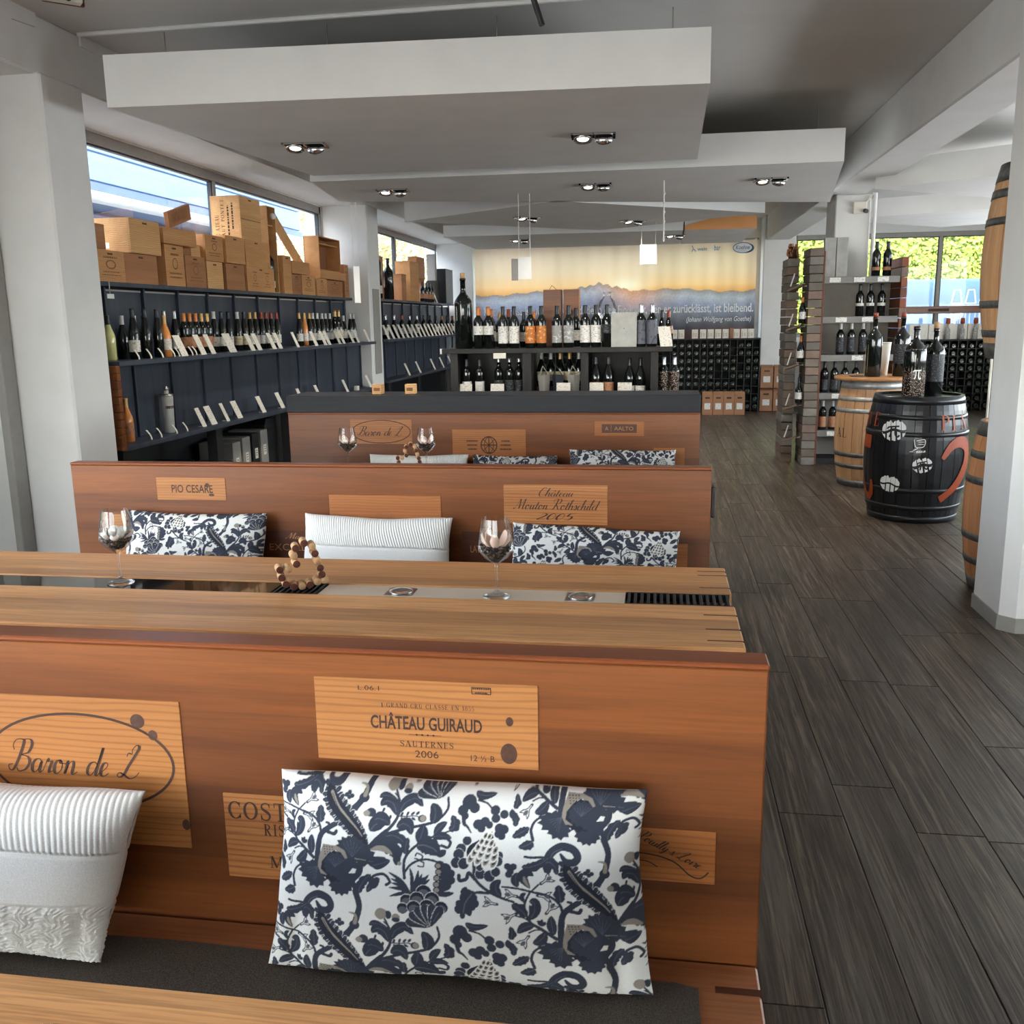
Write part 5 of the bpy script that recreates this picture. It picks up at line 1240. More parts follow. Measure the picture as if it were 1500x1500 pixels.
for i, y in enumerate((5.79, 5.92, 6.13, 6.28)): clip(-3.33, y, LZ + .001, f'bent white card clip on the lower left shelf board, {ORD[i + 1]} from near end')
bottle((-3.43, 5.70, LZ + .0005), 'amber rosé bottle standing in the nearest lower cubby of the left shelf', 'burgundy', 'rose', 'cap_gold', 'label_kraft', -.6, None, k=.95)
t = thing('gift_tube', 'grey patterned gift tube in the second lower cubby of the left shelf', 'gift tube', (-3.43, 6.23, LZ + .0005))
MB().lathe(PROF['tube'][1], n=20).build('tube_body', MT['stone'], t); MB().lathe([(.0445, .255), (.0455, .262), (.0445, .272), (0, .274)], n=20).build('lid', MT['metal'], t)
MB().lathe([(.0415, .17), (.0423, .19)], n=10, a0=-1.4, a1=1.0).build('name_band', MT['ink'], t)
MB().lathe([(0, .30), (.018, .30), (.02, .315), (0, .33)], n=10).build('stopper', MT['metal'], t)
for i, (y, w) in enumerate(((6.60, .6), (6.76, .9), (7.0, .5), (7.22, .9), (7.70, .8), (8.12, .8), (8.62, .7), (9.1, .7), (9.96, .7), (10.8, .8))):
    card(-3.345, y, LZ + .0005, f'cream price card in the long left shelf in a lower cubby, {ORD[i + 1]} from near end', w, .95)
m = tag(MB((-3.36, 10.3, LZ)).box(-3.38, -3.34, 10.26, 10.33, LZ, LZ + .05, .003).build('small_box', MT['white_warm']), 'small white box in a far lower cubby of the long left shelf', 'box')
t = thing('hanging_tag', 'small white tag hanging from the top board above the nearest cubby', 'tag', (-3.565, 5.86, TZ))
MB((-3.565, 5.86, TZ)).box(-3.567, -3.563, 5.83, 5.91, 1.735, 1.765).build('tag_card', MT['white'], t); MB((-3.565, 5.86, TZ)).box(-3.567, -3.564, 5.862, 5.872, 1.765, 1.845).build('strap', MT['frame'], t)

# grey binder-like cartons and black tubs standing under the long shelf
for i, (y, zt, w, mt) in enumerate(((7.18, .46, .10, 'black'), (7.33, .60, .13, 'grey_box'), (7.52, .62, .13, 'grey_box'), (7.71, .63, .11, 'black'), (7.89, .64, .13, 'grey_box'))):
    t = thing('storage_carton', f'{"black" if mt == "black" else "grey"} upright carton under the long left shelf, {ORD[i + 1]} from the near end', 'carton', (-3.6, y, 0), group='cartons under the left shelf')
    MB().box(-.15, .15, -w / 2 - .01, w / 2 + .01, 0, zt, .004).build('body', MT[mt], t)
    Q = Print().rect(-.03, .03, .0, .09); Q.build('paper_label', MT['white_warm'], t, (.1515, 0, zt - .22), (0, 0, math.pi / 2))
    Q = Print().addp(greeked(.045, .06, 3, i)); Q.build('lettering', MT['ink'], t, (.1525, 0, zt - .17), (0, 0, math.pi / 2))
for y, zt, lb in ((6.55, .55, 'black rounded tub under the long left shelf, before the cartons'), (8.13, .72, 'black rounded tub under the long left shelf, behind the cartons')):
    t = thing('storage_tub', lb, 'tub', (-3.64, y, 0), group='black tubs under the left shelf')
    pr = [(-.13, 0), (.13, 0), (.15, .05), (.15, zt - .05), (.11, zt), (-.11, zt), (-.15, zt - .05), (-.15, .05)]
    MB().prism(pr, -.16, .16, axis=0).build('body', MT['black'], t); MB().prism([(-.10, zt - .12), (.10, zt - .12), (.10, zt - .08), (-.10, zt - .08)], .16, .163, axis=0).build('handle_slot', MT['dark_rack'], t)

# ------------------------------------------------------------------ wooden wine crates on the shelf
CG = 'wooden wine crates on the long left shelf'
def crate(y0, y1, z0, z1, x1, depth, mat, label, printed=None, side=None, rot=0.0, sticker=None, kind='closed', lean=None):
    """Crate whose long face looks into the room (+X); side print sits on the face towards the viewer (-Y)."""
    W, H = y1 - y0, z1 - z0; t = thing('wine_crate', label, 'wooden crate', (x1 - depth / 2, (y0 + y1) / 2, z0), (0, 0, rot), CG)
    d, w, th = depth / 2, W / 2, .010
    if lean: t.rotation_euler = lean
    if kind == 'closed':
        MB().box(d - th, d, -w, w, 0, H, .0015).build('front_board', MT[mat], t)
        MB().box(-d + th, d - th - .0005, -w, -w + th, 0, H, .0015).build('end_board', MT[mat], t)
        MB().box(-d + th, d - th - .0005, w - th, w, 0, H, .0015).build('end_board', MT[mat], t)
        MB().box(-d, -d + th - .0005, -w, w, 0, H, .0015).build('rear_board', MT[mat], t)
        MB().box(-d + th, d - th - .0005, -w + th, w - th, H - th - .004, H - .003, .001).build('lid', MT[mat], t)
        m = MB(); m.box(d - .0005, d + .0006, -.03, .03, H - .03, H - .018); m.build('hand_slot', MT['knot'], t) if H > .16 else None
    else:
        MB().box(-d, -d + th, -w, w, 0, H, .001).build('rear_board', MT['crate_in'], t)
        for s in (-1, 1): MB().box(-d + th, d, s * w, s * (w - th), 0, H, .001).build('side_board', MT[mat], t)
        MB().box(-d + th, d, -w + th, w - th, 0, th, .001).build('end_board', MT[mat], t); MB().box(-d + th, d, -w + th, w - th, H - th, H, .001).build('end_board', MT[mat], t)
        MB().box(-d + th, d - .03, -w + th, w - th, H * .78, H * .78 + .012).build('cross_bar', MT[mat], t)
    if printed: printed.fit(-W * .34, W * .34, H * .2, H * .8).build('front_print', MT['ink_soft'], t, (d + .0012, 0, 0), (0, 0, math.pi / 2))
    if side is not None: side.build('side_print', MT['ink'], t, (0, -w - .0012, 0))
    if sticker: Print().rect(*sticker).build('white_sticker', MT['white'], t, (0, -w - .001, 0)); 
    return t
def emblem(seed): return Print().addp(greeked(1, .25, 1, seed), 0, .8).ellipse(0, .45, .2, .2, .05).addp(greeked(1.2, .3, 2, seed + 5), 0, 0)
X0 = -3.60; zt = TZ + .0006; H1 = .2
def P_(): return emblem(random.randrange(99))
crate(5.62, 5.93, 2.052, 2.21, X0, .27, 'crate_c', 'small brown crate at the near end, upper row, cut by the pier')
crate(5.80, 6.135, zt, 2.050, X0, .28, 'crate_b', 'printed crate at the near end of the bottom row, reading as two emblems', P_())
crate(6.15, 6.585, zt, 2.050, X0 - .01, .27, 'crate_c', 'brown crate second in the bottom row, next to the near printed one')
crate(6.22, 6.625, 2.052, 2.285, X0 + .01, .28, 'crate', 'big pale crate with white sticker, upper row near the pier', side=None, sticker=(-.10, -.02, .03, .07))
crate(6.69, 6.975, zt, 2.145, X0 + .0, .27, 'crate_b', 'tall tan crate with dark stamp, third in the bottom row', P_())
crate(6.99, 7.32, zt, 2.085, X0 + .0, .27, 'crate_c', 'tan crate with faded round stamp, fourth in the bottom row', P_())
crate(6.655, 7.16, 2.148, 2.265, X0 + .02, .20, 'crate_b', 'flat crate lying across the tall tan crate')
t = crate(6.85, 7.33, 2.312, 2.43, X0 - .06, .03, 'crate_c', 'loose crate lid tilted upright on the flat crate, printed with a château name', sans('CHATEAU TALBOT'))
t.rotation_euler = (.24, 0, .12); t.location.z = 2.325
crate(7.345, 7.63, zt, 2.062, X0 - .0, .28, 'crate', 'crate with a slanting white label strip, fifth in the bottom row')
b_ = bpy.context.scene.objects; tt = [o for o in COL.objects if o.get('label', '').startswith('crate with a slanting')][0]
Print().poly([(-.09, .02), (-.05, .02), (-.10, .17), (-.13, .17)]).build('white_sticker', MT['white'], tt, (.09, -.1437, 0))
crate(7.67, 8.03, zt, 2.062, X0 + .01, .27, 'crate_c', 'plain brown crate, sixth in the bottom row')
crate(7.18, 7.335, 2.088, 2.185, X0 - .04, .2, 'crate', 'small pale crate with fine print behind the stacked pair')
crate(7.345, 7.665, 2.066, 2.27, X0 + .0, .27, 'crate_b', 'brown crate with stamps, left of the upper pair', P_())
crate(7.675, 8.045, 2.066, 2.29, X0 + .02, .27, 'crate_b', 'tan crate, right of the upper pair')
crate(8.06, 8.665, zt, 2.062, X0 + .02, .28, 'crate_b', 'wide crate with two ornate emblems, seventh in the bottom row', Print().addp(emblem(4), -1, 0).addp(emblem(9), 1, 0))
crate(8.085, 8.55, 2.0636, 2.292, X0 + .01, .27, 'grey_box' if False else 'crate_b', 'greyed crate under the tall one with lettering')
crate(8.07, 8.50, 2.294, 2.655, X0 - .01, .27, 'crate', 'crate with château lettering up its pale end, topping the tall stack', side=None)
tt = [o for o in COL.objects if o.get('label', '').startswith('crate with château')][0]
[Print().addp(q_, rot=math.pi / 2).build('side_print', MT['ink'], tt, (0, -.2162, .18)) for q_ in (serif('CHATEAU').fit(-.16, .02, .062, .10), serif('HAUT PONTET').fit(-.16, .15, .012, .044), greeked(.26, .02, 1, 3).fit(-.15, .10, -.03, -.015), greeked(.2, .02, 1, 8).fit(-.10, .12, -.07, -.055))]; MB().box(.1352, .1358, -.21, .21, .166, .171).build('board_seam', MT['ink'], tt)
t = crate(8.70, 8.90, zt, 2.64, X0 - .03, .14, 'crate', 'tall narrow open crate holding a dark bottle', kind='open')
bottle((-3.69, 8.80, zt + .011), 'dark bottle inside the tall narrow open crate', 'magnum', 'bottle', 'cap_black', 'label', -.3, k=.80)
m = tag(MB((-3.66, 8.79, 2.45)).lathe([(0, -.03), (.022, -.022), (.03, 0), (.022, .022), (0, .03)], c=(-3.61, 8.79, 2.55), n=14).build('glass_ball', MT['white']), 'small white ball in the top of the tall narrow crate', 'ball')
m.location = (0, 0, 0); m.data.transform(Matrix.Translation((-3.66, 8.79, 2.45))) 
crate(8.92, 9.13, zt, 2.205, X0 + .01, .2, 'crate_b', 'upright tan crate beside the tall narrow open one')
crate(9.16, 9.40, zt, 2.04, X0, .25, 'crate_c', 'stamped crate under the small flat one, past the upright crate', P_())
crate(9.42, 9.80, zt, 2.045, X0, .25, 'crate_b', 'stamped crate before the leaning board', P_())
crate(9.15, 9.63, 2.048, 2.17, X0 + .01, .2, 'crate_b', 'small flat crate on two stamped crates')
t = thing('crate_board', 'long loose crate board leaning diagonally over the crates', 'board', (-3.68, 9.93, 2.05), (-.0, 0, 0), None)
MB().box(-.006, .006, -.07, .07, 0, .86, .001).build('plank', MT['crate'], t); t.rotation_euler = (1.02, 0, 0); t.location = (-3.78, 9.92, 2.14)
crate(9.85, 10.17, zt, 2.028, X0, .25, 'crate_b', 'stamped crate under the open upright crate, left one', P_())
crate(10.19, 10.72, zt, 2.022, X0 - .01, .25, 'crate_c', 'brown crate under the open upright crate, right one', P_())
crate(9.93, 10.76, 2.031, 2.115, X0 + .02, .24, 'crate_b', 'flat crate carrying the open upright crate')
crate(9.97, 10.66, 2.117, 2.475, X0 - .0, .17, 'crate_b', 'open upright crate standing on the flat crate by the pier', kind='open')
crate(10.77, 10.92, zt, 2.22, X0, .25, 'crate_c', 'narrow printed crate at the far end against the pier', P_())

# second shelf: bottles, cards and things on top
GB = 'bottles on the second left shelf'
R2 = random.Random(5)
for i in range(24):
    y = 11.62 + i * .205; kd = R2.choice(['bordeaux', 'burgundy', 'bordeaux']); cp = R2.choice('wskkcr') if i < 12 else R2.choice('kkkrc')
    bottle((-3.5 - .05 * (i % 2), y, 1.3505), f'{kindn[kd]} bottle with {capn[cp]} capsule on the second left shelf, {ORD[i + 1]} from the pier', kd, 'bottle', capw[cp], R2.choice(['label', 'label_white', 'label_dark', None]), -.5, GB)
for i in range(19):
    y = 11.62 + i * .235
    card(-3.335, y, 1.3505, f'price card on the second left shelf at the upper board, {ORD[i + 1]} from the pier', .95, 1.2)
for i, y in enumerate((12.6, 13.2, 14.1, 14.7, 15.3)): card(-3.345, y, .8455, f'price card in the second left shelf in a lower cubby, {ORD[i + 1]} from the pier', .8, 1.1)
bottle((-3.62, 12.05, 1.8606), 'very large dark bottle nearest the pier on top of the second shelf', 'magnum', 'bottle', 'cap_black', 'label', -.6, k=1.25)
bottle((-3.60, 12.60, 1.8606), 'large dark bottle behind the nearest one on top of the second shelf', 'magnum', 'bottle', 'cap_black', None, -.6, k=.98)
def wbox(x, y, z, w, d, h, mat, label, rz=0.0, lidmat=None):
    t = thing('wooden_box', label, 'wooden box', (x, y, z), (0, 0, rz), 'boxes on top of the second shelf')
    MB().box(-d / 2, d / 2, -w / 2, w / 2, 0, h - .013, .002).build('body', MT[mat], t)
    MB().box(-d / 2 - .002, d / 2 + .002, -w / 2 - .002, w / 2 + .002, h - .012, h, .002).build('lid', MT[lidmat or mat], t); return t
wbox(-3.72, 12.30, 1.8606, .28, .2, .55, 'crate_c', 'tall brown box behind the largest bottle on the second shelf')
wbox(-3.66, 13.25, 1.8606, .24, .2, .36, 'crate_c', 'brown box with a string beside the tall pale one')
wbox(-3.66, 13.82, 1.8606, .50, .22, .56, 'crate_b', 'tallest pale box on top of the second shelf')
wbox(-3.74, 14.70, 2.22, .5, .14, .32, 'crate_c', 'brown box lying above the small dark bottles')
wbox(-3.74, 14.52, 1.8606, .06, .14, .358, 'crate_c', 'narrow upright box carrying the raised brown box')
wbox(-3.74, 14.88, 1.8606, .06, .14, .358, 'crate_c', 'second narrow upright box carrying the raised brown box')
wbox(-3.70, 15.55, 2.22, .12, .14, .42, 'grey_box', 'slim grey box leaning beside the dark case')
wbox(-3.70, 15.55, 1.8606, .2, .16, .358, 'black', 'small black case beneath the slim grey box')
wbox(-3.62, 16.05, 1.8606, .55, .2, .56, 'black', 'big dark case at the far end on top of the second shelf')
for i, y in enumerate((14.30, 14.55, 14.75, 14.92)):
    bottle((-3.56, y, 1.8606), f'short dark bottle on the second shelf under the raised box, {ORD[i + 1]} from left', 'bordeaux', 'bottle', 'cap_black', 'label_kraft', -.5, 'short bottles on the second shelf', k=.95)
for i, y in enumerate((14.43, 14.65, 15.15, 15.36)): card(-3.575, y, 1.8606, f'price card on top of the second left shelf, {ORD[i + 1]} from the left', .7, 1.1, -.35)
m = tag(MB((-3.355, 11.16, 1.1)).box(-3.358, -3.35, 11.05, 11.3, .95, 1.95, .002).build('notice_strip', MT['frame']), 'grey notice strip on the side of the far pier', 'notice')
m.location = (0, 0, 0); m.data.transform(Matrix.Translation((-3.355, 11.16, 1.1)))
# ------------------------------------------------------------------ display unit in the middle (dark gondola with bottles)
go = (-.8, 7.42, 0)
t = thing('display_unit', 'dark wooden display unit with bottles behind the black counter', 'shelf', go)
def GP(name, mat, *b, bev=.002): return MB(go).box(*b, bev).build(name, MT[mat], t)
GP('top_board', 'unit_wood', -1.70, .105, 7.40, 8.0, 1.302, 1.34)
for x0_, x1_ in ((-1.64, -1.58), (-1.06, -.99), (-.60, -.54), (-.06, .0)): GP('upright', 'unit_wood', x0_, x1_, 7.43, 7.98, .0, 1.302)
GP('lower_board', 'unit_wood', -1.58, -1.06, 7.43, 7.98, .93, .96); GP('lower_board', 'unit_wood', -.54, -.06, 7.43, 7.98, .93, .96); GP('lower_board', 'unit_wood', -.99, -.60, 7.43, 7.98, .93, .96)
GP('back_panel', 'unit_wood', -1.58, -1.06, 7.84, 7.86, .96, 1.302); GP('back_panel', 'unit_wood', -.54, -.06, 7.84, 7.86, .96, 1.302)
GP('base_panel', 'dark_rack', -1.58, -.06, 7.86, 7.9, 0, .93)
GP('side_ledge', 'unit_wood', .0, .22, 7.45, 7.95, .93, .96); GP('side_ledge_support', 'unit_wood', .17, .21, 7.47, 7.93, .0, .93)
GP('end_cap', 'white', -1.715, -1.701, 7.40, 7.44, 1.30, 1.342)
GP('price_label', 'white_warm', -1.285, -1.185, 7.394, 7.399, 1.262, 1.305)
GT = 'bottles on top of the display unit'
t2 = bottle((-1.55, 7.56, 1.3405), 'very tall dark bottle with cork at the left end of the display unit', 'magnum', 'bottle', 'cap_cork', None, -1.7, None, cork=True, k=1.0)
Print().rect(-.028, .006, .22, .33).build('label', MT['label_white'], t2, wrap=lambda x, y: (.0728 * math.cos(x / .0725 - .55), .0728 * math.sin(x / .0725 - .55), y))
top_front = [(-1.418, 'c', 'label_white', 'orange-capped bottle with white label', 'bordeaux'), (-1.337, 'c', 'label_white', 'orange-capped bottle with white label', 'bordeaux'), (-1.22, 'k', 'label_white', 'black-capped bottle with pale drawn label', 'bordeaux'), (-1.132, 'k', 'label_white', 'black-capped bottle with pale drawn label', 'bordeaux'),
 (-1.002, 'k', 'label_orange', 'bottle with big orange label', 'bordeaux'), (-.915, 'k', 'label_orange', 'bottle with big orange label', 'bordeaux'), (-.791, 'k', 'label_grey', 'bottle with big grey label', 'bordeaux'), (-.699, 'k', 'label_grey', 'bottle with big grey label', 'bordeaux'),
 (-.569, 'k', 'label_white', 'bottle with plain white label', 'bordeaux'), (-.485, 'k', 'label_white', 'bottle with plain white label', 'bordeaux'), (-.40, 'k', 'label_dark', 'bottle with narrow dark label', 'bordeaux'), (-.137, 's', 'label_silver', 'bottle with silver patterned wrap', 'bordeaux'), (-.053, 's', 'label_silver', 'bottle with silver patterned wrap', 'bordeaux'),
 (.024, 'k', 'label_white', 'slim bottle with small white label', 'burgundy'), (.078, 'r', 'label_kraft', 'reddish-capped slim bottle', 'burgundy')]
for i, (x, cp, lb, ds, kd) in enumerate(top_front):
    tall = lb in ('label_white', 'label_orange', 'label_grey', 'label_silver') and i > 1
    y = 7.5 if i < 13 else (7.78, 7.88)[i - 13]
    bottle((x, y, 1.3405), f'{ds}, {ORD[i + 1]} in the front row on the display unit', kd, 'bottle', capw[cp], lb, -1.65, GT, lz=((.02, .19) if lb == 'label_silver' else ((.035, .16) if tall and kd == 'bordeaux' else (.10, .165))), k=1.06 if i < 13 else .92)
for i, (x, cp) in enumerate(((-1.45, 'c'), (-1.355, 'c'), (-1.30, 'g'), (-1.21, 'r'), (-1.085, 'k'), (-1.0, 'c'), (-.66, 'k'), (-.50, 'k'))):
    bottle((x, 7.72 if i != 2 else 7.82, 1.3405), f'{capn[cp] if cp != "c" else "orange"}-capped bottle, {ORD[i + 1]} in the back row on the display unit', 'bordeaux', 'bottle', capw[cp], 'label', -1.65, 'back row bottles on the display unit', k=1.0 if i not in (2, 4, 5) else .92)
for x, w, mt, lb in ((-.86, .145, 'crate_c', 'left brown wooden gift box standing on the display unit'), (-.705, .125, 'crate_c', 'right brown wooden gift box with dark seal on the display unit')):
    b = thing('gift_box', lb, 'wooden box', (x, 7.86, 1.3405), group='gift boxes on the display unit')
    MB().box(-w / 2, w / 2, -.07, .07, 0, .455, .003).build('body', MT['crate_c'], b); m = MB(); m.box(-w / 2 - .0, w / 2, -.074, -.0705, .004, .45, .001); m.build('sliding_front', MT['cherry'], b)
    if 'right' in lb: Print().disc(0, .27, .022, .022).build('seal', MT['ink'], b, (0, -.0748, 0))
    else: MB().tube((-.03, 0, .455), (-.01, 0, .49), .002, 5).tube((-.01, 0, .49), (.03, 0, .455), .002, 5).build('string_handle', MT['ink'], b)
t = thing('stone_board', 'grey blank stone-look board standing among the bottles on the display unit', 'board', (-.266, 7.45, 1.3405))
MB().box(-.098, .098, -.012, .012, 0, .262, .002).build('slab', MT['stone'], t); Print().disc(0, .14, .004, .004, 8).build('mark', MT['ink'], t, (0, -.0125, 0))
t = thing('decanter', 'clear glass decanter behind the bottles on the display unit', 'decanter', (-.42, 7.86, 1.3405))
MB().lathe([(0, 0), (.05, 0), (.075, .05), (.078, .22), (.08, .30), (.06, .36), (.032, .385), (.03, .42), (.04, .43)], n=24).build('glass_body', MT['glass'], t)
t = thing('mini_board', 'small leaning white card at the right end of the display unit top', 'price card', (.062, 7.45, 1.3405), (0, 0, -1.2))
c = link('card_face', card_m, t, (0, 0, .001), (0, -.4, 0)); link('card_foot', foot_m, t)
GL = 'bottles in the lower part of the display unit'
for i, (x, kd, cp, lb, ds, lz) in enumerate(((-1.527, 'bordeaux', 'k', 'label_white', 'dark bottle with white slash label', (.03, .12)), (-1.421, 'bordeaux', 'k', 'label_white', 'dark bottle with white slash label', (.03, .12)), (-1.265, 'bordeaux', 's', 'label_dark', 'dark bottle with pale blue cap', (.03, .13)), (-1.177, 'bordeaux', 's', 'label_dark', 'dark bottle with pale blue cap', (.03, .13)), (-1.10, 'bordeaux', 's', 'label_dark', 'dark bottle with pale blue cap', (.03, .13)),
  (-.488, 'champagne', 'k', 'label_kraft', 'sparkling bottle with pink label', (.04, .11)), (-.388, 'champagne', 'k', 'label_kraft', 'sparkling bottle with pink label', (.04, .11)), (-.222, 'burgundy', 'k', 'label_white', 'sloping dark bottle with low label', (.02, .08)), (-.137, 'burgundy', 'k', 'label_white', 'sloping dark bottle with low label', (.02, .08)),
  (.044, 'bordeaux', 's', 'pi', 'bottle with speckled number print', (.02, .19)), (.125, 'bordeaux', 's', 'pi', 'bottle with speckled number print', (.02, .19)))):
    MT['pi'] = MT['pi_print']
    bottle((x, 7.52, .9605), f'{ds}, {ORD[i + 1]} in the lower row of the display unit', kd, 'bottle', capw[cp], lb, -1.65, GL, lz=lz, cap_h=.03 if cp == 's' and i < 6 else .062, k=.98)
for i, (x, cp) in enumerate(((-.951, 'w'), (-.873, 'w'), (-.795, 'g'), (-.718, 'g'), (-.641, 'w'))):
    bottle((x, 7.78, 1.02), f'raised bottle with {capn[cp]} capsule, {ORD[i + 1]} in the middle compartment', 'burgundy', 'bottle', capw[cp], 'label_cream2', -1.65, 'bottles in the middle compartment', k=.92)
tag(MB((-.795, 7.78, .96)).box(-.985, -.605, 7.70, 7.86, .9605, 1.019, .002).build('riser_block', MT['black']), 'black riser block under the raised bottles in the middle compartment', 'block')
for i, (x, rz, mt) in enumerate(((-.90, .25, 'grey_box'), (-.79, -.3, 'frame_dark'), (-.662, .1, 'grey_box'))):
    b = thing('bottle_carrier', ('left grey', 'middle dark', 'right grey')[i] + ' tapered bottle carrier in the middle compartment', 'carrier', (x, 7.53, .9605), (0, 0, rz), 'bottle carriers')
    MB().prism([(-.05, 0), (.05, 0), (.062, .17), (-.062, .17)], -.03, .03, axis=0).build('body', MT[mt], b) if False else MB().lathe([(0, 0), (.036, 0), (.052, .165), (.048, .165), (.033, .004), (0, .004)], n=4, smooth=False).build('body', MT[mt], b)
    MB().tube((-.035, 0, .165), (-.01, 0, .235), .004, 6).tube((.035, 0, .165), (-.01, 0, .235), .004, 6).build('handle', MT[mt], b)
CD = 'price cards before the display unit bottles'
def standcard(x, y, z, w, h, label, rz=-1.6):
    b = thing('price_card', label, 'price card', (x, y, z), (0, 0, rz), CD)
    c = link('card_face', card_m, b, (0, 0, .001), (0, -.12, 0)); c.scale = (1, w / .1, h / .16)
    k = Print(); k.rect(-w * .32, -w * .24, h * .12, h * .5); k.disc(-w * .28, h * .5, w * .03, h * .08, 8); k.rect(-w * .3, -w * .26, h * .5, h * .68); k.addp(greeked(w * .45, h * .5, 4, 3), w * .15, h * .4)
    k.build('print', MT['ink'], b, (.0012, 0, 0), (-.0, -.12, math.pi / 2)) if False else None
    return b
for i, (x, w, h) in enumerate(((-1.525, .10, .10), (-1.269, .11, .10), (-.739, .11, .105), (-.478, .11, .105), (-.257, .11, .105))): standcard(x, 7.455, .9605, w, h, f'white card before the lower bottles of the display unit, {ORD[i + 1]} from left')
for i, (x, z) in enumerate(((-.83, 1.06), (-.64, 1.06))): standcard(x, 7.66, 1.02, .08, .12, ('left', 'right')[i] + ' white product card high in the middle compartment') if False else None

# ------------------------------------------------------------------ banner with the sunset print on the back wall
def banner():
    x0, x1, z0, z1, y = -3.20, 1.60, 1.10, 2.845, 16.72
    nu, nv = 300, 180; U, Vv = np.meshgrid(np.linspace(0, 1, nu), np.linspace(0, 1, nv))
    X = x0 + (x1 - x0) * U; Z = z0 + (z1 - z0) * Vv
    wav = .012 * np.sin(U * 63) * (.4 + .6 * Vv) + .008 * np.sin(U * 121 + 1) + .018 * np.exp(-((U - .06 - .05 * (1 - Vv)) / .012) ** 2) + .015 * np.exp(-((U - .11 - .09 * (1 - Vv)) / .02) ** 2)
    Y = y - wav
    C = lambda r, g, b: np.array(srgb(r, g, b)[:3])
    def grad(stops, q):
        out = np.zeros(q.shape + (3,))
        for k in range(3): out[..., k] = np.interp(q, [s_[0] for s_ in stops], [s_[1][k] for s_ in stops])
        return out
    col = grad([(1.10, C(60, 46, 40)), (1.40, C(52, 48, 52)), (1.55, C(84, 84, 98)), (1.72, C(128, 138, 160)), (1.86, C(150, 158, 180)), (2.0, C(236, 170, 100)), (2.12, C(250, 204, 146)), (2.35, C(244, 216, 180)), (2.84, C(236, 218, 200))], Z)
    sun = np.exp(-(((X + .58) / .32) ** 2 + ((Z - 2.08) / .16) ** 2)); col = col * (1 - sun[..., None]) + C(255, 246, 216) * sun[..., None]
    glow = np.exp(-(((X + .6) / .8) ** 2 + ((Z - 1.92) / .14) ** 2)) * .75; col = col * (1 - glow[..., None]) + C(250, 190, 96) * glow[..., None]
    ridge = 2.02 + .03 * np.sin(X * 3 + 1) + .012 * np.sin(X * 17) + .16 * np.exp(-((X + 1.0) / .42) ** 2) + .02 * np.sin(X * 41) * np.exp(-((X + 1.0) / .5) ** 2)
    hill = (Z < ridge); dep = np.clip((ridge - Z) / .9, 0, 1)
    hc = grad([(0, C(150, 140, 134)), (.12, C(176, 176, 184)), (.3, C(136, 140, 160)), (.5, C(108, 106, 112)), (.75, C(58, 56, 62)), (1, C(46, 36, 32))], dep)
    warm = np.exp(-((X + .45) / .5) ** 2) * np.exp(-(dep / .35) ** 2) * .7; hc = hc * (1 - warm[..., None]) + C(226, 156, 104) * warm[..., None]
    tx = .5 + .5 * np.sin(X * 57 + 5 * np.sin(Z * 31)) * np.sin(Z * 71 + 3 * np.sin(X * 23)); hc = hc * (.86 + .22 * tx[..., None])
    field = (Z < 1.42 + .05 * np.sin(X * 2 - 1) + np.clip((X - .4) * .05, 0, .1)) & (X > .2); 
    col = np.where(hill[..., None], hc, col); 
    fw_ = np.clip((X - .3) / .6, 0, 1) * np.clip((1.43 - Z) / .1, 0, 1) * .7; col = col * (1 - fw_[..., None]) + C(112, 74, 56) * fw_[..., None]
    t = thing('banner', 'large sunset landscape banner with German quotation on the back wall', 'banner', ((x0 + x1) / 2, y, z1))
    o = Vector(t.location); P = np.stack([X - o.x, Y - o.y, Z - o.z], -1).reshape(-1, 3)
    iu = np.arange(nu * nv).reshape(nv, nu); q = np.stack([iu[:-1, :-1], iu[:-1, 1:], iu[1:, 1:], iu[1:, :-1]], -1).reshape(-1, 4)
    me = bpy.data.meshes.new('cloth'); me.from_pydata(P.tolist(), [], q.tolist()); me.materials.append(MT['banner'])
    ca = me.color_attributes.new('Col', 'FLOAT_COLOR', 'POINT'); a = np.ones((nu * nv, 4), np.float32); a[:, :3] = np.clip(col.reshape(-1, 3), 0, 1); ca.data.foreach_set('color', a.ravel())
    me.polygons.foreach_set('use_smooth', np.ones(len(me.polygons), bool)); link('cloth', me, t)
    MB(o).tube((x0 - .04, y + .01, z1 - .01), (x1 + .03, y + .01, z1 - .01), .016, 8).build('hanging_pole', MT['frame'], t)
    fr = y - .042 - o.y
    P = Print(); P.addp(sans('Kein Genuss ist vorübergehend, denn der Eindruck, den er zurücklässt, ist bleibend.', .018).fit(-3.05, 1.57, 1.60, 1.79))
    P.build('quotation', MT['white'], t, (-o.x, fr, -o.z))
    P = Print(); P.addp(sans('(Johann Wolfgang von Goethe)', 0, .25).fit(.46, 1.54, 1.465, 1.575)); P.build('attribution', MT['white'], t, (-o.x, fr, -o.z))
    P = Print(); P.addp(sans('wein', .01).fit(.62, .78, 2.66, 2.72)); P.addp(sans('bar', .01).fit(.90, 1.0, 2.66, 2.75)); P.rib(spline([(.53, 2.75), (.55, 2.70), (.53, 2.65)]), .012); P.disc(.57, 2.68, .012, .012); P.disc(.59, 2.66, .01, .01); P.build('logo_lettering', MT['blue_print'], t, (-o.x, fr, -o.z))
    P = Print(); P.addp(sans('und', .0).fit(.80, .88, 2.67, 2.72)); P.build('pale_lettering', MT['white'], t, (-o.x, fr, -o.z))
    P = Print(); P.disc(1.365, 2.695, .165, .085, 40); P.build('oval_badge', MT['white'], t, (-o.x, fr, -o.z))
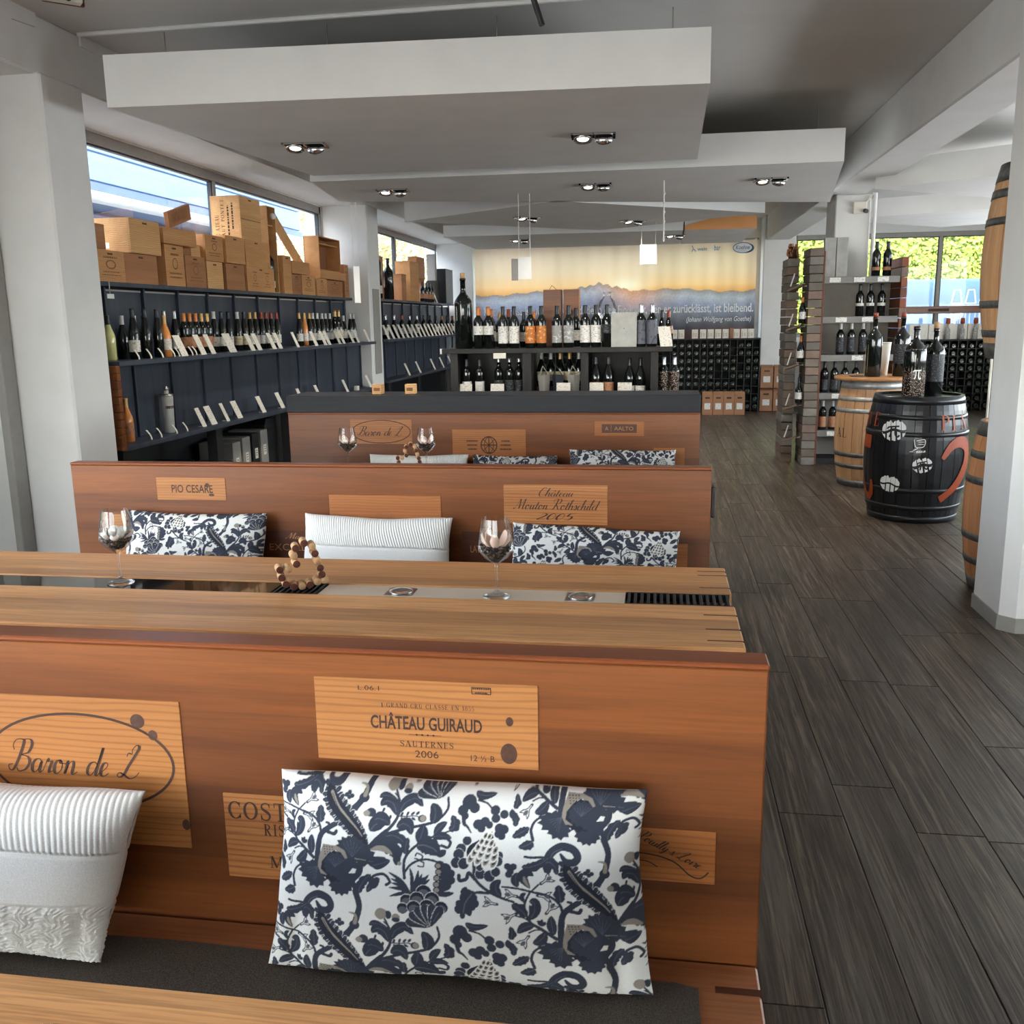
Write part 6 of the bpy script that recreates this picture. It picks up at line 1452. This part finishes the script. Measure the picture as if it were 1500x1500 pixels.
    P = Print(); P.ellipse(1.368, 2.693, .158, .082, .014, 44); P.rib([(1.368 + .166 * math.cos(a_), 2.69 + .082 * math.sin(a_)) for a_ in np.linspace(-1.4, .9, 18)], lambda u, d: .008 + .028 * math.sin(u * math.pi)); P.addp(sans('Koehne', .012, .2).fit(1.25, 1.48, 2.665, 2.735)); P.addp(greeked(.14, .012, 1, 2), 1.36, 2.645); P.build('badge_lettering', MT['blue_print'], t, (-o.x, fr - .002, -o.z))
banner()

# ------------------------------------------------------------------ bottle racks along the back wall
rb = MB().lathe([(0, 0), (.026, .004), (.036, 0), (.037, .006), (.037, .18), (.014, .24), (.014, .29), (0, .29)], n=12, M=Matrix.Rotation(-math.pi / 2, 4, 'X')).mesh('rack_bottle', MT['bottle_green'])
def rack(x0, x1, y, z1, label, pitch, xb0, xb1, blabel, group, skip=0.12, rows=None):
    o = ((x0 + x1) / 2, y, 0); t = thing('bottle_rack', label, 'wine rack', o, group='black bottle racks'); n = int((x1 - x0) / pitch)
    rows = rows or int((z1 - .06) / .115)
    R = random.Random(int(x1 * 10))
    MB(o).box(x0, x1, y + .30, y + .315, 0, z1).build('back_panel', MT['dark_rack'], t)
    MB(o).box(x0 - .01, x1 + .01, y - .01, y + .32, z1, z1 + .025, .002).build('top_board', MT['dark_rack'], t)
    for k in range(n + 1):
        xx = x0 + k * (x1 - x0) / n; MB(o).box(xx - .008, xx + .008, y + .02, y + .30, 0, z1, 0).build('upright', MT['dark_rack'], t)
    for r in range(rows):
        zz = .05 + r * (z1 - .05) / rows; MB(o).box(x0, x1, y + .03, y + .29, zz - .010, zz, 0).build('rack_board', MT['dark_rack'], t)
    px = (x1 - x0) / n
    for r in range(rows - 1, -1, -1):
        seen = 0
        for k in range(n):
            xc = x0 + (k + .5) * px
            if not (xb0 < xc < xb1) or R.random() < skip: continue
            b = link('rack_bottle', rb, None, (xc, y + .005, .05 + r * (z1 - .05) / rows + .0375)); seen += 1; tag(b, f'{blabel}, {ORD[rows - r]} row down, {ORD[seen]} across', 'bottle', group)
    return t
rack(-3.2, 1.66, 16.22, 1.19, 'black bottle rack filling the wall beneath the sunset banner', .12, .2, 1.66, 'dark bottle lying in the rack beneath the banner', 'bottles in the rack beneath the banner', .15)
rack(2.6, 5.6, 16.3, 1.13, 'black bottle rack beneath the hedge window on the right', .135, 4.3, 5.4, 'dark bottle lying in the rack beneath the hedge window', 'bottles in the rack beneath the hedge window', .1)
for i, x in enumerate((.26, .374, .599, .733, .856, .979, 1.101, 1.279, 1.401, 1.511)):
    b = thing('price_card', f'white card standing on the rack beneath the banner, {ORD[i + 1]} from the left', 'price card', (x, 16.3, 1.2155), group='cards on the rack beneath the banner')
    MB().box(-.05, .05, -.006, .006, 0, .15, .001).build('card_face', MT['white_warm'], b)
    k = Print(); k.rect(-.036, -.028, .02, .09); k.rect(-.034, -.030, .09, .12); k.addp(greeked(.05, .06, 3, i), .01, .06); k.build('print', MT['ink_soft'], b, (0, -.0066, 0))
t = tag(MB((1.20, 16.30, 1.2155)).box(1.17, 1.23, 16.27, 16.33, 1.2155, 1.38, .003).build('small_carton', MT['carton']), 'small brown carton among the white cards beneath the banner', 'box')
for i, x in enumerate((4.1, 4.25, 4.40, 4.55, 4.70, 4.85, 5.0, 5.15)):
    b = thing('white_carton', f'white upright carton on the rack beneath the hedge window, {ORD[i + 1]} from the left', 'carton', (x, 16.44, 1.1555), group='white cartons beneath the hedge window')
    MB().box(-.07, .07, -.05, .05, 0, .24, .003).build('body', MT['white_warm'], b); MB().box(-.05, .05, -.052, -.0505, .05, .14).build('print_panel', MT['label_white'], b)
for i, x in enumerate((4.60, 4.82, 5.02)):
    b = thing('spirit_bottle', f'clear bottle with brown stopper beneath the hedge window, {ORD[i + 1]} from the left', 'bottle', (x, 16.325, 1.1555), group='brown-stoppered bottles')
    MB().lathe([(0, 0), (.035, 0), (.04, .004), (.04, .15), (.018, .19), (.016, .25), (0, .25)], n=14).build('glass_body', MT['label_grey'], b); MB().lathe([(.022, .24), (.036, .25), (.036, .30), (.030, .335), (0, .335)], n=12).build('stopper', MT['cap_red'], b)
t = thing('window_rail', 'brown wooden rail across the hedge window', 'rail', (4.3, 16.9, 1.6)); MB((4.3, 16.9, 1.6)).box(2.9, 5.9, 16.86, 17.08, 1.565, 1.685, .006).build('board', MT['cherry'], t)
MB((4.3, 16.9, 1.6)).box(4.42, 4.75, 16.852, 16.8595, 1.60, 1.645).build('slot', MT['ink'], t)

# cartons with carry handles on the floor
def handle_carton(x, y, z, w, d, h, label, group):
    b = thing('carry_carton', label, 'carton', (x, y, z), group=group)
    MB().box(-w / 2, w / 2, -d / 2, d / 2, 0, h, .002).build('body', MT['carton'], b)
    MB().prism([(-d / 2 + .002, h), (d / 2 - .002, h), (0, h + .045)], -w / 2 + .002, w / 2 - .002, axis=0).build('gable_top', MT['carton'], b)
    MB().box(-w * .22, w * .22, -d / 2 - .0016, -d / 2 - .0004, h * .80, h * .88).build('hand_hole', MT['ink'], b)
    MB().box(-w * .28, w * .28, -d / 2 - .0016, -d / 2 - .0004, h * .28, h * .58).build('paper_label', MT['label_white'], b)
for i, x in enumerate((.80, .972, 1.142, 1.312)): handle_carton(x, 15.75, 0, .166, .18, .33, f'brown carry carton before the black rack on the floor, {ORD[i + 1]} from left', 'carry cartons before the rack')
for i, (x, z, lb) in enumerate(((1.80, 0, 'bottom left'), (2.02, 0, 'bottom right'), (1.80, .385, 'top left'), (2.02, .385, 'top right'))): handle_carton(x, 16.45, z, .205, .2, .335, f'brown carton {lb} of the four stacked before the white pier', 'four stacked cartons')

# ------------------------------------------------------------------ timber-block shelf around the middle column
t = thing('timber_shelf', 'tall shelf with stacked timber block sides before the middle column', 'shelf', (1.95, 10.3, 0)); to = (1.95, 10.3, 0)
blk = [plain('timber_block_%s' % nm, srgb(*c_), .65, var=.15, scale=12, bump=.1) for nm, c_ in (('grey', (104, 96, 88)), ('taupe', (114, 102, 92)), ('rose', (122, 102, 90)), ('pale', (128, 122, 115)))]
red = [plain('timber_slat_%s' % nm, srgb(*c_), .5, var=.2, scale=10) for nm, c_ in (('rust', (124, 66, 40)), ('brown', (104, 58, 38)), ('amber', (140, 82, 52)), ('greyed', (112, 90, 80)))]
R3 = random.Random(11)
hb = .0862
for k in range(26):
    j = R3.uniform(-.006, .006)
    MB(to).box(1.52 + j, 1.655 + j * .3, 10.30 + j, 10.75, k * hb, k * hb + hb - .006, .003).build('timber_block', R3.choice(blk), t)
for k in range(25):
    j = R3.uniform(-.005, .005)
    MB(to).box(1.335 + j, 1.455 + j, 10.55 + j, 11.0, k * hb, k * hb + hb - .006, .003).build('timber_block', R3.choice(blk), t)
MB(to).box(1.656, 1.675, 10.31, 10.75, .0, 2.2, .002).build('side_lining', MT['crate_in'] if False else red[1], t)
for k in range(21):
    j = R3.uniform(-.004, .004); MB(to).box(2.42 + j, 2.485, 10.30 + j, 10.92, k * .1015, k * .1015 + .0955, .003).build('timber_slat', R3.choice(red), t)
MB(to).box(1.676, 2.418, 10.72, 10.745, .0, 1.92, .002).build('back_panel', MT['grey_box'], t)
ES = (1.94, 1.54, 1.15, .755, .36)
for z in ES:
    MB(to).box(1.676, 2.418, 10.34, 10.715, z - .018, z, .002).build('shelf_board', MT['grey_metal'], t)
    rl = MB(to).box(1.676, 2.418, 10.318, 10.338, z - .062, z + .004, .002).build('price_rail', MT['grey_metal'], t)
    for xx in {1.94: (1.78, 2.02, 2.25), 1.54: (1.86, 2.12), 1.15: (2.04,), .755: (1.86,), .36: (1.83,)}[z]: MB(to).box(xx - .055, xx + .055, 10.312, 10.3175, z - .052, z - .004).build('price_label', MT['label_white'], rl)
MB(to).box(1.676, 2.418, 10.36, 10.715, 0, .06, .002).build('base_board', MT['dark_rack'], t)
GE = 'bottles on the timber shelf'
for i, x in enumerate((1.745, 1.865)):
    b = thing('white_carton', ('left', 'right')[i] + ' tall pale gift carton on the top board of the timber shelf', 'carton', (x, 10.52, ES[0] + .0005), group='pale gift cartons')
    MB().box(-.056, .056, -.05, .05, 0, .40, .002).build('body', MT['white_warm'] if False else MT['label_grey'] if False else MT['stone'], b); MB().box(-.057, .057, -.051, .051, .36, .405, .002).build('lid', MT['stone'], b)
def erow(z, xs, kd, cp, lb, ds, k, lz, y=10.45, glass='bottle'):
    for i, x in enumerate(xs): bottle((x, y, z + .0005), f'{ds} of the timber shelf, {ORD[i + 1]} from left', kd, glass, capw[cp], lb, -1.8, GE, k=k, lz=lz)
erow(ES[0], (2.20, 2.31), 'bordeaux', 'k', 'label_kraft', 'copper-banded tall bottle on top board', 1.15, (.055, .085))
erow(ES[1], (2.06, 2.165, 2.275), 'bordeaux', 'k', 'label_white', 'white-banded bottle on second board', 1.08, (.10, .128))
erow(ES[2], (1.885, 1.995, 2.11, 2.22), 'bordeaux', 'w', 'label_dark', 'white-capped dark bottle on third board', 1.08, (.03, .17))
erow(ES[3], (1.745, 1.845, 1.95, 2.06), 'bordeaux', 'k', 'label_dark', 'all dark bottle on fourth board', 1.08, (.03, .13))
erow(ES[4], (1.745, 1.845, 1.95), 'bordeaux', 'w', 'label_kraft', 'white-capped brown bottle on lowest board', 1.02, (.03, .14))
# holders with single bottles on the outer side of the timber shelf
for i, z in enumerate((1.86, 1.45, 1.05, .62, .28)):
    b = thing('bottle_holder', f'tilted tray with white strap on the outer timber stack, {ORD[i + 1]} from top', 'holder', (1.42, 10.42, z), (0, 0, -.5), 'bottle holders on the timber shelf')
    M = Matrix.Rotation(-.35, 4, 'Y')
    MB().box(-.10, .07, -.05, .05, -.022, 0, .002, M=M).build('tray', MT['label_kraft'] if False else blk[2], b)
    m = MB(); m.tube((-.06, -.03, .0), (-.02, -.03, .13), .007, 6); m.build('strap', MT['white'], b)
    MB().tube((.04, .0, .0), (.10, .10, .0), .008, 6).build('bracket', MT['white'], b)
    if i in (1, 2, 3):
        bottle((1.475, 10.36, z + .03), f'single bottle by the outer timber stack on its {ORD[i + 1]} tray from top', 'burgundy', 'bottle', ('', 'cap_copper', 'cap_copper', 'cap_black')[i], 'label_white', -2.2, 'single bottles beside the timber stack', k=.9)
t = thing('pine_cone_basket', 'small brown woven bundle on top of the outer timber stack', 'basket', (1.40, 10.72, 25 * hb))
m = MB(); Rr = random.Random(2)
for k in range(40):
    a = Rr.uniform(0, 6.28); z = Rr.uniform(.0, .13); r = .055 * math.sqrt(max(.05, 1 - (z / .15) ** 2)); m.box(-.012, .012, -.004, .004, -.014, .014, 0, M=Matrix.Translation((r * math.cos(a), r * math.sin(a), z + .014)) @ Matrix.Rotation(a, 4, 'Z'))
o = m.build('woven_strips', MT['crate_c'], t); o['kind'] = 'stuff'; MB().lathe([(0, 0), (.045, 0), (.045, .12), (0, .13)], n=10).build('core', MT['ink'], t)

# ------------------------------------------------------------------ barrels
def barrel(loc, H, re, rb_, stave, hoops, label, hoopmat='hoop', n=22, lid='stave', lidz=.03, rz=0.0, jitter=0.0):
    t = thing('wine_barrel', label, 'barrel', loc, (0, 0, rz), 'wine barrels')
    R = lambda z: re + (rb_ - re) * (1 - ((z - H / 2) / (H / 2)) ** 2)
    m = MB(); a = math.pi / n - .006; k = 9; vs = []; fs = []
    for i in range(k + 1):
        z = H * i / k
        for ang, rr in ((-a, R(z)), (0, R(z) + .0008), (a, R(z)), (a, R(z) - .02), (-a, R(z) - .02)): vs.append((rr * math.cos(ang), rr * math.sin(ang), z))
    for i in range(k):
        for j in range(5): fs.append((i * 5 + j, i * 5 + (j + 1) % 5, (i + 1) * 5 + (j + 1) % 5, (i + 1) * 5 + j))
    fs.append((4, 3, 2, 1, 0)); fs.append(tuple(k * 5 + j for j in range(5))); m.add(vs, fs)
    me = m.mesh('stave', MT[stave])
    for q in range(n): link('stave', me, t, (0, 0, 0), (0, 0, 2 * math.pi * q / n))
    for za, zb, hm in hoops:
        MB().lathe([(R(z) + d, z) for z, d in ((za, .001), (za, .0045), ((za + zb) / 2, .0045), (zb, .0045), (zb, .001))], n=48).build('hoop', MT[hm or hoopmat], t)
    MB().lathe([(0, H - lidz), (R(H) - .019, H - lidz), (R(H) - .019, H - lidz - .02), (0, H - lidz - .02)], n=32).build('head', MT[lid], t)
    return t, R
bb, RB = barrel((1.985, 7.66, 0), .955, .315, .374, 'stave_black', [(.0, .05, 'stave_black'), (.10, .135, 'stave_black'), (.235, .27, 'stave_black'), (.66, .695, 'stave_black'), (.785, .82, 'stave_black'), (.895, .955, 'stave_black')], 'black painted barrel with white lip prints and orange letters', lid='stave_black', lidz=.018)
HEAD = math.atan2(-7.66, -1.985)
def onbarrel(R, head, deg, z0, off=.0062): return lambda x, y: ((R(z0 + y) + off) * math.cos(head + math.radians(deg) + x / R(z0)), (R(z0 + y) + off) * math.sin(head + math.radians(deg) + x / R(z0)), z0 + y)
def sub(p, n=3):
    """Cut long quads so that the print can bend round the barrel."""
    q = Print()
    for f in p.f: q.poly([p.v[i] for i in f])
    return q
def lips(kind):
    P = Print()
    up = lambda s0, s1, yl, yh: [P.poly([(a_, yl(a_)), (b_, yl(b_)), (b_, yh(b_)), (a_, yh(a_))]) for a_, b_ in zip(np.linspace(s0, s1, 9), np.linspace(s0, s1, 9)[1:])]
    top = lambda x: .06 + (.34 - .10 * math.exp(-(x / .07) ** 2) + .03 * math.sin(x * 40)) * math.sqrt(max(0, 1 - (x / .505) ** 2)); bot = lambda x: -.06 - (.36 + .02 * math.sin(x * 34)) * math.sqrt(max(0, 1 - (x / .48) ** 2))
    cuts = {0: (-.5, -.33, -.31, -.12, -.10, .10, .12, .30, .32, .5), 1: (-.5, -.28, -.24, .0, .04, .24, .28, .5), 2: (-.5, -.2, -.19, .05, .06, .28, .29, .5)}[kind]
    g = (.03, .06, .02)[kind]
    for k in range(0, len(cuts), 2):
        s0, s1 = cuts[k], cuts[k + 1]
        up(s0, s1, lambda x: g + .05 * math.cos(x * 8), top); 
        up(s0 + .03 * (k > 0), s1 - .02, lambda x: bot(x), lambda x: -g - .02 + .05 * math.cos(x * 8) - .03)
    return P
def pi_sign(): return Print().rib(spline([(-.3, .10), (-.22, .2), (.3, .22)]), .08).rib(spline([(-.1, .2), (-.12, -.1), (-.2, -.3)]), .09).rib(spline([(.12, .2), (.1, -.15), (.2, -.3), (.3, -.22)]), .09)
def scaled(P, k, rot=0.0): return Print().addp(P, 0, 0, k, k, 0, rot)
scaled(lips(0), .185, .12).build('lip_print', MT['white'], bb, wrap=onbarrel(RB, HEAD, -25.5, .705))
scaled(pi_sign(), .15, .1).build('pi_print', MT['stave_black'], bb, wrap=onbarrel(RB, HEAD, -25.5, .70, .0078))
scaled(lips(1), .135, .2).build('lip_print', MT['white'], bb, wrap=onbarrel(RB, HEAD, 8.8, .455))
scaled(pi_sign(), .11, .2).build('pi_print', MT['stave_black'], bb, wrap=onbarrel(RB, HEAD, 8.8, .455, .0078))
scaled(lips(2), .15, -.1).build('lip_print', MT['white'], bb, wrap=onbarrel(RB, HEAD, -26, .30))
P = Print(); P.rib(spline([(-.04, .05), (-.03, .0), (-.015, -.015), (.03, -.01), (.045, .02), (.04, .05), (.0, .045), (-.02, .04)]), .006); P.rib([(-.01, .03), (.04, .032)], .005); P.rib([(-.01, .012), (.035, .012)], .005); P.addp(script('Luis', .12).fit(-.07, .05, -.055, -.02)); P.rib([(-.02, -.06), (.05, -.05)], .004)
scaled(P, .9).build('signature_print', MT['white'], bb, wrap=onbarrel(RB, HEAD, 4, .60))
LT = lambda s_, w, h: serif(s_).fit(-w / 2, w / 2, -h / 2, h / 2)
LT('E', .055, .105).build('orange_letter', MT['orange_print'], bb, wrap=onbarrel(RB, HEAD, -52, .775)); LT('N', .07, .105).build('orange_letter', MT['orange_print'], bb, wrap=onbarrel(RB, HEAD, -69, .775))
LT('P', .065, .115).build('orange_letter', MT['orange_print'], bb, wrap=onbarrel(RB, HEAD, 33, .765)); LT('I', .035, .115).build('orange_letter', MT['orange_print'], bb, wrap=onbarrel(RB, HEAD, 45, .765)); LT('N', .07, .115).build('orange_letter', MT['orange_print'], bb, wrap=onbarrel(RB, HEAD, 64, .765))
P = Print(); [P.rect(-.06 + .03 * k, -.03 + .03 * k, -.05, .05) for k in range(4)]; P.build('orange_square', MT['orange_print'], bb, wrap=onbarrel(RB, HEAD, -66, .60))
P = Print(); P.rib(spline([(-.16, -.02), (-.09, .07), (.0, .10), (.09, .06), (.11, -.03), (.05, -.15), (-.04, -.25), (-.12, -.31), (-.15, -.33)], 7), lambda u, d: .03 + .055 * math.sin(min(1, u * 1.25) * math.pi) + .03 * u); P.build('orange_numeral', MT['orange_print'], bb, wrap=onbarrel(RB, HEAD, 55, .52))
P = Print(); P.rib(spline([(-.07, .10), (-.05, .0), (.0, -.05), (.05, .0), (.055, .09)], 7), lambda u, d: .02 + .035 * math.sin(u * math.pi)); P.build('orange_hook', MT['orange_print'], bb, wrap=onbarrel(RB, HEAD, -62, .22))
ob, RO = barrel((1.985, 9.15, 0), .972, .285, .338, 'stave', [(.0, .062, None), (.175, .21, None), (.28, .318, None), (.685, .722, 'hoop_bright'), (.79, .827, 'hoop_bright'), (.90, .972, 'hoop_bright')], 'oak barrel table with round wooden top behind the black barrel', rz=.1)
serif('AL').fit(-.07, .06, -.045, .045).build('branded_letters', MT['ink'], ob, wrap=onbarrel(RO, math.atan2(-9.15, -1.985) - .1, -52, .50, .003)) 
tp = MB().lathe([(0, .973), (.350, .973), (.365, .980), (.365, 1.0), (.355, 1.006), (0, 1.006)], n=48).build('round_top', MT['oak'], ob)
TOP = 1.0062
LR = [(.0, .075, None), (.16, .20, None), (.30, .34, None), (.62, .66, None), (.76, .80, None), (.885, .96, None)]
barrel((2.095, 5.585, 0), .96, .292, .352, 'stave_red', LR, 'lower oak barrel on the floor behind the white right column')
ub, RU = barrel((2.085, 5.585, 1.308), 1.02, .286, .350, 'stave', [(.0, .085, None), (.115, .155, None), (.27, .31, None), (.70, .74, None), (.84, .885, None), (.925, 1.02, None)], 'upper oak barrel fixed high behind the white right column')
for z in (.35, .65): MB().box(-.05, .05, -.386, -.335, z, z + .05).build('wall_bracket', MT['black'], ub)
t = thing('white_pole', 'thin white pole standing beyond the oak barrels by the right column', 'pole', (2.6, 8.0, 0)); MB().tube((0, 0, .01), (0, 0, 1.30), .010, 10).build('post', MT['white_warm'], t); MB().lathe([(0, 0), (.12, 0), (.12, .012), (0, .014)], n=20).build('foot', MT['white_warm'], t)

bo = bottle((1.925, 9.02, TOP), 'tall dark bottle with white side label, left on the oak barrel table', 'magnum', 'bottle', 'cap_red', None, -1.9, 'large bottles on the barrels', cork=True, k=.96)
Print().rect(-.022, .022, .04, .30).build('label', MT['label_cream2'], bo, wrap=lambda x, y: (.0728 * math.cos(x / .0725 - .95), .0728 * math.sin(x / .0725 - .95), y))
bottle((2.172, 9.05, TOP), 'tall dark bottle with dark label, right on the oak barrel table', 'magnum', 'bottle', 'cap_red', 'label_dark', -1.6, 'large bottles on the barrels', cork=True, k=.96, lz=(.12, .30))
t = thing('white_vase', 'white cone-shaped vase between the bottles on the oak barrel table', 'vase', (2.075, 9.25, TOP)); MB().lathe([(0, 0), (.028, 0), (.05, .30), (.046, .30), (.025, .006), (0, .006)], n=20).build('cone', MT['white_warm'], t); MB().lathe([(.0495, .285), (.0515, .292), (.0505, .30), (.046, .30)], n=20).build('rim', MT['white'], t)
t = tag(MB((1.80, 9.06, TOP)).box(1.74, 1.86, 9.02, 9.12, TOP, TOP + .006, .001).build('flyer', MT['label_dark']), 'dark flat flyer lying at the edge of the oak barrel table', 'flyer')
BT = .955 - .018 + .0005
jb = bottle((1.925, 7.60, BT), 'large speckled bottle with pi sign on the black barrel', 'jar', 'bottle', 'cap_black', 'pi', -1.75, 'large bottles on the barrels', lz=(.008, .318), k=1.0)
jb.scale = (.86, .86, 1.13)
scaled(pi_sign(), .11).build('pi_sign', MT['white'], jb, wrap=lambda x, y: (.0968 * math.cos(x / .095 + .2), .0968 * math.sin(x / .095 + .2), y + .155))
jb2 = bottle((2.10, 7.73, BT), 'large dark corked bottle with lined label on the black barrel', 'jar', 'bottle', 'cap_cork', 'label_dark', -1.75, 'large bottles on the barrels', lz=(.10, .29), cork=True); jb2.scale = (.74, .74, 1.09)
glass_thing((-.475, .562, .7605), 'wine glass at the bottom left corner, only its rim in view')

# ------------------------------------------------------------------ outside: hedge and terrace behind, neighbour building and tree on the left
def outdoor(name, c, **kw): return plain(name, srgb(*c), .8, **kw)
o = struct(MB().box(-14, 14, 17.4, 26, -.3, .88).build('trim_20', outdoor('terrace_paving', (176, 174, 168))))
o = struct(MB().box(-16, -4.3, -6, 40, -.3, -.02).build('trim_21', outdoor('yard_paving', (168, 168, 166))))
t = thing('hedge', 'tall bright yellow-green hedge outside the back window', 'hedge', (6, 20.6, .88))
lm = [plain('hedge_leaf_%s' % nm, srgb(*c_), .6, var=.2, scale=30) for nm, c_ in (('bright', (188, 196, 72)), ('mid', (150, 166, 56)), ('dark', (100, 120, 46)))]
MB((6, 20.6, .88)).box(1.0, 11, 20.3, 21.2, .88, 4.6).build('dense_core', lm[1], t)
Rh = random.Random(9)
for gi in range(3):
    vs = []; fs = []
    for k in range(9000):
        x, z = Rh.uniform(1.6, 10), Rh.uniform(.9, 4.5); y = 20.28 - Rh.uniform(0, .14); s = Rh.uniform(.03, .06)
        n = Vector((Rh.uniform(-.6, .6), -1, Rh.uniform(-.2, .9))).normalized(); u_ = n.cross(Vector((Rh.uniform(-1, 1), .1, Rh.uniform(-1, 1)))).normalized() * s; v_ = n.cross(u_) * .6
        p = Vector((x - 6, y - 20.6, z - .88)); b = len(vs); vs += [tuple(p - u_), tuple(p + v_), tuple(p + u_), tuple(p - v_)]; fs.append((b, b + 1, b + 2, b + 3))
    m = MB(); m.add(vs, fs); oo = m.build('foliage', lm[gi], t); oo['kind'] = 'stuff'
t = thing('furniture_cover', 'blue-grey cover over garden furniture outside the back window', 'cover', (5.4, 19.2, .88))
MB((5.4, 19.2, .88)).prism([(4.05, .88), (4.12, 1.75), (4.36, 2.19), (6.6, 2.19), (6.85, 1.7), (6.9, .88)], -19.9, -18.9, axis=1) if False else None
m = MB((5.4, 19.2, .88)); pv = [(4.05, .88), (4.12, 1.75), (4.36, 2.19), (6.6, 2.19), (6.85, 1.7), (6.9, .88)]
m.add([(x, 18.95, z) for x, z in pv] + [(x, 19.9, z) for x, z in pv], [(0, 5, 4, 3, 2, 1), (6, 7, 8, 9, 10, 11)] + [(i, (i + 1) % 6, 6 + (i + 1) % 6, 6 + i) for i in range(6)]); m.build('tarpaulin', outdoor('blue_tarpaulin', (112, 146, 190), bump=.1), t)
MB((5.4, 19.2, .88)).box(4.1, 6.8, 18.92, 18.948, 1.15, 1.19).build('tie_strap', MT['white'], t)
def chair(x, y, label):
    t = thing('garden_chair', label, 'chair', (x, y, .88), group='white garden chairs outside')
    def seg(name, *pts):
        m = MB()
        for a_, b_ in zip(pts, pts[1:]): m.tube(a_, b_, .013, 6)
        m.build(name, MT['white'], t)
    seg('backrest', (-.09, 0, .86), (-.05, 0, 1.10), (.05, 0, 1.10), (.09, 0, .86), (-.09, 0, .86))
    MB().box(-.10, .10, -.30, .0, .80, .83, .005).build('seat', MT['white'], t)
    for sx in (-.085, .085):
        for yy in (-.28, -.02): seg('leg', (sx, yy, 0), (sx, yy, .80))
for i, x in enumerate((5.36, 5.60, 5.84)): chair(x, 18.6, f'white garden bar chair outside before the blue cover, {ORD[i + 1]} from the left')
t = thing('garden_table', 'white garden table with stacked chairs outside left of the blue cover', 'table', (3.7, 19.2, .88))
MB().box(-.45, .3, -.3, .3, .78, .82, .01).build('top', MT['white'], t)
for sx in (-.4, .25):
    for sy in (-.25, .25): MB().tube((sx, sy, 0), (sx, sy, .78), .02, 8).build('leg', MT['white'], t)
for k in range(5): MB().tube((-.35 + .14 * k, -.1, .82), (-.32 + .14 * k, .05, 1.02), .012, 6).build('stacked_rail', MT['white'], t)

nb = thing('neighbour_building', 'pale blue boarded building outside the left windows', 'building', (-6.2, 9, 0)); no = (-6.2, 9, 0)
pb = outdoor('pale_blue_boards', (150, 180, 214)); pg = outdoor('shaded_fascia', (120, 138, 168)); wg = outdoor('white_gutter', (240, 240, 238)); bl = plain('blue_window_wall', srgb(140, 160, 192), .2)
for z0_, z1_ in ((3.53, 3.85), (3.465, 3.505), (3.15, 3.44)): MB(no).box(-7.6, -6.2, 2, 16.3, z0_, z1_, .004).build('fascia_board', pb, nb)
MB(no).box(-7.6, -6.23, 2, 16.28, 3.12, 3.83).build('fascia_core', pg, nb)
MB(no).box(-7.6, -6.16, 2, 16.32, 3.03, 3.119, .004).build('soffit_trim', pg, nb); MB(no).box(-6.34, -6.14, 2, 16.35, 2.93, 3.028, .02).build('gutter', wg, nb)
MB(no).box(-7.6, -7.2, 2, 16, 2.3, 2.96).build('glazed_wall', bl, nb); MB(no).box(-7.6, -7.15, 2, 16.0, .0, 2.3).build('lower_wall', wg, nb)
for y in (5.5, 8.5, 11.5, 14.5): MB(no).box(-7.2, -7.15, y - .05, y + .05, 2.3, 2.93).build('window_post', wg, nb)
t = thing('tree', 'sparse sunlit tree beyond the neighbour building', 'tree', (-7.5, 23, 0)); MB().tube((0, 0, 0), (0, 0, 2.4), .12, 10, r2=.07).build('trunk', MT['crate_c'], t)
vs = []; fs = []; Rt = random.Random(4)
for k in range(9000):
    a = Rt.uniform(0, 6.28); ph = math.acos(Rt.uniform(-1, 1)); r = 2.6 * Rt.random() ** .45; p = Vector((r * math.sin(ph) * math.cos(a), r * math.sin(ph) * math.sin(a) * 1.5, 3.6 + .95 * r * math.cos(ph)))
    n = Vector((Rt.uniform(-1, 1), Rt.uniform(-1, 1), Rt.uniform(-1, 1))).normalized(); u_ = n.orthogonal().normalized() * .075; v_ = n.cross(u_) * .6; b = len(vs); vs += [tuple(p - u_), tuple(p + v_), tuple(p + u_), tuple(p - v_)]; fs.append((b, b + 1, b + 2, b + 3))
m = MB(); m.add(vs, fs); o = m.build('foliage', outdoor('autumn_leaf', (196, 186, 140), var=.3), t); o['kind'] = 'stuff'
